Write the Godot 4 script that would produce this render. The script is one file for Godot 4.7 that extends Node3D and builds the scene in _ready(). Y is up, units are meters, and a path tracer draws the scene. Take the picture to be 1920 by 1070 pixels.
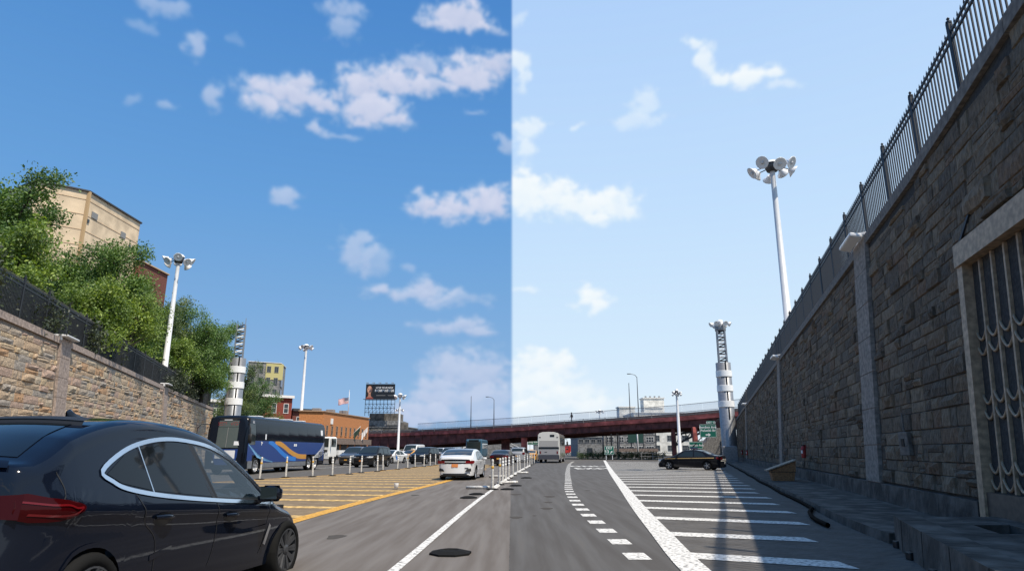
extends Node3D
# A plaza where a highway meets a tunnel: retaining walls on both sides, an overpass ahead.

const WEST_CLOUDS = [[-20.68, 28.74, 3.972, 1.062, 1], [-23.08, 27.71, 2.007, 0.7309, 0.9], [-20.07, 29.67, 1.633, 0.8137, 0.9], [-18.09, 28.7, 1.899, 0.9137, 0.9], [-14.33, 30.23, 2.48, 1.661, 1], [-13.23, 28.64, 2.98, 1.485, 1], [-11.89, 31.11, 3.045, 1.167, 1], [-10.96, 27.97, 1.499, 0.7777, 0.8], [-8.897, 32.4, 2.331, 1.037, 0.8], [-8.316, 30.97, 3.096, 0.7612, 0.9], [-4.199, 32.02, 2.885, 1.427, 1], [-1.584, 32.92, 2.112, 0.9183, 0.9], [-5.376, 36.5, 2.951, 1.029, 1], [-6.95, 35.82, 2.393, 0.56, 0.9], [-2.949, 35.78, 2.144, 0.4835, 0.7], [-16.81, 36.02, 1.751, 0.9589, 0.6], [-16.19, 34.72, 1.245, 1.174, 0.55], [-31.95, 32.91, 1.586, 0.7115, 0.55], [-32.87, 31.22, 0.9565, 0.5034, 0.35], [-28.87, 31.05, 0.6578, 0.9725, 0.65], [-27.1, 27.47, 0.7061, 0.9444, 0.65], [-30.4, 26.02, 0.6214, 0.3097, 0.5], [-32.84, 26.14, 0.555, 0.4522, 0.35], [-17.89, 26.47, 0.9355, 0.4671, 0.75], [-15.96, 26.05, 1.238, 0.3014, 0.5], [-25.65, 32.26, 0.5232, 0.3049, 0.25], [-3.623, 29.24, 1.137, 0.2611, 0.5], [-20.14, 20.79, 1.244, 0.7795, 0.65], [-8.166, 20.99, 1.47, 1.003, 0.9], [-5.465, 21.1, 2.478, 1.145, 1], [-2.244, 21.4, 2.244, 1.468, 1], [-6.43, 20.38, 2.463, 0.7346, 0.8], [-0.7662, 26.41, 0.7151, 0.6245, 0.6], [-14.14, 16.75, 1.389, 1.538, 0.6], [-12.94, 15.91, 2.1, 1.139, 0.45], [-11.41, 13.38, 1.488, 0.5506, 0.8], [-7.814, 13.84, 1.044, 1.02, 0.8], [-8.599, 13.35, 2.842, 0.5553, 0.7], [-5.267, 12.88, 3.347, 0.5592, 0.45], [-9.399, 15.64, 0.569, 0.4614, 0.4], [-6.859, 10.53, 1.881, 0.4631, 0.6], [-4.27, 10.57, 1.99, 0.7445, 0.7], [-3.315, 9.978, 1.893, 0.4651, 0.5], [-7.328, 3.305, 2.733, 0.9881, 0.75], [-6.477, 5.342, 1.61, 1.367, 0.7], [-5.133, 6.955, 2.795, 1.38, 0.55], [-3.265, 6.512, 2.798, 1.843, 0.7], [-5.994, 4.44, 2.758, 1.134, 0.6], [-2.772, 4.232, 3.696, 1.824, 0.6], [-8.657, 2.626, 1.803, 0.8017, 0.7], [-1.378, 2.88, 2.757, 1.129, 0.5]]
const EAST_CLOUDS = [[1.252, 22.33, 2.25, 1.735, 1], [3.744, 21.84, 2.48, 1.463, 1], [6.451, 21.06, 2.69, 1.371, 1], [9.383, 20.93, 2.168, 1.362, 0.85], [7.394, 19.88, 1.699, 0.7345, 0.8], [10.8, 20.16, 1.051, 0.7267, 0.7], [1.542, 27.74, 1.54, 0.969, 0.75], [1.275, 26.19, 1.223, 0.8926, 0.7], [0.7931, 33.14, 0.74, 0.6673, 0.8], [0.9442, 31.66, 0.6292, 0.9321, 0.6], [0.8068, 36.22, 1.075, 0.4011, 0.4], [17.56, 33.41, 0.676, 0.4367, 0.8], [18.62, 31.75, 0.9444, 1.122, 0.85], [19.67, 30.35, 1.613, 0.6487, 0.95], [21.94, 29.77, 1.782, 0.8029, 1], [24.02, 30, 1.304, 0.6318, 0.95], [24.98, 28.8, 1.277, 0.397, 0.5], [12.52, 29.13, 1.084, 1.019, 0.5], [11.95, 27.89, 2.203, 0.6036, 0.45], [6.401, 27.6, 0.558, 0.3077, 0.6], [7.412, 13.16, 1.414, 0.9282, 1], [7.711, 12.22, 0.7511, 0.8343, 0.9], [6.451, 12.72, 1.134, 0.5579, 0.7], [1.205, 13.82, 1.06, 0.468, 0.6], [2.345, 7.669, 2.337, 0.9249, 1], [4.203, 6.964, 1.625, 0.8284, 0.9], [1.86, 5.602, 2.781, 1.377, 0.9], [4.622, 4.677, 2.748, 1.367, 0.8], [1.383, 3.557, 2.3, 0.9066, 0.7], [6.432, 3.76, 2.717, 0.7214, 0.6], [11.85, 4.147, 0.8827, 0.3557, 0.4]]

var taken := {}
var M := {}
var rng := RandomNumberGenerator.new()

# ---------------------------------------------------------------- mesh helper
class G:
	var st := SurfaceTool.new()
	var x := Transform3D.IDENTITY
	var n := 0
	func _init(smooth := false):
		st.begin(Mesh.PRIMITIVE_TRIANGLES)
		st.set_smooth_group(0 if smooth else 4294967295)
	func smooth(on: bool):
		st.set_smooth_group(0 if on else 4294967295)
	func tri(a: Vector3, b: Vector3, c: Vector3):
		st.add_vertex(x * a); st.add_vertex(x * c); st.add_vertex(x * b)
		n += 1
	func quad(a: Vector3, b: Vector3, c: Vector3, d: Vector3):
		tri(a, b, c); tri(a, c, d)
	# eight corners: four below, four above, each counterclockwise seen from above
	func hexa(p: Array):
		quad(p[3], p[2], p[1], p[0]); quad(p[4], p[5], p[6], p[7])
		for i in 4:
			var j := (i + 1) % 4
			quad(p[i], p[j], p[j + 4], p[i + 4])
	func box(c: Vector3, s: Vector3, b := Basis.IDENTITY):
		var h := s / 2.0
		var p := []
		for y in [-1, 1]:
			p.append(c + b * Vector3(-h.x, y * h.y, h.z)); p.append(c + b * Vector3(h.x, y * h.y, h.z))
			p.append(c + b * Vector3(h.x, y * h.y, -h.z)); p.append(c + b * Vector3(-h.x, y * h.y, -h.z))
		hexa(p)
	# a box with chamfered vertical and top edges
	func cbox(c: Vector3, s: Vector3, e := 0.02, b := Basis.IDENTITY):
		var h := s / 2.0
		var poly := [Vector2(-h.x + e, h.z), Vector2(h.x - e, h.z), Vector2(h.x, h.z - e), Vector2(h.x, -h.z + e), Vector2(h.x - e, -h.z), Vector2(-h.x + e, -h.z), Vector2(-h.x, -h.z + e), Vector2(-h.x, h.z - e)]
		var rings := [[-h.y, 1.0, e], [-h.y + e, 1.0, 0.0], [h.y - e, 1.0, 0.0], [h.y, 1.0, e]]
		var rows := []
		for r in rings:
			var row := []
			for p in poly:
				var q: Vector2 = p - Vector2(sign(p.x), sign(p.y)) * float(r[2])
				row.append(c + b * Vector3(q.x, r[0], q.y))
			rows.append(row)
		for i in 3:
			for k in 8:
				var l := (k + 1) % 8
				quad(rows[i][k], rows[i][l], rows[i + 1][l], rows[i + 1][k])
		for k in range(1, 7):
			tri(rows[3][0], rows[3][k], rows[3][k + 1]); tri(rows[0][0], rows[0][k + 1], rows[0][k])
	func bar(a: Vector3, b: Vector3, w: float, h: float):
		var d := (b - a)
		var z := d.normalized()
		var up := Vector3.UP if absf(z.y) < 0.95 else Vector3.RIGHT
		var r := up.cross(z).normalized()
		var u := z.cross(r).normalized()
		box((a + b) / 2.0, Vector3(w, h, d.length()), Basis(r, u, z))
	func tube(a: Vector3, b: Vector3, r0: float, r1: float, k := 8, cap := true):
		var z := (b - a).normalized()
		var up := Vector3.UP if absf(z.y) < 0.95 else Vector3.RIGHT
		var r := up.cross(z).normalized()
		var u := z.cross(r).normalized()
		for i in k:
			var t0 := TAU * i / k
			var t1 := TAU * (i + 1) / k
			var d0 := r * cos(t0) + u * sin(t0)
			var d1 := r * cos(t1) + u * sin(t1)
			quad(a + d0 * r0, a + d1 * r0, b + d1 * r1, b + d0 * r1)
			if cap:
				if r1 > 0.001: tri(b, b + d0 * r1, b + d1 * r1)
				if r0 > 0.001: tri(a, a + d1 * r0, a + d0 * r0)
	func path(p: Array, r: Array, k := 8):
		var rings := []
		var last := Vector3.ZERO
		for i in p.size():
			var z: Vector3 = (p[mini(i + 1, p.size() - 1)] - p[maxi(i - 1, 0)]).normalized()
			var ref := Vector3.UP if absf(z.y) < 0.9 else Vector3.RIGHT
			if last != Vector3.ZERO: ref = last
			var rr := ref.cross(z).normalized()
			var uu := z.cross(rr).normalized()
			last = uu
			var row := []
			for j in k:
				var t := TAU * j / k
				row.append(p[i] + (rr * cos(t) + uu * sin(t)) * float(r[i]))
			rings.append(row)
		for i in p.size() - 1:
			for j in k:
				var l := (j + 1) % k
				quad(rings[i][j], rings[i][l], rings[i + 1][l], rings[i + 1][j])
	# outline of (radius, height) turned round the y axis, from the bottom up
	func lathe(o: Array, k := 12, c := Vector3.ZERO, b := Basis.IDENTITY):
		for i in o.size() - 1:
			for j in k:
				var t0 := TAU * j / k
				var t1 := TAU * (j + 1) / k
				var q := []
				for e in [[o[i], t1], [o[i], t0], [o[i + 1], t0], [o[i + 1], t1]]:
					q.append(c + b * Vector3(cos(e[1]) * e[0].x, e[0].y, sin(e[1]) * e[0].x))
				if o[i].x < 0.0005: tri(q[0], q[2], q[3])
				elif o[i + 1].x < 0.0005: tri(q[0], q[1], q[2])
				else: quad(q[0], q[1], q[2], q[3])
	func disc(c: Vector3, nrm: Vector3, r: float, k := 16):
		var z := nrm.normalized()
		var up := Vector3.UP if absf(z.y) < 0.95 else Vector3.RIGHT
		var rr := up.cross(z).normalized()
		var u := z.cross(rr).normalized()
		for i in k:
			var t0 := TAU * i / k
			var t1 := TAU * (i + 1) / k
			tri(c, c + (rr * cos(t0) + u * sin(t0)) * r, c + (rr * cos(t1) + u * sin(t1)) * r)
	# flat polygon (counterclockwise in a, b axes) pushed from depth d0 to d1 along the third axis
	func prism(poly: PackedVector2Array, o: Vector3, ax: Vector3, ay: Vector3, az: Vector3, d0: float, d1: float):
		var idx := Geometry2D.triangulate_polygon(poly)
		var cw := Geometry2D.is_polygon_clockwise(poly)
		var f := func(p: Vector2, d: float) -> Vector3: return o + ax * p.x + ay * p.y + az * d
		for i in range(0, idx.size(), 3):
			var a := poly[idx[i]]
			var b := poly[idx[i + 1]]
			var c := poly[idx[i + 2]]
			if (b - a).cross(c - a) < 0.0:
				var s := b; b = c; c = s
			tri(f.call(a, d1), f.call(b, d1), f.call(c, d1))
			if d0 != d1: tri(f.call(a, d0), f.call(c, d0), f.call(b, d0))
		if d0 == d1: return
		for i in poly.size():
			var a := poly[i]
			var b := poly[(i + 1) % poly.size()]
			if cw:
				var s := a; a = b; b = s
			quad(f.call(a, d0), f.call(b, d0), f.call(b, d1), f.call(a, d1))
	# polygon laid over a curved surface f(u, v), cut into cells so that it follows the curve
	func panel(poly: PackedVector2Array, nu: int, nv: int, f: Callable, flip := false):
		var r := Rect2(poly[0], Vector2.ZERO)
		for p in poly: r = r.expand(p)
		for i in nu:
			for j in nv:
				var a := r.position + Vector2(r.size.x * i / nu, r.size.y * j / nv)
				var b := a + Vector2(r.size.x / nu, r.size.y / nv)
				var cell := PackedVector2Array([a, Vector2(b.x, a.y), b, Vector2(a.x, b.y)])
				for piece in Geometry2D.intersect_polygons(poly, cell):
					var idx := Geometry2D.triangulate_polygon(piece)
					for k in range(0, idx.size(), 3):
						var p0: Vector2 = piece[idx[k]]
						var p1: Vector2 = piece[idx[k + 1]]
						var p2: Vector2 = piece[idx[k + 2]]
						if ((p1 - p0).cross(p2 - p0) < 0.0) != flip:
							var s := p1; p1 = p2; p2 = s
						tri(f.call(p0), f.call(p1), f.call(p2))
	# a band of width w along a line drawn on the surface f(u, v)
	func ribbon(pts: PackedVector2Array, w: float, f: Callable, closed := false, flip := false, side := 0.0):
		var k := pts.size()
		var lo := []
		var hi := []
		for i in k:
			var a := pts[(i - 1 + k) % k] if closed or i > 0 else pts[i]
			var b := pts[(i + 1) % k] if closed or i < k - 1 else pts[i]
			var d := (b - a).normalized()
			var nn := Vector2(-d.y, d.x)
			lo.append(f.call(pts[i] + nn * w * (side - 0.5))); hi.append(f.call(pts[i] + nn * w * (side + 0.5)))
		for i in (k if closed else k - 1):
			var j := (i + 1) % k
			if flip: quad(lo[j], lo[i], hi[i], hi[j])
			else: quad(lo[i], lo[j], hi[j], hi[i])
	func mesh() -> ArrayMesh:
		st.generate_normals()
		return st.commit()

# ---------------------------------------------------------------- naming and tagging
func numbered(called: String) -> String:
	var k: int = taken.get(called, 0)
	taken[called] = k + 1
	return called if k == 0 else "%s_%03d" % [called, k]

func part(called: String, mesh: Mesh, mat: Material, parent: Node) -> MeshInstance3D:
	var o := MeshInstance3D.new()
	var nm := called
	var k := 0
	while parent.has_node(NodePath(nm)):
		k += 1
		nm = "%s_%03d" % [called, k]
	o.name = nm
	o.mesh = mesh
	if mat: o.material_override = mat
	o.cast_shadow = GeometryInstance3D.SHADOW_CASTING_SETTING_ON
	parent.add_child(o, true)
	return o

func piece(called: String, k: int, mesh: Mesh, mat: Material, parent: Node) -> MeshInstance3D:
	var o := MeshInstance3D.new()
	o.name = called if k == 0 else "%s_%03d" % [called, k]
	o.mesh = mesh
	o.material_override = mat
	parent.add_child(o, true)
	return o

func gp(called: String, g: G, mat: Material, parent: Node) -> MeshInstance3D:
	return part(called, g.mesh(), mat, parent)

func thing(called: String, label: String, category: String, at := Vector3.ZERO, turn := 0.0, group := "") -> Node3D:
	var o := Node3D.new()
	o.name = numbered(called)
	add_child(o, true)
	o.position = at
	o.rotation.y = turn
	tag(o, label, category, group)
	return o

func tag(o: Node, label: String, category := "", group := ""):
	o.set_meta("label", label)
	if category: o.set_meta("category", category)
	if group: o.set_meta("group", group)

func struct(called: String, g: G, mat: Material, label: String, category: String) -> MeshInstance3D:
	var o := MeshInstance3D.new()
	o.name = numbered(called)
	o.mesh = g.mesh()
	o.material_override = mat
	add_child(o, true)
	tag(o, label, category)
	o.set_meta("kind", "structure")
	return o

func copy(o: Node3D, label: String, at: Vector3, turn := 0.0) -> Node3D:
	var c: Node3D = o.duplicate()
	var base := String(o.name)
	if base.length() > 4 and base[-4] == "_" and base.right(3).is_valid_int(): base = base.left(-4)
	c.name = numbered(base)
	add_child(c, true)
	c.position = at
	c.rotation.y = turn
	c.set_meta("label", label)
	return c

func V(x: float, y: float, d: float) -> Vector3:
	return Vector3(x, y, -d)

func lerp_table(t: Array, d: float) -> float:
	# piecewise smooth value of table [[d, value], ...]
	if d <= t[0][0]: return t[0][1] + (t[1][1] - t[0][1]) / (t[1][0] - t[0][0]) * (d - t[0][0])
	for i in t.size() - 1:
		if d <= t[i + 1][0]:
			var p0 = t[maxi(i - 1, 0)]
			var p1 = t[i]
			var p2 = t[i + 1]
			var p3 = t[mini(i + 2, t.size() - 1)]
			var h: float = p2[0] - p1[0]
			var m1: float = (p2[1] - p0[1]) / maxf(p2[0] - p0[0], 0.0001)
			var m2: float = (p3[1] - p1[1]) / maxf(p3[0] - p1[0], 0.0001)
			var s: float = (d - p1[0]) / h
			return (2 * s * s * s - 3 * s * s + 1) * p1[1] + (s * s * s - 2 * s * s + s) * h * m1 + (-2 * s * s * s + 3 * s * s) * p2[1] + (s * s * s - s * s) * h * m2
	var a = t[t.size() - 2]
	var b = t[t.size() - 1]
	return b[1] + (b[1] - a[1]) / (b[0] - a[0]) * (d - b[0])

# ---------------------------------------------------------------- materials
func lin(r: float, g: float, b: float) -> Color:
	return Color(r, g, b).linear_to_srgb()

func mat(c: Color, rough := 0.8, metal := 0.0) -> StandardMaterial3D:
	var m := StandardMaterial3D.new()
	m.albedo_color = c
	m.roughness = rough
	m.metallic = metal
	return m

func noise_tex(seed_: int, freq: float, lo: float, hi: float, oct := 5, tint := Color.WHITE, size := 512) -> NoiseTexture2D:
	var f := FastNoiseLite.new()
	f.seed = seed_
	f.frequency = freq
	f.fractal_octaves = oct
	f.noise_type = FastNoiseLite.TYPE_SIMPLEX_SMOOTH
	var t := NoiseTexture2D.new()
	t.width = size; t.height = size
	t.seamless = true
	t.noise = f
	var g := Gradient.new()
	g.set_color(0, Color(lo, lo, lo) * tint); g.set_color(1, Color(hi, hi, hi) * Color(2.0 - tint.r, 2.0 - tint.g, 2.0 - tint.b))
	g.set_offset(0, 0.2); g.set_offset(1, 0.8)
	t.color_ramp = g
	return t

func chip_tex(seed_: int) -> NoiseTexture2D:
	# worn road paint: mostly whole, here and there rubbed through
	var t := noise_tex(seed_, 0.03, 0.3, 1.0, 7)
	var g := Gradient.new()
	g.set_color(0, Color(0.55, 0.55, 0.55)); g.set_offset(0, 0.24)
	g.set_color(1, Color(1, 1, 1)); g.set_offset(1, 0.75)
	g.add_point(0.33, Color(0.86, 0.86, 0.86))
	t.color_ramp = g
	return t

func normal_tex(seed_: int, freq: float, strength: float, oct := 4) -> NoiseTexture2D:
	var f := FastNoiseLite.new()
	f.seed = seed_
	f.frequency = freq
	f.fractal_octaves = oct
	var t := NoiseTexture2D.new()
	t.width = 512; t.height = 512
	t.seamless = true
	t.as_normal_map = true
	t.bump_strength = strength
	t.noise = f
	return t

func tri(m: StandardMaterial3D, tex: Texture2D, nrm: Texture2D, scale: float, nscale := 1.0, world := true) -> StandardMaterial3D:
	m.albedo_texture = tex
	if nrm:
		m.normal_enabled = true
		m.normal_texture = nrm
		m.normal_scale = nscale
	m.uv1_triplanar = true
	m.uv1_world_triplanar = world
	m.uv1_scale = Vector3.ONE * scale
	return m

func build_materials():
	var grain := noise_tex(3, 0.02, 0.72, 1.0, 6)
	var rough_n := normal_tex(5, 0.03, 6.0)
	var asphalt_t := noise_tex(11, 0.012, 0.86, 1.0, 9, Color(1, 0.99, 0.98), 1024)
	var fine_n := normal_tex(12, 0.09, 4.0)
	M.asphalt = tri(mat(lin(0.098, 0.089, 0.080), 0.88), asphalt_t, fine_n, 0.11, 0.35)
	# along the lanes the wear runs in long streaks
	var streak_t := noise_tex(13, 0.014, 0.85, 1.0, 6, Color(1, 0.985, 0.97), 1024)
	M.pale_asphalt = tri(mat(lin(0.150, 0.130, 0.114), 0.9), streak_t, null, 0.16)
	M.pale_asphalt.uv1_scale = Vector3(0.22, 0.2, 0.014)
	M.lane_asphalt = tri(mat(lin(0.090, 0.082, 0.075), 0.88), streak_t, null, 0.16)
	M.lane_asphalt.uv1_scale = Vector3(0.22, 0.2, 0.012)
	M.patch_asphalt = tri(mat(lin(0.082, 0.077, 0.074), 0.85), asphalt_t, fine_n, 0.15, 0.3)
	M.stain = mat(lin(0.075, 0.070, 0.066), 0.95)
	M.stain.metallic_specular = 0.1
	M.ground = tri(mat(lin(0.10, 0.098, 0.092), 0.95), asphalt_t, null, 0.05)
	M.warm_asphalt = tri(mat(lin(0.215, 0.155, 0.090), 0.9), asphalt_t, fine_n, 0.13, 0.3)
	var worn := noise_tex(17, 0.02, 0.62, 1.0, 6)
	M.white_paint = tri(mat(lin(0.74, 0.72, 0.68), 0.75), chip_tex(18), null, 0.7)
	M.yellow_paint = tri(mat(lin(0.66, 0.35, 0.05), 0.75), chip_tex(19), null, 0.5)
	M.pale_yellow = tri(mat(lin(0.80, 0.52, 0.18), 0.8), worn, null, 0.5)
	M.concrete = tri(mat(lin(0.24, 0.23, 0.22), 0.9), grain, rough_n, 0.35, 0.4)
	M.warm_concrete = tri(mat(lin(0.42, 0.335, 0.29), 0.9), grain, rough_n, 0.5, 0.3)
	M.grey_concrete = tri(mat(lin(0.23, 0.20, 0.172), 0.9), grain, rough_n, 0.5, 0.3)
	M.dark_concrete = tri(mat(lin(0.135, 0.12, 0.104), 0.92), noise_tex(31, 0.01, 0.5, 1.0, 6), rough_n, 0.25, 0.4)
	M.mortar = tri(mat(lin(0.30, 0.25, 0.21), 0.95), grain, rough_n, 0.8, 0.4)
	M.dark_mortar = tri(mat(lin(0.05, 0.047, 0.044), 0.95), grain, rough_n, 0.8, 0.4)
	var stone_t := noise_tex(21, 0.018, 0.72, 1.0, 6)
	var stone_n := normal_tex(22, 0.025, 10.0, 5)
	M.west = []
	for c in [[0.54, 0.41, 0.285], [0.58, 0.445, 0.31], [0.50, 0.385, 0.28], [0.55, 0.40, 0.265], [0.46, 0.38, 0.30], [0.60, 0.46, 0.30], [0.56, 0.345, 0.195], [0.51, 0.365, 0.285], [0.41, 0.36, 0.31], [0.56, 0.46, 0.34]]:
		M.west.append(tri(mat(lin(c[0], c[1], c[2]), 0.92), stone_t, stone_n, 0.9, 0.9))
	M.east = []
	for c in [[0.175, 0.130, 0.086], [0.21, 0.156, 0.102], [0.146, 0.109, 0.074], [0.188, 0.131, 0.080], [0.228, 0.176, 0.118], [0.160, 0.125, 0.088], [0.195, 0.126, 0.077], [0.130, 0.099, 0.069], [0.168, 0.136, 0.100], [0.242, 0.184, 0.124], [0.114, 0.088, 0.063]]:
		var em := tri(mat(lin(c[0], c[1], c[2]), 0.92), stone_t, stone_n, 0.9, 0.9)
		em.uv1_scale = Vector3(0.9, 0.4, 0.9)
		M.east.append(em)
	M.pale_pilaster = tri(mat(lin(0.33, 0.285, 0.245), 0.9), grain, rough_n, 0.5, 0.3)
	M.black_iron = mat(lin(0.012, 0.013, 0.015), 0.5)
	M.iron = mat(lin(0.022, 0.025, 0.032), 0.5, 0.1)
	M.bronze = tri(mat(lin(0.50, 0.35, 0.22), 0.55), grain, null, 0.6)
	M.bronze_dark = tri(mat(lin(0.095, 0.073, 0.055), 0.6), grain, null, 0.6)
	M.white_metal = tri(mat(lin(0.66, 0.67, 0.69), 0.4), noise_tex(41, 0.01, 0.95, 1.0), null, 0.3)
	M.steel = tri(mat(lin(0.30, 0.31, 0.33), 0.42, 0.6), noise_tex(42, 0.015, 0.88, 1.0), null, 0.4)
	M.lamp_white = mat(lin(0.8, 0.8, 0.8), 0.25)
	M.dark_metal = mat(lin(0.06, 0.062, 0.068), 0.5, 0.4)
	M.black = mat(lin(0.012, 0.012, 0.013), 0.55)
	M.rubber = mat(lin(0.012, 0.012, 0.012), 0.85)
	M.rubber.metallic_specular = 0.2
	M.post = tri(mat(lin(0.72, 0.70, 0.66), 0.5), noise_tex(43, 0.02, 0.75, 1.0), null, 1.2)
	M.band = mat(lin(0.62, 0.36, 0.05), 0.5)
	M.band_white = mat(lin(0.8, 0.8, 0.78), 0.35)
	M.glass = mat(lin(0.020, 0.028, 0.030), 0.04)
	M.glass.metallic_specular = 0.5
	M.deep_glass = mat(lin(0.006, 0.008, 0.010), 0.03)
	M.deep_glass.metallic_specular = 0.4
	M.see_glass = mat(Color(0.10, 0.16, 0.18, 0.30), 0.02)
	M.see_glass.transparency = BaseMaterial3D.TRANSPARENCY_ALPHA
	M.screen = mat(Color(0.90, 0.92, 0.93, 0.30), 0.6)
	M.screen.transparency = BaseMaterial3D.TRANSPARENCY_ALPHA
	M.chrome = mat(lin(0.75, 0.76, 0.78), 0.16, 1.0)
	M.alloy = mat(lin(0.45, 0.45, 0.46), 0.3, 0.8)
	M.red_lamp = mat(lin(0.13, 0.005, 0.007), 0.08)
	M.red_dark = mat(lin(0.030, 0.0012, 0.002), 0.06)
	M.red_dark.metallic_specular = 0.3
	M.red_strip = mat(lin(0.11, 0.004, 0.006), 0.1)
	M.clear_lamp = mat(lin(0.62, 0.64, 0.66), 0.1)
	M.amber = mat(lin(0.75, 0.30, 0.02), 0.2)
	M.paper = mat(lin(0.72, 0.73, 0.76), 0.7)
	M.plate = mat(lin(0.72, 0.36, 0.06), 0.5)
	M.plate_orange = mat(lin(0.62, 0.22, 0.06), 0.5)
	M.sign_green = mat(lin(0.004, 0.13, 0.085), 0.5)
	M.sign_dark = mat(lin(0.008, 0.045, 0.035), 0.6)
	M.white = mat(lin(0.8, 0.8, 0.8), 0.6)
	M.red = mat(lin(0.36, 0.025, 0.022), 0.5)
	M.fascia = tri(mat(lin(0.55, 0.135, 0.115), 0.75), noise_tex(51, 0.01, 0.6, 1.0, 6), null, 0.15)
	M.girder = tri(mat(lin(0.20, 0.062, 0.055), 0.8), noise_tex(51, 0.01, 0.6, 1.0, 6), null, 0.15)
	M.bark = tri(mat(lin(0.085, 0.065, 0.048), 0.95), noise_tex(61, 0.04, 0.4, 1.0), rough_n, 2.0, 0.8, false)
	M.pale_bark = tri(mat(lin(0.33, 0.27, 0.20), 0.9), noise_tex(62, 0.03, 0.45, 1.0), rough_n, 1.5, 0.6, false)
	M.soil = tri(mat(lin(0.045, 0.038, 0.028), 1.0), grain, rough_n, 0.4, 0.5)
	M.grass = tri(mat(lin(0.05, 0.07, 0.025), 1.0), grain, rough_n, 0.4, 0.5)
	M.beige = tri(mat(lin(0.76, 0.60, 0.42), 0.85), noise_tex(71, 0.008, 0.86, 1.0), null, 0.1)
	M.beige_joint = mat(lin(0.50, 0.36, 0.23), 0.9)
	M.orange_brick = tri(mat(lin(0.58, 0.235, 0.085), 0.9), noise_tex(72, 0.03, 0.74, 1.0, 6), rough_n, 0.35, 0.3)
	M.red_brick = tri(mat(lin(0.29, 0.062, 0.042), 0.9), noise_tex(73, 0.03, 0.7, 1.0, 6), rough_n, 0.35, 0.3)
	M.dark_brick = tri(mat(lin(0.22, 0.075, 0.055), 0.9), noise_tex(73, 0.03, 0.7, 1.0, 6), rough_n, 0.35, 0.3)
	M.grey_wall = tri(mat(lin(0.27, 0.265, 0.26), 0.9), grain, null, 0.12)
	M.brown_wall = tri(mat(lin(0.20, 0.18, 0.155), 0.9), noise_tex(74, 0.01, 0.6, 1.0, 6), null, 0.1)
	M.white_wall = tri(mat(lin(0.80, 0.78, 0.72), 0.85), noise_tex(75, 0.01, 0.84, 1.0), null, 0.1)
	M.yellow_wall = mat(lin(0.48, 0.43, 0.19), 0.8)
	M.window = mat(lin(0.035, 0.042, 0.05), 0.12)
	M.trim = mat(lin(0.72, 0.71, 0.69), 0.6)
	M.pale_blue = mat(lin(0.42, 0.53, 0.68), 0.5)
	M.wood = tri(mat(lin(0.34, 0.17, 0.07), 0.7), grain, null, 1.0)
	M.wood_top = tri(mat(lin(0.42, 0.33, 0.24), 0.7), grain, null, 1.0)
	M.hose = mat(lin(0.006, 0.006, 0.006), 0.8)
	M.hose.metallic_specular = 0.1

func paint(r: float, g: float, b: float, rough := 0.22) -> StandardMaterial3D:
	var m := mat(lin(r, g, b), rough)
	m.clearcoat_enabled = true
	m.clearcoat = 1.0
	m.clearcoat_roughness = 0.03
	if maxf(r, maxf(g, b)) < 0.04:
		# dark lacquer: one thin glossy coat only
		m.clearcoat_enabled = false
		m.metallic_specular = 0.38
		m.roughness = 0.1
	return m

# ---------------------------------------------------------------- sky
const EXPOSURE = 1.12

func dim(c: Color) -> Color:
	return (c.srgb_to_linear() / EXPOSURE).linear_to_srgb()

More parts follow.
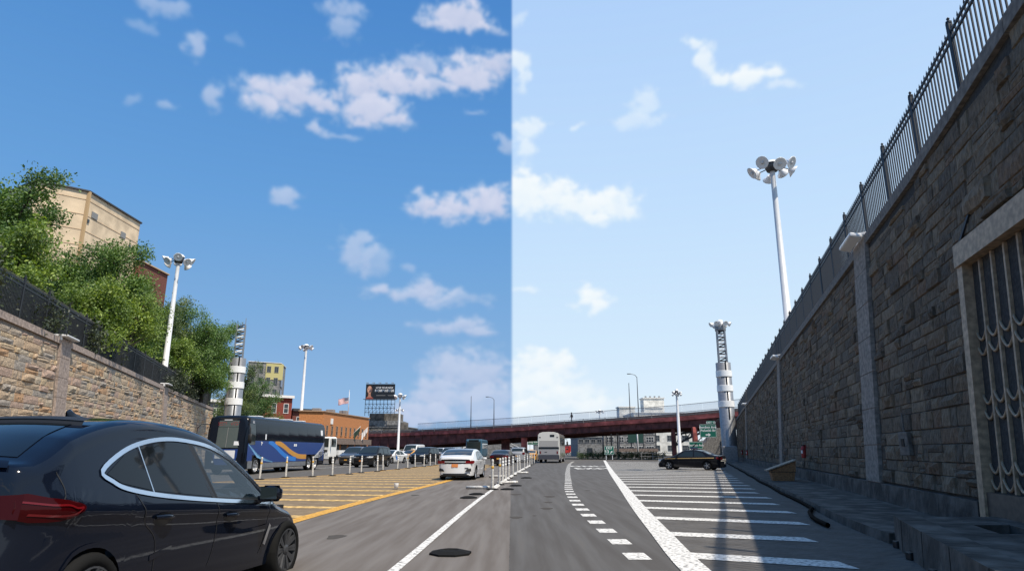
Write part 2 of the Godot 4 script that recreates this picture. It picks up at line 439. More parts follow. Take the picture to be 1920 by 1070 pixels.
func build_sky() -> Sky:
	var w := 2048
	var h := 1024
	var img := Image.create(w, h, false, Image.FORMAT_RGB8)
	var west := [[0.0, Color8(158, 194, 230)], [8.0, Color8(134, 177, 222)], [20.0, Color8(105, 161, 219)], [38.0, Color8(78, 137, 205)], [90.0, Color8(74, 128, 196)]]
	var east := [[0.0, Color8(234, 244, 252)], [7.0, Color8(214, 236, 254)], [20.0, Color8(195, 224, 254)], [38.0, Color8(176, 209, 250)], [90.0, Color8(140, 182, 235)]]
	for t in [west, east]:
		for e in t: e[1] = dim(e[1])
	var ramp := func(t: Array, e: float) -> Color:
		for i in t.size() - 1:
			if e <= t[i + 1][0]: return t[i][1].lerp(t[i + 1][1], (e - t[i][0]) / (t[i + 1][0] - t[i][0]))
		return t[t.size() - 1][1]
	for y in h:
		var el := 90.0 - 180.0 * (y + 0.5) / h
		var a: Color = ramp.call(west, maxf(el, 0.0))
		var b: Color = ramp.call(east, maxf(el, 0.0))
		if el < 0.0:
			a = a.lerp(Color(0.30, 0.30, 0.30), clampf(-el / 6.0, 0, 1)); b = b.lerp(Color(0.30, 0.30, 0.30), clampf(-el / 6.0, 0, 1))
		img.fill_rect(Rect2i(0, y, w / 2, 1), a)
		img.fill_rect(Rect2i(w / 2, y, w / 2, 1), b)
		# behind the viewer the two halves pass into each other
		for x in 256:
			var s := smoothstep(0.0, 1.0, x / 255.0)
			img.set_pixel(x, y, b.lerp(a, 0.5 + 0.5 * s))
			img.set_pixel(w - 1 - x, y, a.lerp(b, 0.5 + 0.5 * s))
	var f := FastNoiseLite.new()
	f.seed = 8; f.frequency = 0.17; f.fractal_octaves = 6; f.fractal_gain = 0.6
	var wob := FastNoiseLite.new()
	wob.seed = 77; wob.frequency = 0.12; wob.fractal_octaves = 3
	var per := 360.0 / w
	for half in 2:
		var list: Array = WEST_CLOUDS if half == 0 else EAST_CLOUDS
		var tint := dim(Color8(222, 224, 242)) if half == 0 else dim(Color8(250, 254, 255))
		var shade := dim(Color8(190, 200, 228)) if half == 0 else dim(Color8(232, 244, 253))
		for copy_ in 2:
			# the same clouds once more, mirrored, in the half of the sky behind the camera
			var dens := {}
			for c in list:
				var rx: float = c[2] * 1.95
				var ry: float = c[3] * 1.95
				var x0 := int((c[0] - rx + 180.0) / per)
				var x1 := int((c[0] + rx + 180.0) / per)
				var y0 := int((90.0 - c[1] - ry) / per)
				var y1 := int((90.0 - c[1] + ry) / per)
				for y in range(maxi(y0, 0), mini(y1 + 1, h / 2 + 4)):
					for x in range(x0, x1 + 1):
						if (half == 0) != (x < w / 2): continue
						var az := (x + 0.5) * per - 180.0
						var el := 90.0 - (y + 0.5) * per
						var wx := wob.get_noise_2d(az * 2.0, el * 3.0) * 1.0
						var wy := wob.get_noise_2d(az * 2.0 + 300.0, el * 3.0) * 0.7
						var d := Vector2((az + wx - c[0]) / c[2], (el + wy - c[1]) / c[3])
						var v: float = 1.0 - d.length() * 0.53
						if v <= 0.0: continue
						var key := y * w + x
						var low := clampf(0.5 - d.y * 0.5, 0.0, 1.0)
						var old: Vector3 = dens.get(key, Vector3.ZERO)
						dens[key] = Vector3(maxf(v, old.x), low if v > old.x else old.y, maxf(old.z, c[4] * minf(1.0, v * 2.5)))
			for key in dens:
				var y: int = key / w
				var x: int = key % w
				var az := (x + 0.5) * per
				var el := 90.0 - (y + 0.5) * per
				var nz := f.get_noise_2d(az * 3.2, el * 4.6) * 0.75
				var q: Vector3 = dens[key]
				var al := smoothstep(0.20, 0.76, q.x + nz * 0.50) * q.z
				if al <= 0.003: continue
				var px := x if copy_ == 0 else (w + w / 2 - 1 - x) % w if half == 0 else (w + w / 2 - 1 - x) % w
				var base := img.get_pixel(px, y)
				var cc := tint.lerp(shade, clampf(q.y * 0.9 - nz * 0.4, 0, 1))
				img.set_pixel(px, y, base.lerp(cc, al * 0.95))
	var sm := PanoramaSkyMaterial.new()
	var turned := Image.create(w, h, false, Image.FORMAT_RGB8)
	turned.blit_rect(img, Rect2i(w / 2, 0, w / 2, h), Vector2i(0, 0))
	turned.blit_rect(img, Rect2i(0, 0, w / 2, h), Vector2i(w / 2, 0))
	sm.panorama = ImageTexture.create_from_image(turned)
	var sky := Sky.new()
	sky.sky_material = sm
	return sky

# ---------------------------------------------------------------- lines of the place: [distance ahead, sideways]
const EAST_WALL = [[-6.0, 2.89], [40.0, 16.0], [96.0, 31.96]]
const EAST_TOP = [[2.0, 8.0], [8.5, 7.6], [14.0, 7.2], [36.0, 6.75], [79.0, 5.9], [96.0, 5.5]]
const HATCH_END = [[6.0, 3.6], [8.8, 4.25], [11.4, 4.9], [13.6, 5.7], [16.2, 6.55], [19.1, 7.35], [30.0, 10.2], [52.0, 16.2], [96.0, 28.9]]
const WEST_WALL = [[2.0, -12.2], [22.4, -17.9], [48.9, -25.9], [74.0, -33.0]]
const DOTS = [[4.0, 1.7], [9.5, 1.7], [16.6, 1.72], [20.6, 1.85], [25.2, 2.1], [33.3, 2.75], [45.6, 3.75], [72.5, 6.2], [96.0, 8.9]]
const EDGE = [[4.0, 1.95], [8.4, 2.2], [12.1, 2.6], [16.9, 3.15], [24.6, 4.1], [45.6, 6.7], [86.0, 11.9], [100.0, 13.7]]
const LANE = [[3.0, -1.65], [8.4, -1.42], [17.7, -1.08], [25.2, -0.72], [35.2, -0.2], [46.8, 0.5], [58.6, 1.3], [75.4, 2.5], [96.0, 4.1]]
const YELLOW = [[6.0, -4.75], [14.6, -4.45], [20.6, -4.1], [30.6, -3.2], [44.0, -2.4], [56.0, -2.0]]
const WEST_POSTS = [[14.0, -18.0], [27.0, -14.6], [33.9, -12.65], [38.9, -10.9], [46.8, -9.5], [55.1, -8.5], [62.6, -7.7], [74.0, -6.7]]
const KERB = [[10.0, 5.75], [10.8, 5.95], [13.0, 6.42], [15.0, 6.95], [16.9, 7.5], [21.7, 8.85], [30.6, 11.35], [52.0, 17.5], [72.0, 23.2], [96.0, 30.2]]

func band(g: G, t: Array, d0: float, d1: float, w: float, y: float, step := 1.0, off := 0.0):
	var n := maxi(1, int(ceil((d1 - d0) / step)))
	for i in n:
		var a := d0 + (d1 - d0) * i / n
		var b := d0 + (d1 - d0) * (i + 1) / n
		var xa := lerp_table(t, a) + off
		var xb := lerp_table(t, b) + off
		g.quad(V(xa - w / 2, y, a), V(xa + w / 2, y, a), V(xb + w / 2, y, b), V(xb - w / 2, y, b))

func slab(g: G, a: Vector2, b: Vector2, w: float, y: float):
	# a stripe on the ground from a to b (x, distance), w wide along the road, its ends cut along the road
	g.quad(V(a.x, y, a.y - w / 2), V(b.x, y, b.y - w / 2), V(b.x, y, b.y + w / 2), V(a.x, y, a.y + w / 2))

func build_ground():
	var g := G.new()
	g.quad(V(-1500, -0.02, -300), V(1500, -0.02, -300), V(1500, -0.02, 2200), V(-1500, -0.02, 2200))
	struct("ground", g, M.ground, "grey ground reaching out to the horizon", "ground")
	g = G.new()
	# the paved plaza in strips, so that it is not one giant face
	for i in 24:
		var a := -20.0 + i * 11.0
		g.quad(V(-60, 0, a), V(60, 0, a), V(60, 0, a + 11.0), V(-60, 0, a + 11.0))
	var road := struct("road", g, M.asphalt, "grey asphalt highway lanes between the two stone walls", "road")
	# the lane on the left is paved with a paler, browner asphalt
	g = G.new()
	for i in 60:
		var a := 2.0 + 1.1 * i
		var b := a + 1.1
		g.quad(V(minf(lerp_table(YELLOW, a), -1.6) - 0.02, 0.003, a), V(-0.04, 0.003, a), V(-0.04, 0.003, b), V(minf(lerp_table(YELLOW, b), -1.6) - 0.02, 0.003, b))
	gp("pale_lane", g, M.pale_asphalt, road)
	g = G.new()
	for i in 60:
		var a := 2.0 + 1.5 * i
		var b := a + 1.5
		g.quad(V(maxf(-0.03, lerp_table(LANE, a) + 0.3), 0.003, a), V(lerp_table(EDGE, a) - 0.2, 0.003, a), V(lerp_table(EDGE, b) - 0.2, 0.003, b), V(maxf(-0.03, lerp_table(LANE, b) + 0.3), 0.003, b))
	gp("dark_lane", g, M.lane_asphalt, road)
	# patches, joints and drips of oil
	var pr := RandomNumberGenerator.new()
	pr.seed = 31
	for i in 14:
		g = G.new()
		var cx: float = [-2.8, 0.25, 0.9, 3.0][i % 4] + pr.randf_range(-0.4, 0.4)
		var cd := pr.randf_range(7.0, 34.0)
		var rad := pr.randf_range(0.05, 0.22)
		for k in 10:
			var t0 := TAU * k / 10
			var t1 := TAU * (k + 1) / 10
			g.tri(V(cx, 0.0052, cd), V(cx + cos(t0) * rad * (0.8 + 0.3 * sin(k * 2.0)), 0.0052, cd + sin(t0) * rad * 1.6), V(cx + cos(t1) * rad * (0.8 + 0.3 * sin((k + 1) % 10 * 2.0)), 0.0052, cd + sin(t1) * rad * 1.6))
		gp("oil_stain", g, M.stain, road)
	# worn warm asphalt under the yellow hatching
	g = G.new()
	var n := 30
	for i in n:
		var a := 9.0 + 60.0 * i / n
		var b := 9.0 + 60.0 * (i + 1) / n
		g.quad(V(lerp_table(WEST_POSTS, a) - 0.2, 0.004, a), V(minf(lerp_table(YELLOW, a), 0) - 0.05, 0.004, a), V(lerp_table(YELLOW, b) - 0.05, 0.004, b), V(lerp_table(WEST_POSTS, b) - 0.2, 0.004, b))
	gp("hatched_paving", g, M.warm_asphalt, road)
	var k := 0
	# yellow hatching
	for i in 24:
		var d := 15.0 + i * 2.35
		var y := 0.008
		var xr := lerp_table(YELLOW, d) - 0.1
		var dl := d + (xr - lerp_table(WEST_POSTS, d)) * 0.16
		var xl := lerp_table(WEST_POSTS, dl) + 0.1
		g = G.new()
		var jit := rng.randf_range(-0.04, 0.04)
		slab(g, Vector2(xl, dl + jit), Vector2(xr, d), 0.52, y)
		piece("hatch_stripe", k, g.mesh(), M.pale_yellow, road)
		k += 1
	g = G.new(); band(g, YELLOW, 6.0, 52.0, 0.34, 0.012); gp("yellow_edge_line", g, M.yellow_paint, road)
	g = G.new(); band(g, WEST_POSTS, 24.0, 74.0, 0.22, 0.012); gp("yellow_edge_line", g, M.yellow_paint, road)
	# white hatching on the right
	for i in 34:
		var d := 6.4 + i * 2.42
		g = G.new()
		var xr := lerp_table(HATCH_END, d) + rng.randf_range(-0.08, 0.08)
		var dl := d + clampf(0.42 * (xr - 3.0), 0.8, 1.3)
		var xl := lerp_table(EDGE, dl) + 0.1
		slab(g, Vector2(xl, dl), Vector2(xr, d), 0.58, 0.008)
		piece("hatch_stripe", k, g.mesh(), M.white_paint, road)
		k += 1
	g = G.new(); band(g, EDGE, 4.0, 100.0, 0.36, 0.012); gp("edge_line", g, M.white_paint, road)
	g = G.new(); band(g, LANE, 3.0, 25.6, 0.13, 0.012); gp("lane_line", g, M.white_paint, road)
	k = 0
	for i in 58:
		var d := 6.62 + i * 1.46
		g = G.new()
		var w := 0.31
		var xa := lerp_table(DOTS, d - 0.3)
		var xb := lerp_table(DOTS, d + 0.3)
		g.quad(V(xa - w / 2, 0.008, d - 0.3), V(xa + w / 2, 0.008, d - 0.3), V(xb + w / 2, 0.008, d + 0.3), V(xb - w / 2, 0.008, d + 0.3))
		piece("lane_dash", k, g.mesh(), M.white_paint, road)
		k += 1
	# left lane lines beyond the posts
	for i in 2:
		g = G.new(); band(g, WEST_POSTS, 30.0, 110.0, 0.13, 0.010, 2.0, -7.2 - 4.2 * i); gp("lane_line", g, M.white_paint, road)
	# words on the lane
	for wd in [["EXIT", 54.5], ["ONLY", 62.5]]:
		var t := text_mesh(wd[0], 1.0, 0.004)
		var o := part("pavement_word", t, M.white_paint, road)
		o.transform = Transform3D(Basis(Vector3(1, 0, 0) * 1.05, Vector3(0, 0, -1) * 3.6, Vector3(0, 1, 0)), V(lerp_table(DOTS, wd[1]) + 2.0, 0.008, wd[1]))

func text_mesh(s: String, height: float, depth: float, bold := true) -> TextMesh:
	var t := TextMesh.new()
	t.text = s
	var f := SystemFont.new()
	f.font_names = PackedStringArray(["Droid Sans"])
	f.font_weight = 700 if bold else 400
	t.font = f
	t.font_size = 64
	t.pixel_size = height / 46.0
	t.depth = depth
	t.horizontal_alignment = HORIZONTAL_ALIGNMENT_CENTER
	t.vertical_alignment = VERTICAL_ALIGNMENT_CENTER
	return t

# ---------------------------------------------------------------- stone walls
func unit_stone(seed_: int) -> ArrayMesh:
	# a rough-faced ashlar block 1 x 1, front face bulging about z = 1
	var r := RandomNumberGenerator.new()
	r.seed = seed_
	var g := G.new()
	var nx := 3
	var ny := 2
	var rows := []
	for j in ny + 1:
		var row := []
		for i in nx + 1:
			var edge := i == 0 or i == nx or j == 0 or j == ny
			var px := -0.46 + 0.92 * i / nx + (r.randf_range(-0.05, 0.05) if not edge else r.randf_range(-0.012, 0.012))
			var py := -0.44 + 0.88 * j / ny + (r.randf_range(-0.06, 0.06) if not edge else r.randf_range(-0.02, 0.02))
			row.append(Vector3(px, py, (0.62 + r.randf_range(-0.2, 0.2)) if edge else 1.0 + r.randf_range(-0.25, 0.35)))
		rows.append(row)
	for j in ny:
		for i in nx:
			g.quad(rows[j][i], rows[j][i + 1], rows[j + 1][i + 1], rows[j + 1][i])
	# sides back to the joint
	var loop := []
	for i in nx + 1: loop.append(rows[0][i])
	for j in range(1, ny + 1): loop.append(rows[j][nx])
	for i in range(nx - 1, -1, -1): loop.append(rows[ny][i])
	for j in range(ny - 1, 0, -1): loop.append(rows[j][0])
	for i in loop.size():
		var a: Vector3 = loop[i]
		var b: Vector3 = loop[(i + 1) % loop.size()]
		var a0 := Vector3(a.x * 1.07, a.y * 1.1, 0)
		var b0 := Vector3(b.x * 1.07, b.y * 1.1, 0)
		g.quad(a0, b0, b, a)
	return g.mesh()

# A battered stone wall along a line. gaps: [[from, to, top height]] where no stone is laid (pilasters, gate).
# side = -1: the face looks towards -x (the right-hand wall), +1: towards +x.
func stone_wall(parent: Node3D, line: Array, top: Array, d0: float, d1: float, side: float, lean: float, base_y: float, course: Vector2, gaps: Array, mats: Array, mortar: Material, length: Vector2, seed_: int):
	var r := RandomNumberGenerator.new()
	r.seed = seed_
	var shapes := []
	var flat := []
	for i in 6:
		shapes.append(unit_stone(seed_ + i))
		var arr: Array = shapes[i].surface_get_arrays(0)
		var vs := PackedVector3Array()
		var ns := PackedVector3Array()
		if arr[Mesh.ARRAY_INDEX] != null:
			for q in arr[Mesh.ARRAY_INDEX]:
				vs.append(arr[Mesh.ARRAY_VERTEX][q]); ns.append(arr[Mesh.ARRAY_NORMAL][q])
		else:
			vs = arr[Mesh.ARRAY_VERTEX]; ns = arr[Mesh.ARRAY_NORMAL]
		flat.append([vs, ns])
	var face := func(d: float, y: float, out: float) -> Vector3:
		var dx := (lerp_table(line, d + 0.05) - lerp_table(line, d - 0.05)) / 0.1
		var nrm := Vector3(side, 0, side * dx).normalized()
		return V(lerp_table(line, d), y, d) + nrm * (out - lean * y)
	# core behind the stones
	var g := G.new()
	var n := int((d1 - d0) / 1.5)
	for i in n:
		var a := d0 + (d1 - d0) * i / n
		var b := d0 + (d1 - d0) * (i + 1) / n
		var p := []
		for e in [[a, 0.0, 0.0], [b, 0.0, 0.0], [b, 0.0, -0.7], [a, 0.0, -0.7]]: p.append(face.call(e[0], 0.0, e[2]))
		for e in [[a, 0.0], [b, 0.0], [b, -0.7], [a, -0.7]]: p.append(face.call(e[0], lerp_table(top, e[0]), e[1]))
		if side > 0:
			p = [p[3], p[2], p[1], p[0], p[7], p[6], p[5], p[4]]
		# counterclockwise seen from above
		if (p[1] - p[0]).cross(p[2] - p[0]).y < 0: p = [p[0], p[3], p[2], p[1], p[4], p[7], p[6], p[5]]
		g.hexa(p)
	gp("mortar_core", g, mortar, parent)
	# courses
	var laid := []
	var y := base_y
	while y < 9.0:
		var h := r.randf_range(course.x, course.y)
		var d := d0 - r.randf() * length.y
		while d < d1:
			var slope := (lerp_table(line, d + 0.5) - lerp_table(line, d - 0.5))
			var along := sqrt(1.0 + slope * slope)
			var lg := lerpf(length.x, length.y, pow(r.randf(), 1.4))
			var e := d + lg / along
			var a := maxf(d, d0)
			var b := minf(e, d1)
			for gap in gaps:
				if y < gap[2]:
					if a >= gap[0] and a < gap[1]: a = gap[1]
					if b > gap[0] and b <= gap[1]: b = gap[0]
					if a < gap[0] and b > gap[1]: b = gap[0]
			d = e
			if b - a < 0.12: continue
			var m := (a + b) / 2
			var tp := lerp_table(top, m)
			if y + h * 0.5 > tp - 0.12: continue
			var hh := minf(h, tp - 0.05 - y)
			# now and then a tall stone is two thin ones
			var cuts := [[y, hh]]
			if r.randf() < 0.28 and hh > 0.2:
				var c := hh * r.randf_range(0.38, 0.62)
				cuts = [[y, c], [y + c, hh - c]]
			for c in cuts:
				laid.append([m, c[0] + c[1] / 2, (b - a) * along, c[1], (r.randf_range(0.02, 0.06) if r.randf() < 0.85 else r.randf_range(0.08, 0.12)), r.randi_range(0, 5), r.randi_range(0, mats.size() - 1)])
		y += h
	# nearest ones as single pieces, the far ones joined
	laid.sort_custom(func(p, q):
		return p[0] - absf(p[1] - 3.0) * 0.02 < q[0] - absf(q[1] - 3.0) * 0.02)
	var rest := []
	for i in mats.size(): rest.append(null)
	var k := 0
	for s in laid:
		var c: Vector3 = face.call(s[0], s[1], 0.0)
		var t0: Vector3 = face.call(s[0] - 0.05, s[1], 0.0)
		var t1: Vector3 = face.call(s[0] + 0.05, s[1], 0.0)
		var ax := (t1 - t0).normalized() * (-1.0 if side > 0 else 1.0) * -1.0
		var up: Vector3 = (face.call(s[0], s[1] + 0.05, 0.0) - face.call(s[0], s[1] - 0.05, 0.0)).normalized()
		var az := ax.cross(up).normalized()
		var outward: Vector3 = face.call(s[0], s[1], 1.0) - c
		if az.dot(outward) < 0: ax = -ax; az = -az
		var tr := Transform3D(Basis(ax * s[2], up * s[3], az * s[4]), c)
		if s[0] >= wall_near and k < 300:
			var o := piece("stone", k, shapes[s[5]], mats[s[6]], parent)
			o.transform = tr
			k += 1
		else:
			if rest[s[6]] == null:
				var st := SurfaceTool.new()
				st.begin(Mesh.PRIMITIVE_TRIANGLES)
				rest[s[6]] = st
			var nb := tr.basis.inverse().transposed()
			var vs: PackedVector3Array = flat[s[5]][0]
			var ns: PackedVector3Array = flat[s[5]][1]
			for i in vs.size():
				rest[s[6]].set_normal((nb * ns[i]).normalized())
				rest[s[6]].add_vertex(tr * vs[i])
	var am: ArrayMesh = null
	var kk := 0
	for i in mats.size():
		if rest[i] == null: continue
		am = rest[i].commit(am) if am else rest[i].commit()
		am.surface_set_material(kk, mats[i])
		kk += 1
	if am:
		var o := part("distant_stone", am, null, parent)
		o.set_meta("kind", "stuff")

var wall_near := 0.0

func wall_line(line: Array, lean: float, d: float, y: float, side: float, out := 0.0) -> Vector3:
	var dx := (lerp_table(line, d + 0.05) - lerp_table(line, d - 0.05)) / 0.1
	var nrm := Vector3(side, 0, side * dx).normalized()
	return V(lerp_table(line, d), y, d) + nrm * (out - lean * y)

# box that follows a battered wall between distances a..b, heights y0..y1, sticking out o0..o1
func wall_box(g: G, line: Array, lean: float, side: float, a: float, b: float, y0: float, y1: float, o0: float, o1: float, ya := 0.0):
	var p := []
	for e in [[a, y0, o0], [b, y0, o0], [b, y0, o1], [a, y0, o1], [a, y1 , o0], [b, y1 + ya, o0], [b, y1 + ya, o1], [a, y1, o1]]:
		p.append(wall_line(line, lean, e[0], e[1], side, e[2]))
	if (p[1] - p[0]).cross(p[2] - p[0]).y < 0: p = [p[0], p[3], p[2], p[1], p[4], p[7], p[6], p[5]]
	g.hexa(p)

func coping(parent: Node3D, line: Array, top: Array, lean: float, side: float, d0: float, d1: float, m: Material, stone := 2.0):
	var d := d0
	var k := 0
	while d < d1 - 0.2:
		var e := minf(d + stone, d1)
		var g := G.new()
		var p := []
		for q in [[d + 0.008, 0.10], [e - 0.008, 0.10], [e - 0.008, -0.75], [d + 0.008, -0.75]]:
			p.append(wall_line(line, lean, q[0], lerp_table(top, q[0]) - 0.02, side, q[1]))
		for q in [[d + 0.008, 0.10], [e - 0.008, 0.10], [e - 0.008, -0.75], [d + 0.008, -0.75]]:
			p.append(wall_line(line, lean, q[0], lerp_table(top, q[0]) + 0.26, side, q[1]))
		if (p[1] - p[0]).cross(p[2] - p[0]).y < 0: p = [p[0], p[3], p[2], p[1], p[4], p[7], p[6], p[5]]
		g.hexa(p)
		piece("coping_stone", k, g.mesh(), m, parent)
		k += 1
		d = e

func pilaster(parent: Node3D, line: Array, top: Array, lean: float, side: float, d: float, w: float, m: Material, base_y: float):
	var dx := lerp_table(line, d + 0.5) - lerp_table(line, d - 0.5)
	var hw := w / 2 / sqrt(1 + dx * dx)
	var h := lerp_table(top, d) + 0.27
	var n := 7
	var pl := gp("pilaster", (func():
		var g := G.new()
		wall_box(g, line, lean, side, d - hw + 0.01, d + hw - 0.01, 0.0, h - 0.02, 0.0, 0.085)
		return g).call(), M.mortar, parent)
	for i in n:
		var g := G.new()
		var y0 := base_y + (h - base_y) * i / n
		var y1 := base_y + (h - base_y) * (i + 1) / n - 0.018
		wall_box(g, line, lean, side, d - hw, d + hw, y0, y1, 0.02, 0.12 + 0.004 * (i % 2))
		gp("pilaster_block", g, m, pl)

# ---------------------------------------------------------------- iron fence on a wall
func fence(called: String, label: String, line: Array, top: Array, lean: float, side: float, d0: float, d1: float, height: float, gap: float, post: float, m: Material):
	var o := thing(called, label, "fence")
	var foot := func(d: float) -> Vector3:
		return wall_line(line, lean, d, lerp_table(top, d) + 0.26, side, -0.32)
	var d := d0
	var k := 0
	var rails := G.new()
	while d < d1 - 0.3:
		var e := minf(d + post, d1)
		var a: Vector3 = foot.call(d)
		var b: Vector3 = foot.call(e)
		var g := G.new()
		g.bar(a, a + Vector3(0, height + 0.05, 0), 0.085, 0.085)
		g.lathe([Vector2(0.06, 0), Vector2(0.06, 0.03), Vector2(0.02, 0.06), Vector2(0.035, 0.1), Vector2(0, 0.14)], 6, a + Vector3(0, height + 0.05, 0))
		piece("fence_post", k, g.mesh(), m, o)
		k += 1
		for y in [0.10, height - 0.32, height - 0.16]:
			rails.bar(a + Vector3(0, y, 0), b + Vector3(0, y, 0), 0.04, 0.045)
		d = e
	gp("rails", rails, m, o)
	var pm := G.new()
	pm.bar(Vector3(0, 0.04, 0), Vector3(0, height - 0.1, 0), 0.026, 0.026)
	pm.tube(Vector3(0, height - 0.1, 0), Vector3(0, height, 0), 0.024, 0.0, 4, false)
	var pmesh := pm.mesh()
	var xf := []
	d = d0 + gap
	k = 0
	while d < d1:
		var p: Vector3 = foot.call(d)
		if k < 300:
			var q := piece("picket", k, pmesh, m, o)
			q.position = p
		else:
			xf.append(p)
		k += 1
		d += gap
	if xf.size():
		var st := SurfaceTool.new()
		st.begin(Mesh.PRIMITIVE_TRIANGLES)
		for p in xf: st.append_from(pmesh, 0, Transform3D(Basis.IDENTITY, p))
		var far := part("distant_picket", st.commit(), m, o)
		far.set_meta("kind", "stuff")
	return o

func build_walls():
	# right-hand wall, in its own shade
	var w := thing("stone_wall", "tall dark grey stone retaining wall in shade along the right side of the road", "wall")
	wall_near = 9.0
	var gate_from := 5.2
	var gate_to := 11.3
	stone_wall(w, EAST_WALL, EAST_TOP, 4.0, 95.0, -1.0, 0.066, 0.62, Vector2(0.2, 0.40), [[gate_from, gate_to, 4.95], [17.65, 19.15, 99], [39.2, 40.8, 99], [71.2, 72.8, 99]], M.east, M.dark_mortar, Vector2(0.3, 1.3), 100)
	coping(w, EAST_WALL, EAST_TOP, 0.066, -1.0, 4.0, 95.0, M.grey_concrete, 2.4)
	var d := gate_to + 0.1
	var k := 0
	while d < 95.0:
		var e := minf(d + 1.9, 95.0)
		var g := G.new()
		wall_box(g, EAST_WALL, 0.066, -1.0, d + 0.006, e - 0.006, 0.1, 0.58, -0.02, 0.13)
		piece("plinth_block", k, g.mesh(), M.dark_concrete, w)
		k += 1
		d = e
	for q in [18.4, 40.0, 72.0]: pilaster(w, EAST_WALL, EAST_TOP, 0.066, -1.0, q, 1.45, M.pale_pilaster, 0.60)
	fence("iron_fence", "black iron picket fence on top of the shaded right-hand wall", EAST_WALL, EAST_TOP, 0.066, -1.0, 4.0, 95.0, 1.95, 0.165, 2.5, M.iron)
	# left-hand wall, in the sun
	var top := [[2.0, 6.1], [40.0, 6.0], [74.0, 5.75]]
	w = thing("stone_wall", "sunlit tan stone retaining wall on the left behind the black car and the bus", "wall")
	wall_near = 20.0
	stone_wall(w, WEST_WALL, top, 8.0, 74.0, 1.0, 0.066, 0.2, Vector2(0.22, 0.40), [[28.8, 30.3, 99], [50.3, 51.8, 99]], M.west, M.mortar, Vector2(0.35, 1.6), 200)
	coping(w, WEST_WALL, top, 0.066, 1.0, 8.0, 74.0, M.warm_concrete, 2.4)
	for q in [29.55, 51.05]: pilaster(w, WEST_WALL, top, 0.066, 1.0, q, 1.3, M.warm_concrete, 0.2)
	fence("iron_fence", "dark iron picket fence in front of the trees on the left-hand wall", WEST_WALL, top, 0.066, 1.0, 8.0, 74.0, 1.75, 0.115, 2.5, M.black_iron)
	# raised ground behind both walls
	var g := G.new()
	for i in 10:
		var a := 2.0 + 7.2 * i
		var b := a + 7.2
		g.quad(V(-140, 6.0, a), V(lerp_table(WEST_WALL, a) - 0.95, 6.0, a), V(lerp_table(WEST_WALL, b) - 0.95, 6.0, b), V(-140, 6.0, b))
	g.quad(V(-140, -0.01, 74), V(lerp_table(WEST_WALL, 74) - 0.95, -0.01, 74), V(lerp_table(WEST_WALL, 74) - 0.95, 6.0, 74), V(-140, 6.0, 74))
	struct("planted_bank", g, M.soil, "raised planted ground above the left-hand wall", "ground")
	g = G.new()
	for i in 12:
		var a := 4.0 + 91.0 / 12 * i
		var b := a + 91.0 / 12
		g.quad(V(lerp_table(EAST_WALL, a) + 1.05, lerp_table(EAST_TOP, a) + 0.1, a), V(140, lerp_table(EAST_TOP, a) + 0.1, a), V(140, lerp_table(EAST_TOP, b) + 0.1, b), V(lerp_table(EAST_WALL, b) + 1.05, lerp_table(EAST_TOP, b) + 0.1, b))
	struct("raised_street", g, M.ground, "raised street level behind the right-hand wall", "ground")
	# pavement with a curving kerb along the right-hand wall
	g = G.new()
	var edge := G.new()
	var n := 60
	for i in n:
		var a := 10.8 + 84.0 * i / n
		var b := 10.8 + 84.0 * (i + 1) / n
		var xa := lerp_table(KERB, a)
		var xb := lerp_table(KERB, b)
		g.quad(V(xa, 0.15, a), V(lerp_table(EAST_WALL, a) + 0.05, 0.15, a), V(lerp_table(EAST_WALL, b) + 0.05, 0.15, b), V(xb, 0.15, b))
		edge.hexa([V(xa - 0.09, 0.0, a), V(xa, 0.0, a), V(xb, 0.0, b), V(xb - 0.09, 0.0, b), V(xa - 0.07, 0.155, a), V(xa + 0.05, 0.155, a), V(xb + 0.05, 0.155, b), V(xb - 0.07, 0.155, b)])
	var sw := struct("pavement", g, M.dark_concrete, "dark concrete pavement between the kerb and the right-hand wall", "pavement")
	gp("kerb", edge, M.dark_concrete, sw)

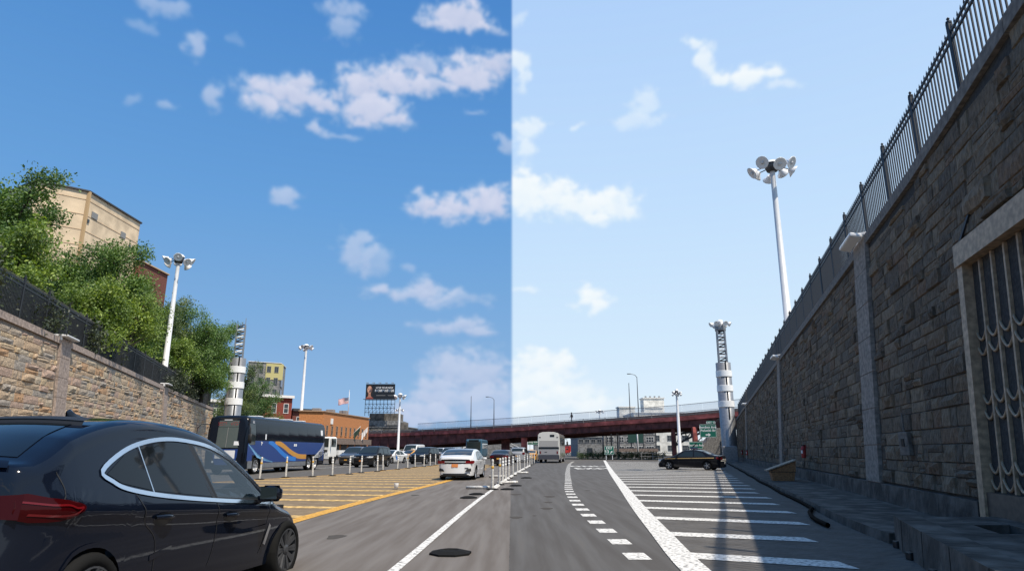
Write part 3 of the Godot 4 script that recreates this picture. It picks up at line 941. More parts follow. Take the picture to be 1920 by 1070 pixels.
# ---------------------------------------------------------------- vehicles
# A car is described by a side profile (u from the tail, height), a belt line and wheel places. Local axes: forward is -z, right is +x.
class Car:
	var L := 4.8
	var W := 1.86
	var bot := 0.22
	var belt := 0.95
	var tumble := 0.36
	var tuck := 0.07
	var wr := 0.34
	var wheels := [1.0, 3.8]
	var top: Array = []
	var round_r := 0.10
	var tail_bend := 0.16
	var nose_bend := 0.22
	var tail_lean := 0.0
	var plan_in := 0.10
	var shoulder := 0.02
	var wedge := 0.0
	var arch := 1.17
	var host: Node
	func topy(u: float) -> float:
		return host.lerp_table(top, clampf(u, 0.0, L))
	func plan(u: float) -> float:
		var d := minf(u, L - u)
		var p := 1.0 - plan_in * pow(absf(2.0 * u / L - 1.0), 4.0)
		if d < 0.45: p -= 0.10 * pow(1.0 - d / 0.45, 2.0)
		return p
	func side(u: float, y: float) -> float:
		var w := W / 2 * plan(u)
		if y < belt:
			var s := (belt - y) / (belt - bot)
			w *= 1.0 - tuck * s * s
			w += shoulder * exp(-pow((y - belt + 0.10) / 0.07, 2.0))
		else:
			w -= (y - belt) * tumble
		return maxf(w, 0.05)
	func rr(u: float) -> float:
		return minf(round_r, maxf(0.02, (topy(u) - bot) * 0.3))
	func halfw(u: float, y: float) -> float:
		var t := topy(u)
		var r := rr(u)
		if y > t - r:
			var a := asin(clampf((y - t + r) / r, 0.0, 1.0))
			return side(u, t - r) - r * 1.3 * (1.0 - cos(a))
		return side(u, y)
	func warp(p: Vector3) -> Vector3:
		# p = (x, y, u) before the ends are rounded in plan
		var k := p.x / (W / 2)
		var u := p.z
		if u < 0.7: u += tail_bend * k * k * (1.0 - u / 0.7) + tail_lean * (p.y - 0.6) * (1.0 - u / 0.7)
		if L - u < 0.8: u -= nose_bend * k * k * (1.0 - (L - p.z) / 0.8)
		return Vector3(p.x, p.y - wedge * (p.z - 1.0) * clampf((p.y - 0.45) / 0.5, 0.0, 1.0), L / 2 - u)
	func flank(p: Vector2, sgn: float, out: float) -> Vector3:
		return warp(Vector3(sgn * (halfw(p.x, p.y) + out), p.y, p.x))
	func roof(p: Vector2, out: float) -> Vector3:
		# p = (x, u)
		var t := topy(p.y)
		var r := rr(p.y)
		var e := side(p.y, t - r) - r * 1.3
		var du := 0.03
		var sl := (topy(p.y + du) - topy(p.y - du)) / (2 * du)
		var nrm := Vector2(-sl, 1.0).normalized()
		var c := 0.028 * (1.0 - pow(clampf(p.x / maxf(e, 0.1), -1, 1), 2.0))
		return warp(Vector3(p.x, t + c + nrm.y * out, p.y + nrm.x * out))
	func tail(p: Vector2, out: float) -> Vector3:
		return warp(Vector3(p.x, p.y, -out))
	func nose(p: Vector2, out: float) -> Vector3:
		return warp(Vector3(p.x, p.y, L + out))
	func bottom(u: float) -> float:
		for w in wheels:
			var a := wr * arch
			var d: float = absf(u - w)
			if d < a: return maxf(bot, wr + sqrt(a * a - d * d))
		return bot
	func stations() -> Array:
		var s := [0.0, 0.02, 0.06, 0.12]
		var k := 0.2
		while k < L - 0.15:
			s.append(k); k += 0.07
		s.append_array([L - 0.12, L - 0.06, L - 0.02, L])
		for w in wheels:
			var a := wr * arch
			for i in 17:
				s.append(w - a * cos(PI * i / 16.0))
			s.append(w - a - 0.002); s.append(w + a + 0.002)
		s.sort()
		var o := []
		for v in s:
			if v < 0.0 or v > L: continue
			if o.is_empty() or v - o[-1] > 0.0015: o.append(v)
		return o
	# open: polygons (u, y) in the flanks left out for see-through windows; roof_open: [x half, u0, u1]
	func shell(g, open := [], roof_open := []):
		var st := stations()
		var rows := []
		var info := []
		for i in st.size():
			var u: float = st[i]
			var inset := 0.0
			if i == 0 or i == st.size() - 1: inset = 0.05
			elif i == 1 or i == st.size() - 2: inset = 0.02
			var b := bottom(u) + inset
			var t := topy(u) - inset
			var r := rr(u)
			var row := []
			var inf := []
			var n := 22 if open.size() else 14
			for k in n + 1:
				var y := lerpf(b, t - r, pow(float(k) / n, 0.9))
				row.append(Vector3(halfw(u, y) - inset * 0.8, y, u)); inf.append(Vector2(u, y))
			for k in range(1, 6):
				var a := PI / 2 * k / 5
				row.append(Vector3(side(u, t - r) - inset * 0.8 - r * 1.3 * (1 - cos(a)), t - r + r * sin(a), u)); inf.append(Vector2(u, t - r + r * sin(a)))
			var e: float = row[-1].x
			for k in range(1, 9):
				var xx := e * (1.0 - k / 8.0)
				row.append(Vector3(xx, t + 0.028 * (1.0 - pow(xx / maxf(e, 0.1), 2.0)), u)); inf.append(Vector2(u, 99.0))
			rows.append(row); info.append(inf)
		var m: int = rows[0].size()
		for sgn in [1.0, -1.0]:
			for i in st.size() - 1:
				for k in m - 1:
					var c: Vector2 = (info[i][k] + info[i + 1][k + 1]) / 2.0
					var skip := false
					for poly in open:
						if c.y < 50.0 and Geometry2D.is_point_in_polygon(c, poly): skip = true
					if roof_open.size() and c.y > 50.0 and k > m - 9:
						var xm: float = rows[i][k].x
						if xm < roof_open[0] and c.x > roof_open[1] and c.x < roof_open[2]: skip = true
					if skip: continue
					var f := func(v: Vector3) -> Vector3: return warp(Vector3(v.x * sgn, v.y, v.z))
					var a: Vector3 = f.call(rows[i][k])
					var b: Vector3 = f.call(rows[i + 1][k])
					var cc: Vector3 = f.call(rows[i + 1][k + 1])
					var d: Vector3 = f.call(rows[i][k + 1])
					if sgn > 0: g.quad(a, b, cc, d)
					else: g.quad(b, a, d, cc)
		# close the ends
		for e in [0, st.size() - 1]:
			for sgn in [1.0, -1.0]:
				for k in m - 1:
					var a: Vector3 = rows[e][k]
					var b: Vector3 = rows[e][k + 1]
					var p0 := warp(Vector3(a.x * sgn, a.y, a.z))
					var p1 := warp(Vector3(b.x * sgn, b.y, b.z))
					var q0 := warp(Vector3(0, a.y, a.z))
					var q1 := warp(Vector3(0, b.y, b.z))
					var h0 := warp(Vector3(a.x * sgn * 0.5, a.y, a.z))
					var h1 := warp(Vector3(b.x * sgn * 0.5, b.y, b.z))
					if (sgn > 0) == (e == 0):
						g.quad(h0, p0, p1, h1); g.quad(q0, h0, h1, q1)
					else:
						g.quad(p0, h0, h1, p1); g.quad(h0, q0, q1, h1)

func wheel_on(o: Node3D, c: Vector3, r: float, width: float, sgn: float, spokes: int, rim_mat: Material, style := 0):
	var g := G.new(true)
	var b := Basis(Vector3(0, 0, 1), Vector3(sgn, 0, 0), Vector3(0, 1, 0))
	if b.determinant() < 0: b = Basis(Vector3(0, 0, -1), Vector3(sgn, 0, 0), Vector3(0, 1, 0))
	var w := width / 2
	g.lathe([Vector2(r * 0.5, -w), Vector2(r * 0.93, -w), Vector2(r, -w * 0.7), Vector2(r, w * 0.7), Vector2(r * 0.93, w), Vector2(r * 0.72, w * 1.0), Vector2(r * 0.68, w * 0.5)], 28, Vector3.ZERO, b)
	var root := part("wheel", g.mesh(), M.rubber, o)
	root.position = c
	g = G.new()
	g.lathe([Vector2(r * 0.72, w * 0.98), Vector2(r * 0.67, w * 1.0), Vector2(r * 0.66, w * 0.4), Vector2(r * 0.2, w * 0.15), Vector2(0, w * 0.15)], 28, Vector3.ZERO, b)
	var rim := part("rim", g.mesh(), M.dark_metal if spokes > 0 else rim_mat, root)
	g = G.new()
	for i in spokes:
		var t := TAU * i / spokes
		for e in ([-0.09, 0.09] if style == 1 else [0.0]):
			var d := b * Vector3(cos(t), 0, sin(t))
			var q := b * Vector3(cos(t + e), 0, sin(t + e))
			var ax := b * Vector3(0, 1, 0)
			g.bar(d * r * 0.14 + ax * w * 0.75, q * r * 0.68 + ax * w * 0.9, r * (0.07 if style == 1 else 0.13), r * 0.1)
	g.lathe([Vector2(r * 0.17, w * 0.2), Vector2(r * 0.17, w * 0.9), Vector2(r * 0.1, w * 1.0), Vector2(0, w * 1.0)], 12, Vector3.ZERO, b)
	part("spokes", g.mesh(), rim_mat, root)

# spec keys: label, called, category, at, turn, paint, car, windows (list of polygons), screen [u0, u1], back [u0, u1], front / rear detail flags
func make_car(spec: Dictionary) -> Node3D:
	var c: Car = spec.car
	c.host = self
	var o := thing(spec.get("called", "parked_car"), spec.label, spec.get("category", "car"), spec.at, spec.turn, spec.get("group", ""))
	var pm: Material = spec.paint
	var g := G.new(true)
	c.shell(g)
	gp("body", g, pm, o)
	# dark underside and wheel wells
	g = G.new()
	g.box(Vector3(0, c.bot + 0.10, 0.0), Vector3(c.W * 0.78, 0.30, c.L * 0.92))
	for u in c.wheels: g.box(Vector3(0, c.wr + 0.12, c.L / 2 - u), Vector3(c.W * 0.78, c.wr * 1.4, c.wr * 2.26))
	gp("underbody", g, M.black, o)
	var rimm: Material = spec.get("rim", M.alloy)
	for u in c.wheels:
		for s in [1.0, -1.0]:
			wheel_on(o, Vector3(s * (c.W / 2 * c.plan(u) * 0.96 - 0.11), c.wr, c.L / 2 - u), c.wr, 0.22, s, spec.get("spokes", 5), rimm)
	# windows
	for s in [1.0, -1.0]:
		for poly in spec.windows:
			g = G.new(true)
			g.panel(poly, 8, 3, func(p: Vector2) -> Vector3: return c.flank(p, s, 0.006), s < 0)
			var wn := gp("side_window", g, M.glass, o)
			if spec.get("trim", true):
				g = G.new(true)
				g.ribbon(poly, 0.022, func(p: Vector2) -> Vector3: return c.flank(p, s, 0.010), true, s < 0)
				gp("window_trim", g, spec.get("trim_mat", M.black), wn)
		# door seams and handles
		g = G.new()
		for u in spec.get("seams", []):
			g.ribbon(PackedVector2Array([Vector2(u, c.bot + 0.12), Vector2(u, (c.bot + c.belt) / 2), Vector2(u, c.belt)]), 0.012, func(p: Vector2) -> Vector3: return c.flank(p, s, 0.004), false, s < 0)
		for u in spec.get("seams", []):
			g.box(c.flank(Vector2(u + 0.16, c.belt - 0.1), s, 0.012), Vector3(0.03, 0.025, 0.16))
		if g.n: gp("door_seam", g, M.black, o)
		# mirror
		var um: float = spec.get("mirror", c.L * 0.66)
		g = G.new(true)
		var mc := c.flank(Vector2(um, c.belt + 0.06), s, 0.11)
		g.cbox(mc, Vector3(0.20, 0.14, 0.10), 0.03)
		g.bar(mc - Vector3(s * 0.16, 0.03, 0), mc, 0.03, 0.05)
		gp("mirror", g, spec.get("mirror_mat", pm), o)
	for e in [["windshield", "screen"], ["rear_window", "back"]]:
		if not spec.has(e[1]): continue
		var u0: float = spec[e[1]][0]
		var u1: float = spec[e[1]][1]
		var xf := func(u: float) -> float: return c.side(u, c.topy(u) - c.rr(u)) - c.rr(u) * 1.1
		g = G.new(true)
		g.panel(PackedVector2Array([Vector2(-xf.call(u0), u0), Vector2(xf.call(u0), u0), Vector2(xf.call(u1), u1), Vector2(-xf.call(u1), u1)]), 8, 6, func(p: Vector2) -> Vector3: return c.roof(p, 0.007), true)
		gp(e[0], g, M.glass, o)
	# tail
	var hw := c.W / 2
	for s in [1.0, -1.0]:
		if spec.has("tail_lamp"):
			var q: Array = spec.tail_lamp     # [x inner, x outer, y0, y1, wrap length]
			g = G.new(true)
			g.panel(PackedVector2Array([Vector2(s * q[0], q[2] + 0.02), Vector2(s * q[1], q[2]), Vector2(s * q[1], q[3]), Vector2(s * q[0], q[3] - 0.02)]), 4, 2, func(p: Vector2) -> Vector3: return c.tail(p, 0.012), true)
			g.panel(PackedVector2Array([Vector2(0.0, q[2]), Vector2(q[4], (q[2] + q[3]) / 2), Vector2(q[4] * 0.9, q[3]), Vector2(0.0, q[3])]), 4, 2, func(p: Vector2) -> Vector3: return c.flank(p, s, 0.010), s < 0)
			gp("taillight", g, M.red_lamp, o)
		if spec.has("head_lamp"):
			var q: Array = spec.head_lamp
			g = G.new(true)
			g.panel(PackedVector2Array([Vector2(s * q[0], q[2]), Vector2(s * q[1], q[2] + 0.02), Vector2(s * q[1], q[3]), Vector2(s * q[0], q[3] - 0.02)]), 4, 2, func(p: Vector2) -> Vector3: return c.nose(p, 0.012), false)
			g.panel(PackedVector2Array([Vector2(c.L, q[2]), Vector2(c.L, q[3]), Vector2(c.L - q[4], q[3] + 0.02), Vector2(c.L - q[4] * 0.7, q[2] + 0.03)]), 4, 2, func(p: Vector2) -> Vector3: return c.flank(p, s, 0.010), s < 0)
			gp("headlight", g, M.clear_lamp, o)
	for q in spec.get("nose_panels", []):
		g = G.new(true)
		g.panel(q[1], 6, 2, func(p: Vector2) -> Vector3: return c.nose(p, q[3] if q.size() > 3 else 0.010), false)
		gp(q[0], g, q[2], o)
	for q in spec.get("tail_panels", []):
		g = G.new(true)
		g.panel(q[1], 6, 2, func(p: Vector2) -> Vector3: return c.tail(p, q[3] if q.size() > 3 else 0.010), true)
		gp(q[0], g, q[2], o)
	for q in spec.get("flank_panels", []):
		for s in [1.0, -1.0]:
			g = G.new(true)
			g.panel(q[1], 10, 2, func(p: Vector2) -> Vector3: return c.flank(p, s, 0.008), s < 0)
			gp(q[0], g, q[2], o)
	if spec.has("roof_box"):
		# a lit roof sign or a beacon bar: [u, width, height, length, material, name]
		for q in spec.roof_box:
			g = G.new()
			g.cbox(Vector3(0, c.topy(q[0]) + 0.05 + q[2] / 2, c.L / 2 - q[0]), Vector3(q[1], q[2], q[3]), 0.03)
			gp(q[5], g, q[4], o)
	return o

func rect(x0: float, y0: float, x1: float, y1: float) -> PackedVector2Array:
	return PackedVector2Array([Vector2(x0, y0), Vector2(x1, y0), Vector2(x1, y1), Vector2(x0, y1)])

func sedan() -> Car:
	var c := Car.new()
	c.L = 4.8; c.W = 1.86; c.belt = 0.93; c.wr = 0.33; c.wheels = [1.02, 3.85]
	c.top = [[0.0, 0.93], [0.08, 1.02], [0.55, 1.07], [0.9, 1.14], [1.35, 1.34], [1.75, 1.43], [2.3, 1.46], [2.75, 1.42], [3.1, 1.28], [3.6, 1.01], [3.8, 0.96], [4.3, 0.88], [4.7, 0.76], [4.8, 0.66]]
	return c

func sedan_windows() -> Array:
	return [PackedVector2Array([Vector2(1.15, 0.99), Vector2(2.0, 0.97), Vector2(2.02, 1.36), Vector2(1.72, 1.34), Vector2(1.4, 1.22)]), PackedVector2Array([Vector2(2.1, 0.97), Vector2(3.3, 0.97), Vector2(3.05, 1.16), Vector2(2.75, 1.32), Vector2(2.45, 1.37), Vector2(2.1, 1.37)])]

func suv() -> Car:
	var c := Car.new()
	c.L = 4.85; c.W = 1.93; c.belt = 1.08; c.wr = 0.37; c.wheels = [1.0, 3.85]; c.tumble = 0.30; c.bot = 0.26
	c.top = [[0.0, 1.05], [0.06, 1.2], [0.25, 1.5], [0.5, 1.69], [0.8, 1.74], [1.6, 1.78], [2.4, 1.76], [2.75, 1.70], [3.1, 1.46], [3.5, 1.17], [3.75, 1.12], [4.4, 1.04], [4.75, 0.90], [4.85, 0.78]]
	return c

func suv_windows() -> Array:
	return [PackedVector2Array([Vector2(0.55, 1.16), Vector2(1.05, 1.14), Vector2(1.05, 1.60), Vector2(0.7, 1.56)]), PackedVector2Array([Vector2(1.13, 1.13), Vector2(2.05, 1.11), Vector2(2.05, 1.64), Vector2(1.13, 1.62)]), PackedVector2Array([Vector2(2.13, 1.11), Vector2(3.3, 1.10), Vector2(3.0, 1.38), Vector2(2.72, 1.58), Vector2(2.5, 1.64), Vector2(2.13, 1.64)])]

func van() -> Car:
	var c := Car.new()
	c.L = 5.4; c.W = 2.0; c.belt = 1.25; c.wr = 0.36; c.wheels = [1.1, 4.35]; c.tumble = 0.14; c.bot = 0.3
	c.top = [[0.0, 1.9], [0.06, 2.1], [0.3, 2.2], [1.5, 2.25], [3.5, 2.22], [3.9, 2.12], [4.3, 1.7], [4.6, 1.32], [4.9, 1.2], [5.25, 1.05], [5.4, 0.85]]
	return c

func std_nose(extra := []) -> Array:
	var r := [["grille", PackedVector2Array([Vector2(-0.52, 0.56), Vector2(0.52, 0.56), Vector2(0.6, 0.72), Vector2(-0.6, 0.72)]), M.black], ["lower_grille", rect(-0.62, 0.33, 0.62, 0.46), M.black]]
	r.append_array(extra)
	return r

func black_coupe_suv():
	# the large black car on the left, its front-right window see-through
	var c := Car.new()
	c.host = self
	c.L = 4.94; c.W = 2.0; c.bot = 0.22; c.wr = 0.335; c.arch = 1.10; c.wheels = [0.88, 4.08]; c.tumble = 0.44; c.tuck = 0.06; c.round_r = 0.12
	c.belt = 1.06; c.tail_bend = 0.34; c.nose_bend = 0.5; c.plan_in = 0.10; c.shoulder = 0.035; c.tail_lean = 0.12
	c.top = [[0.0, 1.15], [0.05, 1.24], [0.22, 1.275], [0.5, 1.40], [0.9, 1.575], [1.25, 1.68], [1.6, 1.73], [2.05, 1.745], [2.45, 1.715], [2.8, 1.62], [3.15, 1.44], [3.5, 1.18], [3.68, 1.07], [4.0, 1.0], [4.4, 0.92], [4.7, 0.82], [4.88, 0.72], [4.94, 0.6]]
	var o := thing("coupe_suv", "large black coupe SUV with chrome window trim in the nearest left lane", "car", V(-3.93, 0.0, 6.95), -0.13)
	o.rotation.x = -0.024
	o.position.y = -0.05
	c.wedge = 0.055
	var black := mat(lin(0.004, 0.0065, 0.014), 0.05)
	black.metallic_specular = 0.42
	var rear_q := PackedVector2Array([Vector2(0.98, 1.235), Vector2(1.12, 1.17), Vector2(1.47, 1.125), Vector2(1.40, 1.455), Vector2(1.22, 1.395)])
	var rear_w := PackedVector2Array([Vector2(1.50, 1.12), Vector2(2.40, 1.085), Vector2(2.18, 1.565), Vector2(1.80, 1.555), Vector2(1.44, 1.47)])
	var front_w := PackedVector2Array([Vector2(2.46, 1.083), Vector2(3.42, 1.075), Vector2(3.15, 1.29), Vector2(2.85, 1.455), Vector2(2.55, 1.545), Vector2(2.26, 1.567)])
	var outline := PackedVector2Array([Vector2(0.93, 1.255), Vector2(1.02, 1.18), Vector2(1.16, 1.13), Vector2(1.5, 1.09), Vector2(2.0, 1.065), Vector2(2.6, 1.05), Vector2(3.2, 1.045), Vector2(3.56, 1.045), Vector2(3.40, 1.16), Vector2(3.18, 1.305), Vector2(2.88, 1.475), Vector2(2.55, 1.575), Vector2(2.2, 1.60), Vector2(1.85, 1.588), Vector2(1.5, 1.525), Vector2(1.2, 1.42)])
	var hole := Geometry2D.offset_polygon(front_w, -0.03)[0]
	var g := G.new(true)
	c.shell(g, [hole], [0.66, 2.72, 3.50])
	var body := gp("body", g, black, o)
	g = G.new()
	g.box(Vector3(0, 0.42, 0), Vector3(1.5, 0.3, 4.2))
	for u in c.wheels: g.box(Vector3(0, 0.48 - 0.035 * (u - 1.0), c.L / 2 - u), Vector3(1.5, 0.5, 0.86))
	gp("underbody", g, M.black, o)
	for u in c.wheels:
		for s in [1.0, -1.0]:
			wheel_on(o, Vector3(s * 0.87, c.wr, c.L / 2 - u), c.wr, 0.28, s, 10, M.dark_metal, 1)
	for s in [1.0, -1.0]:
		var f := func(p: Vector2, out: float) -> Vector3: return c.flank(p, s, out)
		# black surround of the glass, then the panes, then the chrome line round them all
		g = G.new(true)
		g.ribbon(front_w, 0.05, func(p: Vector2) -> Vector3: return f.call(p, 0.004), true, s < 0, -0.1)
		g.ribbon(PackedVector2Array([Vector2(2.42, 1.07), Vector2(2.20, 1.58)]), 0.10, func(p: Vector2) -> Vector3: return f.call(p, 0.0045), false, s < 0)
		gp("window_frame", g, M.black, o)
		for e in [["quarter_window", rear_q, M.deep_glass], ["rear_side_window", rear_w, M.deep_glass]]:
			g = G.new(true)
			g.panel(e[1], 12, 6, func(p: Vector2) -> Vector3: return f.call(p, 0.006), s < 0)
			gp(e[0], g, e[2], o)
		g = G.new(true)
		g.panel(front_w, 10, 6, func(p: Vector2) -> Vector3: return f.call(p, 0.006), s < 0)
		gp("front_side_window", g, M.see_glass, o)
		g = G.new(true)
		var chrome_pts := smooth_poly(outline, 4)
		g.ribbon(chrome_pts, 0.036, func(p: Vector2) -> Vector3: return f.call(p, 0.012), true, s < 0)
		g.ribbon(PackedVector2Array([Vector2(1.485, 1.10), Vector2(1.42, 1.50)]), 0.012, func(p: Vector2) -> Vector3: return f.call(p, 0.012), false, s < 0)
		gp("window_trim", g, M.chrome, o)
		# door seams
		g = G.new(true)
		var seam := func(pts: Array, w := 0.010):
			g.ribbon(smooth_line(PackedVector2Array(pts), 6), w, func(p: Vector2) -> Vector3: return f.call(p, 0.003), false, s < 0)
		seam.call([Vector2(2.42, 1.05), Vector2(2.50, 0.80), Vector2(2.50, 0.5), Vector2(2.46, 0.36)])
		seam.call([Vector2(3.46, 1.04), Vector2(3.54, 0.88), Vector2(3.52, 0.5), Vector2(3.46, 0.36)])
		seam.call([Vector2(1.24, 1.12), Vector2(1.34, 0.98), Vector2(1.40, 0.86), Vector2(1.58, 0.7), Vector2(1.64, 0.36)])
		seam.call([Vector2(3.58, 1.04), Vector2(3.9, 1.015), Vector2(4.3, 0.95)])
		seam.call([Vector2(0.34, 1.22), Vector2(0.40, 1.10), Vector2(0.36, 1.02)], 0.014)
		gp("door_seam", g, M.black, o)
		# crease along the flank
		g = G.new(true)
		g.ribbon(smooth_line(PackedVector2Array([Vector2(1.55, 0.55), Vector2(1.9, 0.62), Vector2(2.6, 0.665), Vector2(3.3, 0.70), Vector2(3.55, 0.73)]), 5), 0.05, func(p: Vector2) -> Vector3: return f.call(p, 0.006 + 0.012 * sin(p.x * 2.0)), false, s < 0)
		gp("flank_crease", g, black, o)
		# handles: a dished recess and a bar over it
		for u in [1.62, 2.72]:
			g = G.new(true)
			var cir := PackedVector2Array()
			for i in 18: cir.append(Vector2(u + 0.125 * cos(TAU * i / 18), 0.885 + 0.062 * sin(TAU * i / 18)))
			g.panel(cir, 6, 4, func(p: Vector2) -> Vector3: return f.call(p, 0.004), s < 0)
			var hd := gp("door_handle", g, M.black, o)
			g = G.new(true)
			var pts := []
			var rad := []
			for i in 7:
				var t := i / 6.0
				pts.append(f.call(Vector2(u - 0.12 + 0.24 * t, 0.90 + 0.006 * sin(PI * t)), 0.012 + 0.028 * sin(PI * t)))
				rad.append(0.016 + 0.006 * sin(PI * t))
			g.path(pts, rad, 8)
			gp("grip", g, black, hd)
		# mirror
		g = G.new(true)
		var mc := c.flank(Vector2(3.30, 1.135), s, 0.17)
		g.cbox(mc, Vector3(0.24, 0.17, 0.13), 0.045)
		g.bar(mc + Vector3(-s * 0.2, -0.07, 0.0), mc + Vector3(0, -0.05, 0), 0.04, 0.07)
		var mi := gp("mirror", g, black, o)
		g = G.new()
		g.box(mc + Vector3(0, 0.005, 0.0665), Vector3(0.19, 0.125, 0.004))
		gp("mirror_glass", g, M.glass, mi)
		# tail lamp: dark red wing that wraps round the corner
		g = G.new(true)
		g.panel(smooth_poly(PackedVector2Array([Vector2(0.0, 0.89), Vector2(0.35, 0.885), Vector2(0.60, 0.94), Vector2(0.68, 0.995), Vector2(0.50, 1.02), Vector2(0.2, 1.035), Vector2(0.0, 1.05)]), 3), 10, 4, func(p: Vector2) -> Vector3: return f.call(p, 0.016), s < 0)
		g.panel(PackedVector2Array([Vector2(s * 0.28, 0.93), Vector2(s * 0.86, 0.89), Vector2(s * 0.86, 1.05), Vector2(s * 0.28, 1.02)]), 6, 3, func(p: Vector2) -> Vector3: return c.tail(p, 0.022), true)
		var tl := gp("taillight", g, M.red_dark, o)
		g = G.new(true)
		g.ribbon(smooth_line(PackedVector2Array([Vector2(0.0, 1.0), Vector2(0.2, 0.985), Vector2(0.38, 0.99), Vector2(0.5, 0.975), Vector2(0.62, 0.985)]), 4), 0.014, func(p: Vector2) -> Vector3: return f.call(p, 0.024), false, s < 0)
		g.ribbon(smooth_line(PackedVector2Array([Vector2(0.05, 0.92), Vector2(0.3, 0.915), Vector2(0.5, 0.935), Vector2(0.62, 0.985)]), 4), 0.014, func(p: Vector2) -> Vector3: return f.call(p, 0.024), false, s < 0)
		gp("light_strip", g, M.red_strip, tl)
		g = G.new(true)
		g.panel(PackedVector2Array([Vector2(4.55, 0.66), Vector2(4.94, 0.60), Vector2(4.94, 0.72), Vector2(4.60, 0.80)]), 6, 2, func(p: Vector2) -> Vector3: return f.call(p, 0.012), s < 0)
		gp("headlight", g, M.clear_lamp, o)
		# air outlet behind the front wheel
		g = G.new(true)
		g.panel(PackedVector2Array([Vector2(3.52, 0.46), Vector2(3.58, 0.44), Vector2(3.64, 0.72), Vector2(3.60, 0.76)]), 2, 3, func(p: Vector2) -> Vector3: return f.call(p, 0.008), s < 0)
		gp("air_outlet", g, M.alloy, o)
		# black cladding round the arches
		for u in c.wheels:
			g = G.new(true)
			var arc := PackedVector2Array()
			for i in 19: arc.append(Vector2(u - 0.382 * cos(PI * i / 18), 0.335 + 0.382 * sin(PI * i / 18)))
			g.ribbon(arc, 0.035, func(p: Vector2) -> Vector3: return f.call(p, 0.010), false, s < 0)
			gp("wheel_arch", g, black, o)
	# windshield
	g = G.new(true)
	g.panel(PackedVector2Array([Vector2(-0.60, 2.70), Vector2(0.60, 2.70), Vector2(0.72, 3.53), Vector2(-0.72, 3.53)]), 8, 8, func(p: Vector2) -> Vector3: return c.roof(p, 0.006), true)
	gp("windshield", g, M.see_glass, o)
	# rear window, roof spoiler and fin
	g = G.new(true)
	g.panel(PackedVector2Array([Vector2(-0.62, 0.30), Vector2(0.62, 0.30), Vector2(0.50, 1.02), Vector2(-0.50, 1.02)]), 10, 8, func(p: Vector2) -> Vector3: return c.roof(p, 0.006), true)
	gp("rear_window", g, M.deep_glass, o)
	g = G.new(true)
	g.panel(PackedVector2Array([Vector2(-0.60, 1.02), Vector2(0.60, 1.02), Vector2(0.58, 1.14), Vector2(-0.58, 1.14)]), 10, 2, func(p: Vector2) -> Vector3: return c.roof(p, 0.035), true)
	g.panel(PackedVector2Array([Vector2(-0.60, 1.00), Vector2(0.60, 1.00), Vector2(0.60, 1.03), Vector2(-0.60, 1.03)]), 10, 1, func(p: Vector2) -> Vector3: return c.roof(p, 0.035 if p.y > 1.02 else 0.0), true)
	gp("roof_spoiler", g, M.black, o)
	g = G.new(true)
	g.panel(PackedVector2Array([Vector2(-0.50, 1.85), Vector2(0.50, 1.85), Vector2(0.50, 2.55), Vector2(-0.50, 2.55)]), 8, 6, func(p: Vector2) -> Vector3: return c.roof(p, 0.005), true)
	gp("sunroof", g, M.deep_glass, o)
	g = G.new(true)
	var fb := c.roof(Vector2(0, 1.62), 0.0)
	var rowf := []
	for i in 6:
		var t := i / 5.0
		var zz := -0.11 + 0.22 * t
		var hh := 0.012 + 0.085 * pow(t, 1.6)
		if i == 5: hh = 0.05
		var ww := 0.030 * sin(PI * (0.12 + 0.8 * t)) + 0.004
		rowf.append([fb + Vector3(ww, -0.03, zz), fb + Vector3(ww * 0.55, hh * 0.7, zz + 0.01), fb + Vector3(0, hh, zz + 0.02), fb + Vector3(-ww * 0.55, hh * 0.7, zz + 0.01), fb + Vector3(-ww, -0.03, zz)])
	for i in 5:
		for k in 4: g.quad(rowf[i + 1][k], rowf[i][k], rowf[i][k + 1], rowf[i + 1][k + 1])
	gp("roof_antenna", g, black, o)
	# boot lid lip, number plate, bumper
	g = G.new(true)
	g.panel(PackedVector2Array([Vector2(-0.72, 0.03), Vector2(0.72, 0.03), Vector2(0.68, 0.10), Vector2(-0.68, 0.10)]), 10, 2, func(p: Vector2) -> Vector3: return c.roof(p, 0.03), true)
	gp("boot_spoiler", g, black, o)
	g = G.new(true)
	g.panel(rect(-0.8, 0.27, 0.8, 0.46), 8, 2, func(p: Vector2) -> Vector3: return c.tail(p, 0.012), true)
	gp("lower_bumper", g, M.black, o)
	g = G.new(true)
	g.panel(rect(-0.16, 0.70, 0.16, 0.85), 2, 1, func(p: Vector2) -> Vector3: return c.tail(p, 0.016), true)
	gp("licence_plate", g, M.plate, o)
	# cabin
	g = G.new()
	g.box(Vector3(0, 0.80, -0.85), Vector3(1.5, 0.06, 2.2))
	for s in [1.0, -1.0]: g.box(Vector3(s * 0.80, 0.92, -0.2), Vector3(0.06, 0.30, 2.6))
	var cab := gp("cabin", g, M.black, o)
	for s in [0.38, -0.38]:
		g = G.new(true)
		g.cbox(Vector3(s, 0.88, 0.05), Vector3(0.5, 0.16, 0.52), 0.05)
		g.cbox(Vector3(s, 1.14, 0.34), Vector3(0.46, 0.52, 0.14), 0.05, Basis(Vector3(1, 0, 0), 0.25))
		g.cbox(Vector3(s, 1.42, 0.43), Vector3(0.24, 0.16, 0.10), 0.03)
		gp("seat", g, M.black, cab)
	g = G.new(true)
	g.cbox(Vector3(0, 1.0, -1.0), Vector3(1.45, 0.22, 0.4), 0.06)
	gp("dashboard", g, M.black, cab)
	g = G.new(true)
	var ring := []
	var rr := []
	var bb := Basis(Vector3(1, 0, 0), -0.45)
	for i in 21:
		ring.append(Vector3(-0.38, 1.10, -0.62) + bb * Vector3(0.185 * cos(TAU * i / 20), 0.185 * sin(TAU * i / 20), 0)); rr.append(0.016)
	g.path(ring, rr, 6)
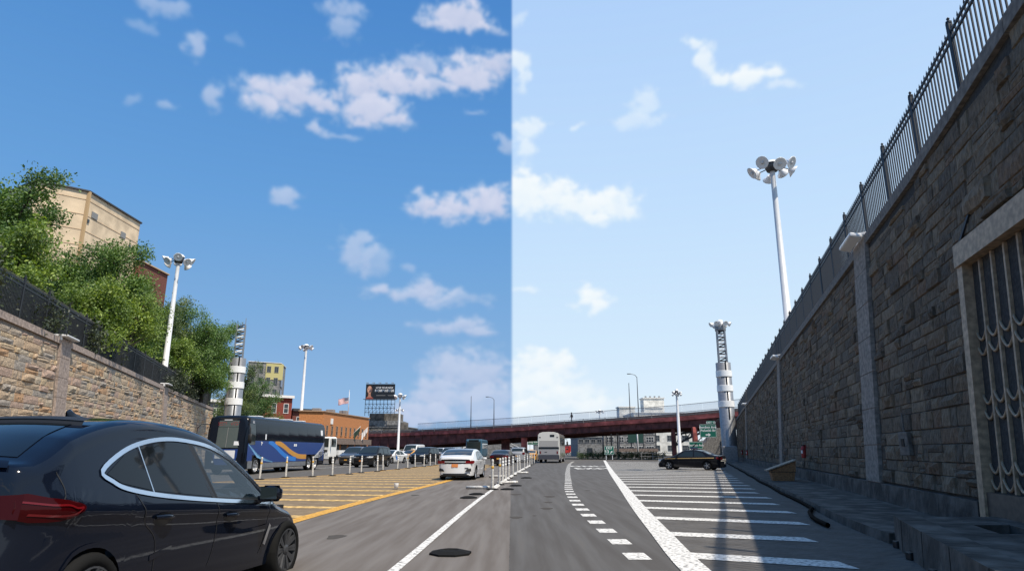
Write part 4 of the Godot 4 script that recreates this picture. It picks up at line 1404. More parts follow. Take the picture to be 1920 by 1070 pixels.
	g.bar(Vector3(-0.56, 1.1, -0.62), Vector3(-0.2, 1.1, -0.62), 0.04, 0.03)
	gp("steering_wheel", g, M.black, cab)

func smooth_line(p: PackedVector2Array, k: int) -> PackedVector2Array:
	var o := PackedVector2Array()
	for i in p.size() - 1:
		for j in k: o.append(p[i].cubic_interpolate(p[i + 1], p[maxi(i - 1, 0)], p[mini(i + 2, p.size() - 1)], float(j) / k))
	o.append(p[p.size() - 1])
	return o

func smooth_poly(p: PackedVector2Array, k: int) -> PackedVector2Array:
	var o := PackedVector2Array()
	var n := p.size()
	for i in n:
		for j in k: o.append(p[i].cubic_interpolate(p[(i + 1) % n], p[(i - 1 + n) % n], p[(i + 2) % n], float(j) / k))
	return o

# ---------------------------------------------------------------- coach seen from its front left corner
func coach_bus():
	var o := thing("coach_bus", "dark blue coach bus with blue and orange swoosh stopped by the white posts", "bus", V(-16.7, 0, 47.0), PI - 0.075)
	var L := 13.4
	var W := 2.6
	var H := 3.5
	var blue := mat(lin(0.010, 0.042, 0.19), 0.35)
	var navy := mat(lin(0.007, 0.011, 0.020), 0.2)
	navy.metallic_specular = 0.3
	# cross-section lofted along the length: local forward -z, so the front is at z = -L/2
	var sec := func(inset: float, y0: float) -> Array:
		var w := W / 2 - inset
		var t := H - inset
		return [Vector2(w - 0.04, y0), Vector2(w, y0 + 0.3), Vector2(w, 1.9), Vector2(w - 0.02, 2.6), Vector2(w - 0.07, t - 0.35), Vector2(w - 0.16, t - 0.15), Vector2(w - 0.36, t - 0.03), Vector2(0, t), Vector2(-w + 0.36, t - 0.03), Vector2(-w + 0.16, t - 0.15), Vector2(-w + 0.07, t - 0.35), Vector2(-w + 0.02, 2.6), Vector2(-w, 1.9), Vector2(-w, y0 + 0.3), Vector2(-w + 0.04, y0)]
	var zs := []
	for i in 4: zs.append([-L / 2 + 0.25 * (1 - cos(PI / 2 * (i + 0.001) / 3.0)) , 0.22 * (1 - sin(PI / 2 * i / 3.0))])
	for i in 60: zs.append([lerpf(-L / 2 + 0.27, L / 2 - 0.22, i / 59.0), 0.0])
	for i in range(3, -1, -1): zs.append([L / 2 - 0.2 * (1 - cos(PI / 2 * i / 3.0)), 0.16 * (1 - sin(PI / 2 * i / 3.0))])
	var axles := [-L / 2 + 1.45, -L / 2 + 10.2, -L / 2 + 11.45]
	var g := G.new(true)
	var rows := []
	for z in zs:
		var y0 := 0.34
		for a in axles:
			var d: float = absf(z[0] - a)
			if d < 0.62: y0 = maxf(y0, 0.5 + sqrt(maxf(0.0, 0.62 * 0.62 - d * d)))
		var row := []
		for p in sec.call(z[1], y0):
			var zz: float = z[0]
			if zz < 0 and p.y > 1.3: zz += (p.y - 1.3) * 0.10 * clampf((-zz - L / 2 + 1.0), 0, 1)
			row.append(Vector3(p.x, p.y, zz))
		rows.append(row)
	for i in rows.size() - 1:
		for k in rows[i].size() - 1: g.quad(rows[i + 1][k], rows[i][k], rows[i][k + 1], rows[i + 1][k + 1])
	for e in [0, rows.size() - 1]:
		var m: int = rows[e].size()
		for k in m / 2:
			var a: Vector3 = rows[e][k]
			var b: Vector3 = rows[e][k + 1]
			var c: Vector3 = rows[e][m - 2 - k]
			var d: Vector3 = rows[e][m - 1 - k]
			if e == 0: g.quad(a, d, c, b)
			else: g.quad(a, b, c, d)
	gp("body", g, navy, o)
	g = G.new()
	g.box(Vector3(0, 0.55, 0), Vector3(W - 0.5, 0.5, L - 1.0))
	gp("underbody", g, M.black, o)
	for a in axles:
		for s in [1.0, -1.0]: wheel_on(o, Vector3(s * (W / 2 - 0.16), 0.5, a), 0.5, 0.28, s, 0, M.alloy)
	# points on a flank: u = metres behind the front, y = height
	for s in [-1.0, 1.0]:
		var f := func(p: Vector2, out: float) -> Vector3:
			var x := W / 2
			if p.y > 1.9: x -= 0.02 * (p.y - 1.9) / 0.7
			if p.y > 2.6: x -= 0.05 * (p.y - 2.6) / 0.55
			if p.y > 3.15: x -= 0.04 * (p.y - 3.15) / 0.2
			return Vector3(s * (x + out), p.y, -L / 2 + p.x)
		var flip: bool = s > 0
		var side_glass := G.new(true)
		var nwin := 7
		for i in nwin:
			var a := 1.15 + 11.7 / nwin * i
			var b := a + 11.7 / nwin - 0.012
			g = G.new(true)
			g.panel(rect(a, 2.04, b, 3.3), 1, 5, func(p: Vector2) -> Vector3: return f.call(p, 0.012), flip)
			gp("side_window", g, M.bus_side, o)
		g = G.new(true)
		g.panel(rect(0.32, 1.75, 1.1, 3.0), 1, 3, func(p: Vector2) -> Vector3: return f.call(p, 0.012), flip)
		gp("driver_window", g, M.glass, o)
		g = G.new(true)
		g.panel(rect(0.30, 0.36, 0.9, 0.80), 2, 1, func(p: Vector2) -> Vector3: return f.call(p, 0.008), flip)
		g.panel(rect(2.1, 0.36, 9.5, 0.66), 2, 1, func(p: Vector2) -> Vector3: return f.call(p, 0.008), flip)
		gp("skirt_panel", g, M.steel, o)
		g = G.new(true)
		for e in [[0.16, 0.8, 0.82, 2.0], [2.08, 0.68, 9.52, 2.0], [12.1, 0.68, 13.1, 2.0], [0.82, 1.14, 2.08, 2.0], [9.52, 1.14, 12.1, 2.0]]:
			g.panel(rect(e[0], e[1], e[2], e[3]), 3, 3, func(p: Vector2) -> Vector3: return f.call(p, 0.006), flip)
		gp("flank_panel", g, blue, o)
		g = G.new(true)
		g.panel(rect(0.22, 2.0, 13.2, 3.36), 2, 5, func(p: Vector2) -> Vector3: return f.call(p, 0.004), flip)
		gp("window_band", g, navy, o)
		# swooshes
		var stripes := [[[Vector2(3.0, 2.0), Vector2(4.0, 1.72), Vector2(5.2, 1.25), Vector2(6.4, 0.92), Vector2(7.6, 0.84)], 0.30, "blue_swoosh", M.swoosh_blue], [[Vector2(4.0, 2.0), Vector2(5.2, 1.75), Vector2(6.6, 1.32), Vector2(8.0, 1.03), Vector2(9.5, 0.98)], 0.32, "orange_swoosh", M.swoosh_orange]]
		for q in stripes:
			g = G.new(true)
			g.ribbon(smooth_line(PackedVector2Array(q[0]), 5), q[1], func(p: Vector2) -> Vector3: return f.call(Vector2(p.x, clampf(p.y, 0.4, 2.0)), 0.010), false, flip)
			gp(q[2], g, q[3], o)
		g = G.new()
		for i in 9:
			var u0 := 0.35 + 0.13 * i
			g.ribbon(PackedVector2Array([Vector2(u0 - 0.1 + i * 0.02, 1.75 - i * 0.09), Vector2(u0 + 1.2, 1.18 - i * 0.045), Vector2(u0 + 2.4, 0.86 - i * 0.02)]), 0.050, func(p: Vector2) -> Vector3: return f.call(p, 0.010), false, flip)
		gp("fine_stripes", g, M.swoosh_light, o)
		g = G.new()
		for i in 6:
			g.ribbon(smooth_line(PackedVector2Array([Vector2(13.1, 2.05 - 0.16 * i), Vector2(12.5 - 0.05 * i, 1.55 - 0.12 * i), Vector2(11.9 - 0.2 * i, 1.28 - 0.07 * i)]), 4), 0.035, func(p: Vector2) -> Vector3: return f.call(p, 0.010), false, flip)
		gp("rear_stripes", g, M.white, o)
		# small marks
		g = G.new()
		for e in [0.0, TAU / 3, TAU * 2 / 3]: g.ribbon(PackedVector2Array([Vector2(2.0, 1.86), Vector2(2.0 + 0.13 * cos(e + 0.3), 1.86 + 0.13 * sin(e + 0.3))]), 0.07, func(p: Vector2) -> Vector3: return f.call(p, 0.012), false, flip)
		gp("emblem", g, M.white, o)
		g = G.new()
		for e in [7.1, 7.38]: g.panel(rect(e, 1.70, e + 0.22, 1.86), 1, 1, func(p: Vector2) -> Vector3: return f.call(p, 0.012), flip)
		gp("fleet_number", g, M.white, o)
		for e in [rect(12.3, 2.55, 12.72, 2.95), rect(2.45, 2.08, 2.62, 2.42), rect(0.7, 3.06, 0.95, 3.18)]:
			g = G.new()
			g.panel(e, 1, 1, func(p: Vector2) -> Vector3: return f.call(p, 0.016), flip)
			gp("side_notice", g, M.paper, o)
		g = G.new()
		for i in 7: g.panel(rect(12.05, 0.5 + 0.12 * i, 12.9, 0.58 + 0.12 * i), 1, 1, func(p: Vector2) -> Vector3: return f.call(p, 0.010), flip)
		gp("engine_louvre", g, M.black, o)
		# mirror on a bent arm, red and white striped board
		g = G.new(true)
		var b0: Vector3 = f.call(Vector2(0.1, 2.95), 0.0)
		g.path([b0, b0 + Vector3(s * 0.25, 0.02, -0.35), b0 + Vector3(s * 0.42, -0.25, -0.5), b0 + Vector3(s * 0.42, -0.6, -0.5)], [0.03, 0.03, 0.025, 0.025], 6)
		g.cbox(b0 + Vector3(s * 0.42, -0.85, -0.5), Vector3(0.22, 0.55, 0.10), 0.03)
		gp("mirror", g, M.black, o)
	# front
	var fz := func(p: Vector2, out: float) -> Vector3:
		return Vector3(p.x, p.y, -L / 2 - out + 0.02 + (maxf(p.y - 1.3, 0)) * 0.10 + 0.16 * pow(absf(p.x) / 1.3, 3.0))
	g = G.new(true)
	g.panel(rect(-1.26, 1.55, 1.26, 3.34), 8, 4, func(p: Vector2) -> Vector3: return fz.call(p, 0.03), true)
	gp("front_surround", g, M.black, o)
	g = G.new(true)
	g.panel(rect(-1.24, 0.58, 1.24, 1.5), 8, 2, func(p: Vector2) -> Vector3: return fz.call(p, 0.035), true)
	gp("front_panel", g, blue, o)
	g = G.new(true)
	g.panel(rect(-1.25, 1.58, 1.25, 2.78), 8, 4, func(p: Vector2) -> Vector3: return fz.call(p, 0.04), true)
	gp("windshield", g, M.bus_glass, o)
	for e in [[-1.25, -1.21], [1.21, 1.25], [-0.015, 0.015]]:
		g = G.new(true)
		g.panel(rect(e[0], 1.6, e[1], 2.78), 1, 4, func(p: Vector2) -> Vector3: return fz.call(p, 0.047), true)
		gp("windshield_post", g, M.rail_grey, o)
	g = G.new(true)
	g.panel(rect(-1.08, 2.80, 1.08, 3.18), 8, 2, func(p: Vector2) -> Vector3: return fz.call(p, 0.04), true)
	var ds := gp("destination_sign", g, M.bus_glass, o)
	g = G.new()
	for r in [[0.45, 0.7], [-0.35, 0.25]]:
		for i in 10:
			for k in 4:
				if rng.randf() < 0.55: g.panel(rect(r[0] + i * 0.055 - 0.3, 2.90 + k * 0.055, r[0] + i * 0.055 - 0.27, 2.93 + k * 0.055), 1, 1, func(p: Vector2) -> Vector3: return fz.call(p, 0.046), true)
	gp("dot_lettering", g, M.red, ds)
	g = G.new()
	g.panel(rect(-0.62, 0.95, 0.62, 1.42), 6, 1, func(p: Vector2) -> Vector3: return fz.call(p, 0.05), true)
	gp("white_front_panel", g, M.paper, o)
	g = G.new()
	g.panel(rect(-0.98, 1.72, -0.48, 1.95), 2, 1, func(p: Vector2) -> Vector3: return fz.call(p, 0.05), true)
	gp("dashboard_notice", g, M.paper, o)
	g = G.new()
	g.panel(rect(-0.55, 0.72, -0.25, 0.87), 2, 1, func(p: Vector2) -> Vector3: return fz.call(p, 0.05), true)
	gp("licence_plate", g, M.white, o)
	g = G.new()
	g.panel(rect(0.85, 1.38, 1.12, 1.5), 2, 1, func(p: Vector2) -> Vector3: return fz.call(p, 0.05), true)
	g.panel(rect(-0.2, 3.2, 0.3, 3.24), 2, 1, func(p: Vector2) -> Vector3: return fz.call(p, 0.06), true)
	gp("front_notice", g, M.paper, o)
	for s in [1.0, -1.0]:
		for e in [0.72, 0.88, 1.04]:
			g = G.new(true)
			g.disc(fz.call(Vector2(s * e, 0.76), 0.055), Vector3(0, 0, -1), 0.065, 12)
			gp("headlight", g, M.clear_lamp if e < 1.0 else M.amber, o)
	g = G.new(true)
	g.panel(rect(-1.22, 0.36, 1.22, 0.58), 8, 1, func(p: Vector2) -> Vector3: return fz.call(p, 0.07), true)
	gp("bumper", g, navy, o)
	# hatches and units on the roof
	for i in 4:
		g = G.new()
		g.cbox(Vector3(-0.4, H + 0.03, -4.0 + i * 2.4), Vector3(0.8, 0.09, 0.7), 0.03)
		gp("roof_hatch", g, M.white_metal, o)

# ---------------------------------------------------------------- white coach seen from behind
func rear_coach():
	var o := thing("tour_coach", "white coach with dark lower rear driving ahead under the overpass", "bus", V(5.1, 0, 85.0), -0.13)
	var W := 2.6
	var L := 12.0
	var H := 3.55
	var white := paint(0.62, 0.60, 0.55, 0.3)
	var g := G.new(true)
	var poly := PackedVector2Array([Vector2(-1.25, 0.4), Vector2(1.25, 0.4), Vector2(1.3, 0.8), Vector2(1.3, 2.6), Vector2(1.26, 3.2), Vector2(1.1, 3.42), Vector2(0.7, 3.53), Vector2(0, 3.56), Vector2(-0.7, 3.53), Vector2(-1.1, 3.42), Vector2(-1.26, 3.2), Vector2(-1.3, 2.6), Vector2(-1.3, 0.8)])
	g.smooth(false)
	g.prism(poly, Vector3.ZERO, Vector3.RIGHT, Vector3.UP, Vector3(0, 0, 1), -L / 2, L / 2 - 0.08)
	var p2 := PackedVector2Array()
	for p in poly: p2.append(Vector2(p.x * 0.97, 1.95 + (p.y - 1.95) * 0.97))
	g.prism(p2, Vector3.ZERO, Vector3.RIGHT, Vector3.UP, Vector3(0, 0, 1), L / 2 - 0.08, L / 2)
	gp("body", g, white, o)
	var zf := L / 2 + 0.012
	var fl := func(called: String, r: PackedVector2Array, m: Material, dz := 0.0):
		var q := G.new()
		q.prism(r, Vector3(0, 0, zf + dz), Vector3.RIGHT, Vector3.UP, Vector3(0, 0, 1), -0.01, 0.006)
		gp(called, q, m, o)
	fl.call("rear_window", rect(-1.1, 1.85, 1.1, 2.55), M.coach_grey)
	fl.call("dark_band", rect(-1.2, 1.58, 1.2, 1.82), M.deep_glass)
	fl.call("engine_door", rect(-1.15, 0.95, 1.15, 1.54), M.coach_silver)
	fl.call("rear_bumper", rect(-1.25, 0.42, 1.25, 0.92), M.coach_dark, 0.05)
	fl.call("route_sign", rect(0.15, 2.98, 0.68, 3.24), M.deep_glass)
	fl.call("badge", rect(-0.5, 1.2, -0.22, 1.27), M.black, 0.012)
	for s in [1.0, -1.0]:
		fl.call("taillight", rect(s * 1.0 - 0.08, 1.05, s * 1.0 + 0.08, 1.35), M.red_lamp, 0.012)
		fl.call("marker_light", rect(s * 1.02 - 0.09, 2.88, s * 1.02 + 0.09, 2.97), M.red_dark, 0.004)
	for z in [-L / 2 + 2.4, L / 2 - 2.6]:
		for s in [1.0, -1.0]: wheel_on(o, Vector3(s * 1.15, 0.5, z), 0.5, 0.3, s, 0, M.alloy)
	var q := G.new()
	q.box(Vector3(0, 0.6, 0), Vector3(2.1, 0.4, L - 1.0))
	gp("underbody", q, M.black, o)
	for s in [1.0, -1.0]:
		q = G.new(true)
		q.path([Vector3(s * 1.25, 2.9, -L / 2 + 0.2), Vector3(s * 1.55, 2.9, -L / 2 - 0.2), Vector3(s * 1.6, 2.6, -L / 2 - 0.2)], [0.03, 0.03, 0.03], 6)
		q.cbox(Vector3(s * 1.6, 2.35, -L / 2 - 0.2), Vector3(0.24, 0.5, 0.1), 0.03)
		gp("mirror", q, M.black, o)
		q = G.new()
		q.prism(rect(-L / 2 + 0.4, 1.95, L / 2 - 0.5, 2.9), Vector3(s * 1.302, 0, 0), Vector3(0, 0, 1), Vector3.UP, Vector3(s, 0, 0), 0.0, 0.012)
		gp("side_window", q, M.glass, o)

func build_vehicles():
	M.bus_glass = mat(lin(0.085, 0.108, 0.108), 0.05)
	M.bus_side = mat(lin(0.006, 0.010, 0.016), 0.08)
	M.bus_side.metallic_specular = 0.3
	M.swoosh_blue = mat(lin(0.02, 0.17, 0.55), 0.4)
	M.swoosh_orange = mat(lin(0.52, 0.25, 0.04), 0.4)
	M.swoosh_light = mat(lin(0.20, 0.45, 0.75), 0.4)
	M.coach_grey = mat(lin(0.36, 0.35, 0.34), 0.35)
	M.coach_silver = mat(lin(0.30, 0.29, 0.30), 0.4)
	M.coach_dark = mat(lin(0.06, 0.06, 0.075), 0.4)
	black_coupe_suv()
	coach_bus()
	rear_coach()
	var car_white := paint(0.66, 0.66, 0.66, 0.3)
	var car_grey := paint(0.05, 0.052, 0.055, 0.3)
	var car_black := paint(0.010, 0.011, 0.014, 0.2)
	var car_maroon := paint(0.022, 0.010, 0.012, 0.2)
	var taxi := paint(0.62, 0.30, 0.025, 0.3)
	var silver := paint(0.30, 0.31, 0.33, 0.3)
	# the white sedan driving ahead of us
	var c := sedan()
	c.L = 4.85; c.W = 1.88; c.tail_bend = 0.24; c.tail_lean = 0.10
	c.top = [[0.0, 1.02], [0.06, 1.09], [0.3, 1.13], [0.7, 1.24], [1.2, 1.38], [1.7, 1.46], [2.3, 1.48], [2.75, 1.43], [3.1, 1.29], [3.6, 1.02], [3.8, 0.97], [4.3, 0.89], [4.75, 0.76], [4.85, 0.66]]
	make_car({called = "white_sedan", label = "white sedan with orange licence plate driving ahead beside the yellow line", car = c, at = V(-2.55, 0, 35.4), turn = -0.10, paint = car_white, windows = sedan_windows(), screen = [2.8, 3.6], back = [0.45, 1.55], seams = [2.05], tail_lamp = [0.50, 0.90, 0.78, 0.93, 0.35], head_lamp = [0.5, 0.85, 0.62, 0.74, 0.3], mirror_mat = car_white,
		tail_panels = [["boot_band", PackedVector2Array([Vector2(-0.78, 0.84), Vector2(-0.5, 0.79), Vector2(0.5, 0.79), Vector2(0.78, 0.84), Vector2(0.7, 0.98), Vector2(0, 1.0), Vector2(-0.7, 0.98)]), M.deep_glass, 0.010], ["lamp_bar", rect(-0.52, 0.855, 0.52, 0.89), M.clear_lamp, 0.016], ["licence_plate", rect(-0.16, 0.62, 0.16, 0.77), M.plate_orange, 0.014], ["bumper_vent", PackedVector2Array([Vector2(-0.80, 0.42), Vector2(-0.50, 0.42), Vector2(-0.60, 0.54), Vector2(-0.79, 0.57)]), M.black, 0.075], ["bumper_vent", PackedVector2Array([Vector2(0.50, 0.42), Vector2(0.80, 0.42), Vector2(0.79, 0.57), Vector2(0.60, 0.54)]), M.black, 0.075], ["badge", rect(0.48, 0.56, 0.66, 0.60), M.dark_metal, 0.014], ["lower_bumper", rect(-0.6, 0.24, 0.6, 0.33), M.black, 0.014]]})
	# oncoming side behind the left row of posts
	var d := suv()
	make_car({called = "grey_suv", label = "dark grey SUV with wide silver grille facing us behind the coach bus", category = "suv", car = d, at = V(-15.8, 0, 68.0), turn = PI - 0.16, paint = car_grey, windows = suv_windows(), screen = [2.72, 3.45], back = [0.12, 0.45], seams = [2.09], head_lamp = [0.52, 0.92, 0.82, 0.95, 0.4], tail_lamp = [0.6, 0.9, 0.9, 1.1, 0.2], nose_panels = std_nose([["grille_bar", PackedVector2Array([Vector2(-0.55, 0.78), Vector2(0.55, 0.78), Vector2(0.3, 0.86), Vector2(-0.3, 0.86)]), M.alloy, 0.02], ["licence_plate", rect(-0.15, 0.48, 0.15, 0.58), M.plate, 0.02]])})
	d = suv(); d.W = 1.9; d.L = 4.7
	make_car({called = "black_suv", label = "black SUV with orange front plate facing us beside the left posts", category = "suv", car = d, at = V(-12.4, 0, 60.0), turn = PI - 0.22, paint = car_black, windows = suv_windows(), screen = [2.72, 3.45], back = [0.12, 0.45], seams = [2.09], head_lamp = [0.5, 0.9, 0.80, 0.92, 0.4], tail_lamp = [0.6, 0.9, 0.9, 1.1, 0.2], nose_panels = std_nose([["grille_bar", rect(-0.62, 0.80, 0.62, 0.85), M.chrome, 0.02], ["licence_plate", rect(-0.18, 0.50, 0.18, 0.63), M.plate_orange, 0.02]])})
	c = sedan()
	make_car({called = "white_sedan", label = "white sedan with a dark diagonal door stripe facing us under the lamp mast", car = c, at = V(-13.9, 0, 78.0), turn = PI - 0.36, paint = car_white, windows = sedan_windows(), screen = [2.8, 3.6], back = [0.7, 1.5], seams = [2.05], head_lamp = [0.5, 0.85, 0.6, 0.74, 0.3], tail_lamp = [0.5, 0.85, 0.75, 0.92, 0.2], nose_panels = std_nose(), flank_panels = [["door_stripe", PackedVector2Array([Vector2(2.6, 0.4), Vector2(2.9, 0.4), Vector2(3.2, 0.88), Vector2(2.9, 0.88)]), M.swoosh_blue]]})
	var v := van()
	make_car({called = "white_van", label = "white van facing us behind the yellow taxi on the left", category = "van", car = v, at = V(-14.0, 0, 96.0), turn = PI - 0.2, paint = car_white, windows = [PackedVector2Array([Vector2(3.3, 1.35), Vector2(4.35, 1.3), Vector2(3.95, 1.85), Vector2(3.3, 1.9)])], screen = [3.85, 4.55], seams = [3.2], head_lamp = [0.55, 0.92, 0.8, 1.0, 0.3], tail_lamp = [0.7, 0.95, 0.9, 1.3, 0.1], nose_panels = std_nose(), mirror = 4.2})
	make_car({called = "taxi", label = "yellow taxi half hidden behind the dark SUV on the left", category = "taxi", car = sedan(), at = V(-12.9, 0, 87.0), turn = PI - 0.6, paint = taxi, windows = sedan_windows(), screen = [2.8, 3.6], back = [0.7, 1.5], seams = [2.05], head_lamp = [0.5, 0.85, 0.6, 0.74, 0.3], tail_lamp = [0.5, 0.85, 0.75, 0.92, 0.2], nose_panels = std_nose(), roof_box = [[2.3, 0.5, 0.16, 0.2, M.white, "roof_sign"]]})
	make_car({called = "dark_suv", label = "dark SUV facing us in front of the white van on the left", category = "suv", car = suv(), at = V(-9.7, 0, 75.0), turn = PI - 0.30, paint = car_black, windows = suv_windows(), screen = [2.72, 3.45], back = [0.12, 0.45], seams = [2.09], head_lamp = [0.5, 0.92, 0.82, 0.95, 0.4], tail_lamp = [0.6, 0.9, 0.9, 1.1, 0.2], nose_panels = std_nose()})
	make_car({called = "white_suv", label = "small white SUV facing us behind the left posts near the white sedan ahead", category = "suv", car = suv(), at = V(-10.2, 0, 94.0), turn = PI - 0.2, paint = car_white, windows = suv_windows(), screen = [2.72, 3.45], back = [0.12, 0.45], head_lamp = [0.5, 0.92, 0.82, 0.95, 0.4], tail_lamp = [0.6, 0.9, 0.9, 1.1, 0.2], nose_panels = std_nose()})
	make_car({called = "dark_suv", label = "dark SUV facing us directly above the roof of the white sedan ahead", category = "suv", car = suv(), at = V(-8.4, 0, 91.0), turn = PI - 0.1, paint = car_grey, windows = suv_windows(), screen = [2.72, 3.45], back = [0.12, 0.45], head_lamp = [0.5, 0.92, 0.82, 0.95, 0.4], tail_lamp = [0.6, 0.9, 0.9, 1.1, 0.2], nose_panels = std_nose()})
	make_car({called = "taxi", label = "yellow taxi beside the teal bus under the overpass", category = "taxi", car = sedan(), at = V(-6.6, 0, 95.0), turn = PI - 0.5, paint = taxi, windows = sedan_windows(), screen = [2.8, 3.6], back = [0.7, 1.5], head_lamp = [0.5, 0.85, 0.6, 0.74, 0.3], tail_lamp = [0.5, 0.85, 0.75, 0.92, 0.2], nose_panels = std_nose(), roof_box = [[2.3, 0.5, 0.16, 0.2, M.white, "roof_sign"]]})
	make_car({called = "maroon_sedan", label = "dark maroon sedan driving away just left of the white posts", car = sedan(), at = V(-0.9, 0, 66.0), turn = -0.16, paint = car_maroon, windows = sedan_windows(), screen = [2.8, 3.6], back = [0.6, 1.5], seams = [2.05], head_lamp = [0.5, 0.85, 0.6, 0.74, 0.3], tail_lamp = [0.45, 0.88, 0.75, 0.92, 0.3], tail_panels = [["licence_plate", rect(-0.17, 0.6, 0.17, 0.74), M.plate, 0.014], ["lower_bumper", rect(-0.7, 0.24, 0.7, 0.42), M.black, 0.012]]})
	make_car({called = "grey_suv", label = "grey SUV driving away between the maroon sedan and the yellow taxi", category = "suv", car = suv(), at = V(1.0, 0, 84.0), turn = -0.16, paint = silver, windows = suv_windows(), screen = [2.72, 3.45], back = [0.12, 0.45], seams = [2.09], head_lamp = [0.5, 0.92, 0.82, 0.95, 0.4], tail_lamp = [0.62, 0.92, 0.95, 1.2, 0.25], tail_panels = [["licence_plate", rect(-0.17, 0.7, 0.17, 0.84), M.plate, 0.014]]})
	make_car({called = "taxi", label = "yellow taxi driving away left of the white coach", category = "taxi", car = sedan(), at = V(2.75, 0, 94.0), turn = -0.16, paint = taxi, windows = sedan_windows(), screen = [2.8, 3.6], back = [0.6, 1.5], seams = [2.05], head_lamp = [0.5, 0.85, 0.6, 0.74, 0.3], tail_lamp = [0.45, 0.88, 0.75, 0.92, 0.3], tail_panels = [["licence_plate", rect(-0.17, 0.6, 0.17, 0.74), M.plate, 0.014], ["lower_bumper", rect(-0.7, 0.24, 0.7, 0.42), M.black, 0.012]], roof_box = [[2.3, 0.5, 0.16, 0.2, M.white, "roof_sign"]]})
	# police car parked across the right-hand hatching
	c = sedan()
	c.L = 5.0; c.W = 1.92; c.wheels = [1.1, 4.0]
	make_car({called = "police_car", label = "black police sedan with gold side stripe parked across the white hatching", category = "police car", car = c, at = V(13.7, 0, 51.5), turn = PI / 2 - 0.55, paint = car_black, windows = sedan_windows(), screen = [2.8, 3.6], back = [0.7, 1.5], seams = [2.05, 3.2], head_lamp = [0.5, 0.85, 0.6, 0.74, 0.3], tail_lamp = [0.55, 0.92, 0.74, 0.95, 0.35], mirror_mat = car_black, flank_panels = [["gold_stripe", PackedVector2Array([Vector2(0.5, 0.86), Vector2(4.3, 0.80), Vector2(4.3, 0.84), Vector2(0.5, 0.91)]), M.gold]], tail_panels = [["licence_plate", rect(-0.17, 0.45, 0.17, 0.58), M.white, 0.014], ["rear_stripe", rect(-0.8, 0.66, 0.8, 0.70), M.band_white, 0.012], ["rear_stripe", rect(-0.8, 0.78, 0.8, 0.81), M.band_white, 0.012]], roof_box = [[2.25, 1.15, 0.13, 0.28, M.beacon, "light_bar"]]})
	# white truck behind the coach bus
	var o := thing("white_truck", "white cab-over truck with open cab windows behind the coach bus", "truck", V(-19.2, 0, 72.0), PI - 0.18)
	var g := G.new()
	g.cbox(Vector3(0, 1.75, -2.2), Vector3(2.2, 2.1, 1.7), 0.12)
	gp("cab", g, M.trim, o)
	g = G.new(); g.box(Vector3(0, 0.75, 0.3), Vector3(1.0, 0.25, 6.0)); gp("chassis", g, M.black, o)
	g = G.new(); g.box(Vector3(0, 1.2, 1.2), Vector3(2.2, 0.5, 4.2)); gp("flatbed", g, M.trim, o)
	g = G.new(); g.box(Vector3(0, 2.2, -3.056), Vector3(1.9, 0.85, 0.02)); gp("windshield", g, M.glass, o)
	for s in [1.0, -1.0]:
		g = G.new(); g.box(Vector3(s * 1.105, 2.2, -2.2), Vector3(0.02, 0.8, 1.1)); gp("side_window", g, M.glass, o)
		g = G.new(); g.cbox(Vector3(s * 0.8, 1.1, -3.07), Vector3(0.35, 0.25, 0.06), 0.02); gp("headlight", g, M.clear_lamp, o)
		g = G.new(); g.bar(Vector3(s * 1.1, 2.5, -3.0), Vector3(s * 1.4, 2.5, -3.1), 0.04, 0.04); g.cbox(Vector3(s * 1.42, 2.2, -3.1), Vector3(0.2, 0.5, 0.08), 0.02); gp("mirror", g, M.black, o)
		for z in [-2.1, 2.2]: wheel_on(o, Vector3(s * 0.95, 0.45, z), 0.45, 0.3, s, 0, M.alloy)
	g = G.new(); g.box(Vector3(0, 1.35, -3.06), Vector3(1.7, 0.3, 0.03)); gp("grille", g, M.dark_metal, o)
	g = G.new(); g.box(Vector3(0, 0.75, -3.1), Vector3(2.1, 0.3, 0.14)); gp("bumper", g, M.trim, o)
	# teal bus under the overpass
	o = thing("city_bus", "teal windowed bus facing us under the overpass beside the yellow taxi", "bus", V(-5.9, 0, 114.0), PI - 0.05)
	g = G.new(); g.cbox(Vector3(0, 1.8, 0), Vector3(2.6, 2.8, 11.0), 0.15); gp("body", g, mat(lin(0.04, 0.10, 0.15), 0.4), o)
	g = G.new(); g.box(Vector3(0, 2.15, -5.51), Vector3(2.2, 1.3, 0.03)); gp("windshield", g, M.glass, o)
	g = G.new(); g.box(Vector3(0, 2.98, -5.515), Vector3(1.6, 0.26, 0.03)); gp("destination_sign", g, M.deep_glass, o)
	for s in [1.0, -1.0]:
		g = G.new(); g.box(Vector3(s * 1.305, 2.2, 0), Vector3(0.02, 0.9, 9.8)); gp("side_window", g, M.glass, o)
		g = G.new(); g.disc(Vector3(s * 0.95, 0.9, -5.52), Vector3(0, 0, -1), 0.11, 10); gp("headlight", g, M.clear_lamp, o)
		for z in [-3.3, 3.0]: wheel_on(o, Vector3(s * 1.16, 0.48, z), 0.48, 0.3, s, 0, M.alloy)
	# red truck far right of the white coach
	o = thing("red_truck", "red and white truck beyond the overpass right of the white coach", "truck", V(20.2, 0, 232.0), PI / 2 + 0.7)
	g = G.new(); g.cbox(Vector3(0, 1.9, 0.8), Vector3(2.4, 2.2, 5.0), 0.06); gp("cargo_box", g, M.red, o)
	g = G.new(); g.cbox(Vector3(0, 1.5, -2.7), Vector3(2.2, 1.9, 1.7), 0.12); gp("cab", g, M.red, o)
	g = G.new(); g.box(Vector3(0, 1.95, -3.56), Vector3(1.9, 0.7, 0.02)); gp("windshield", g, M.glass, o)
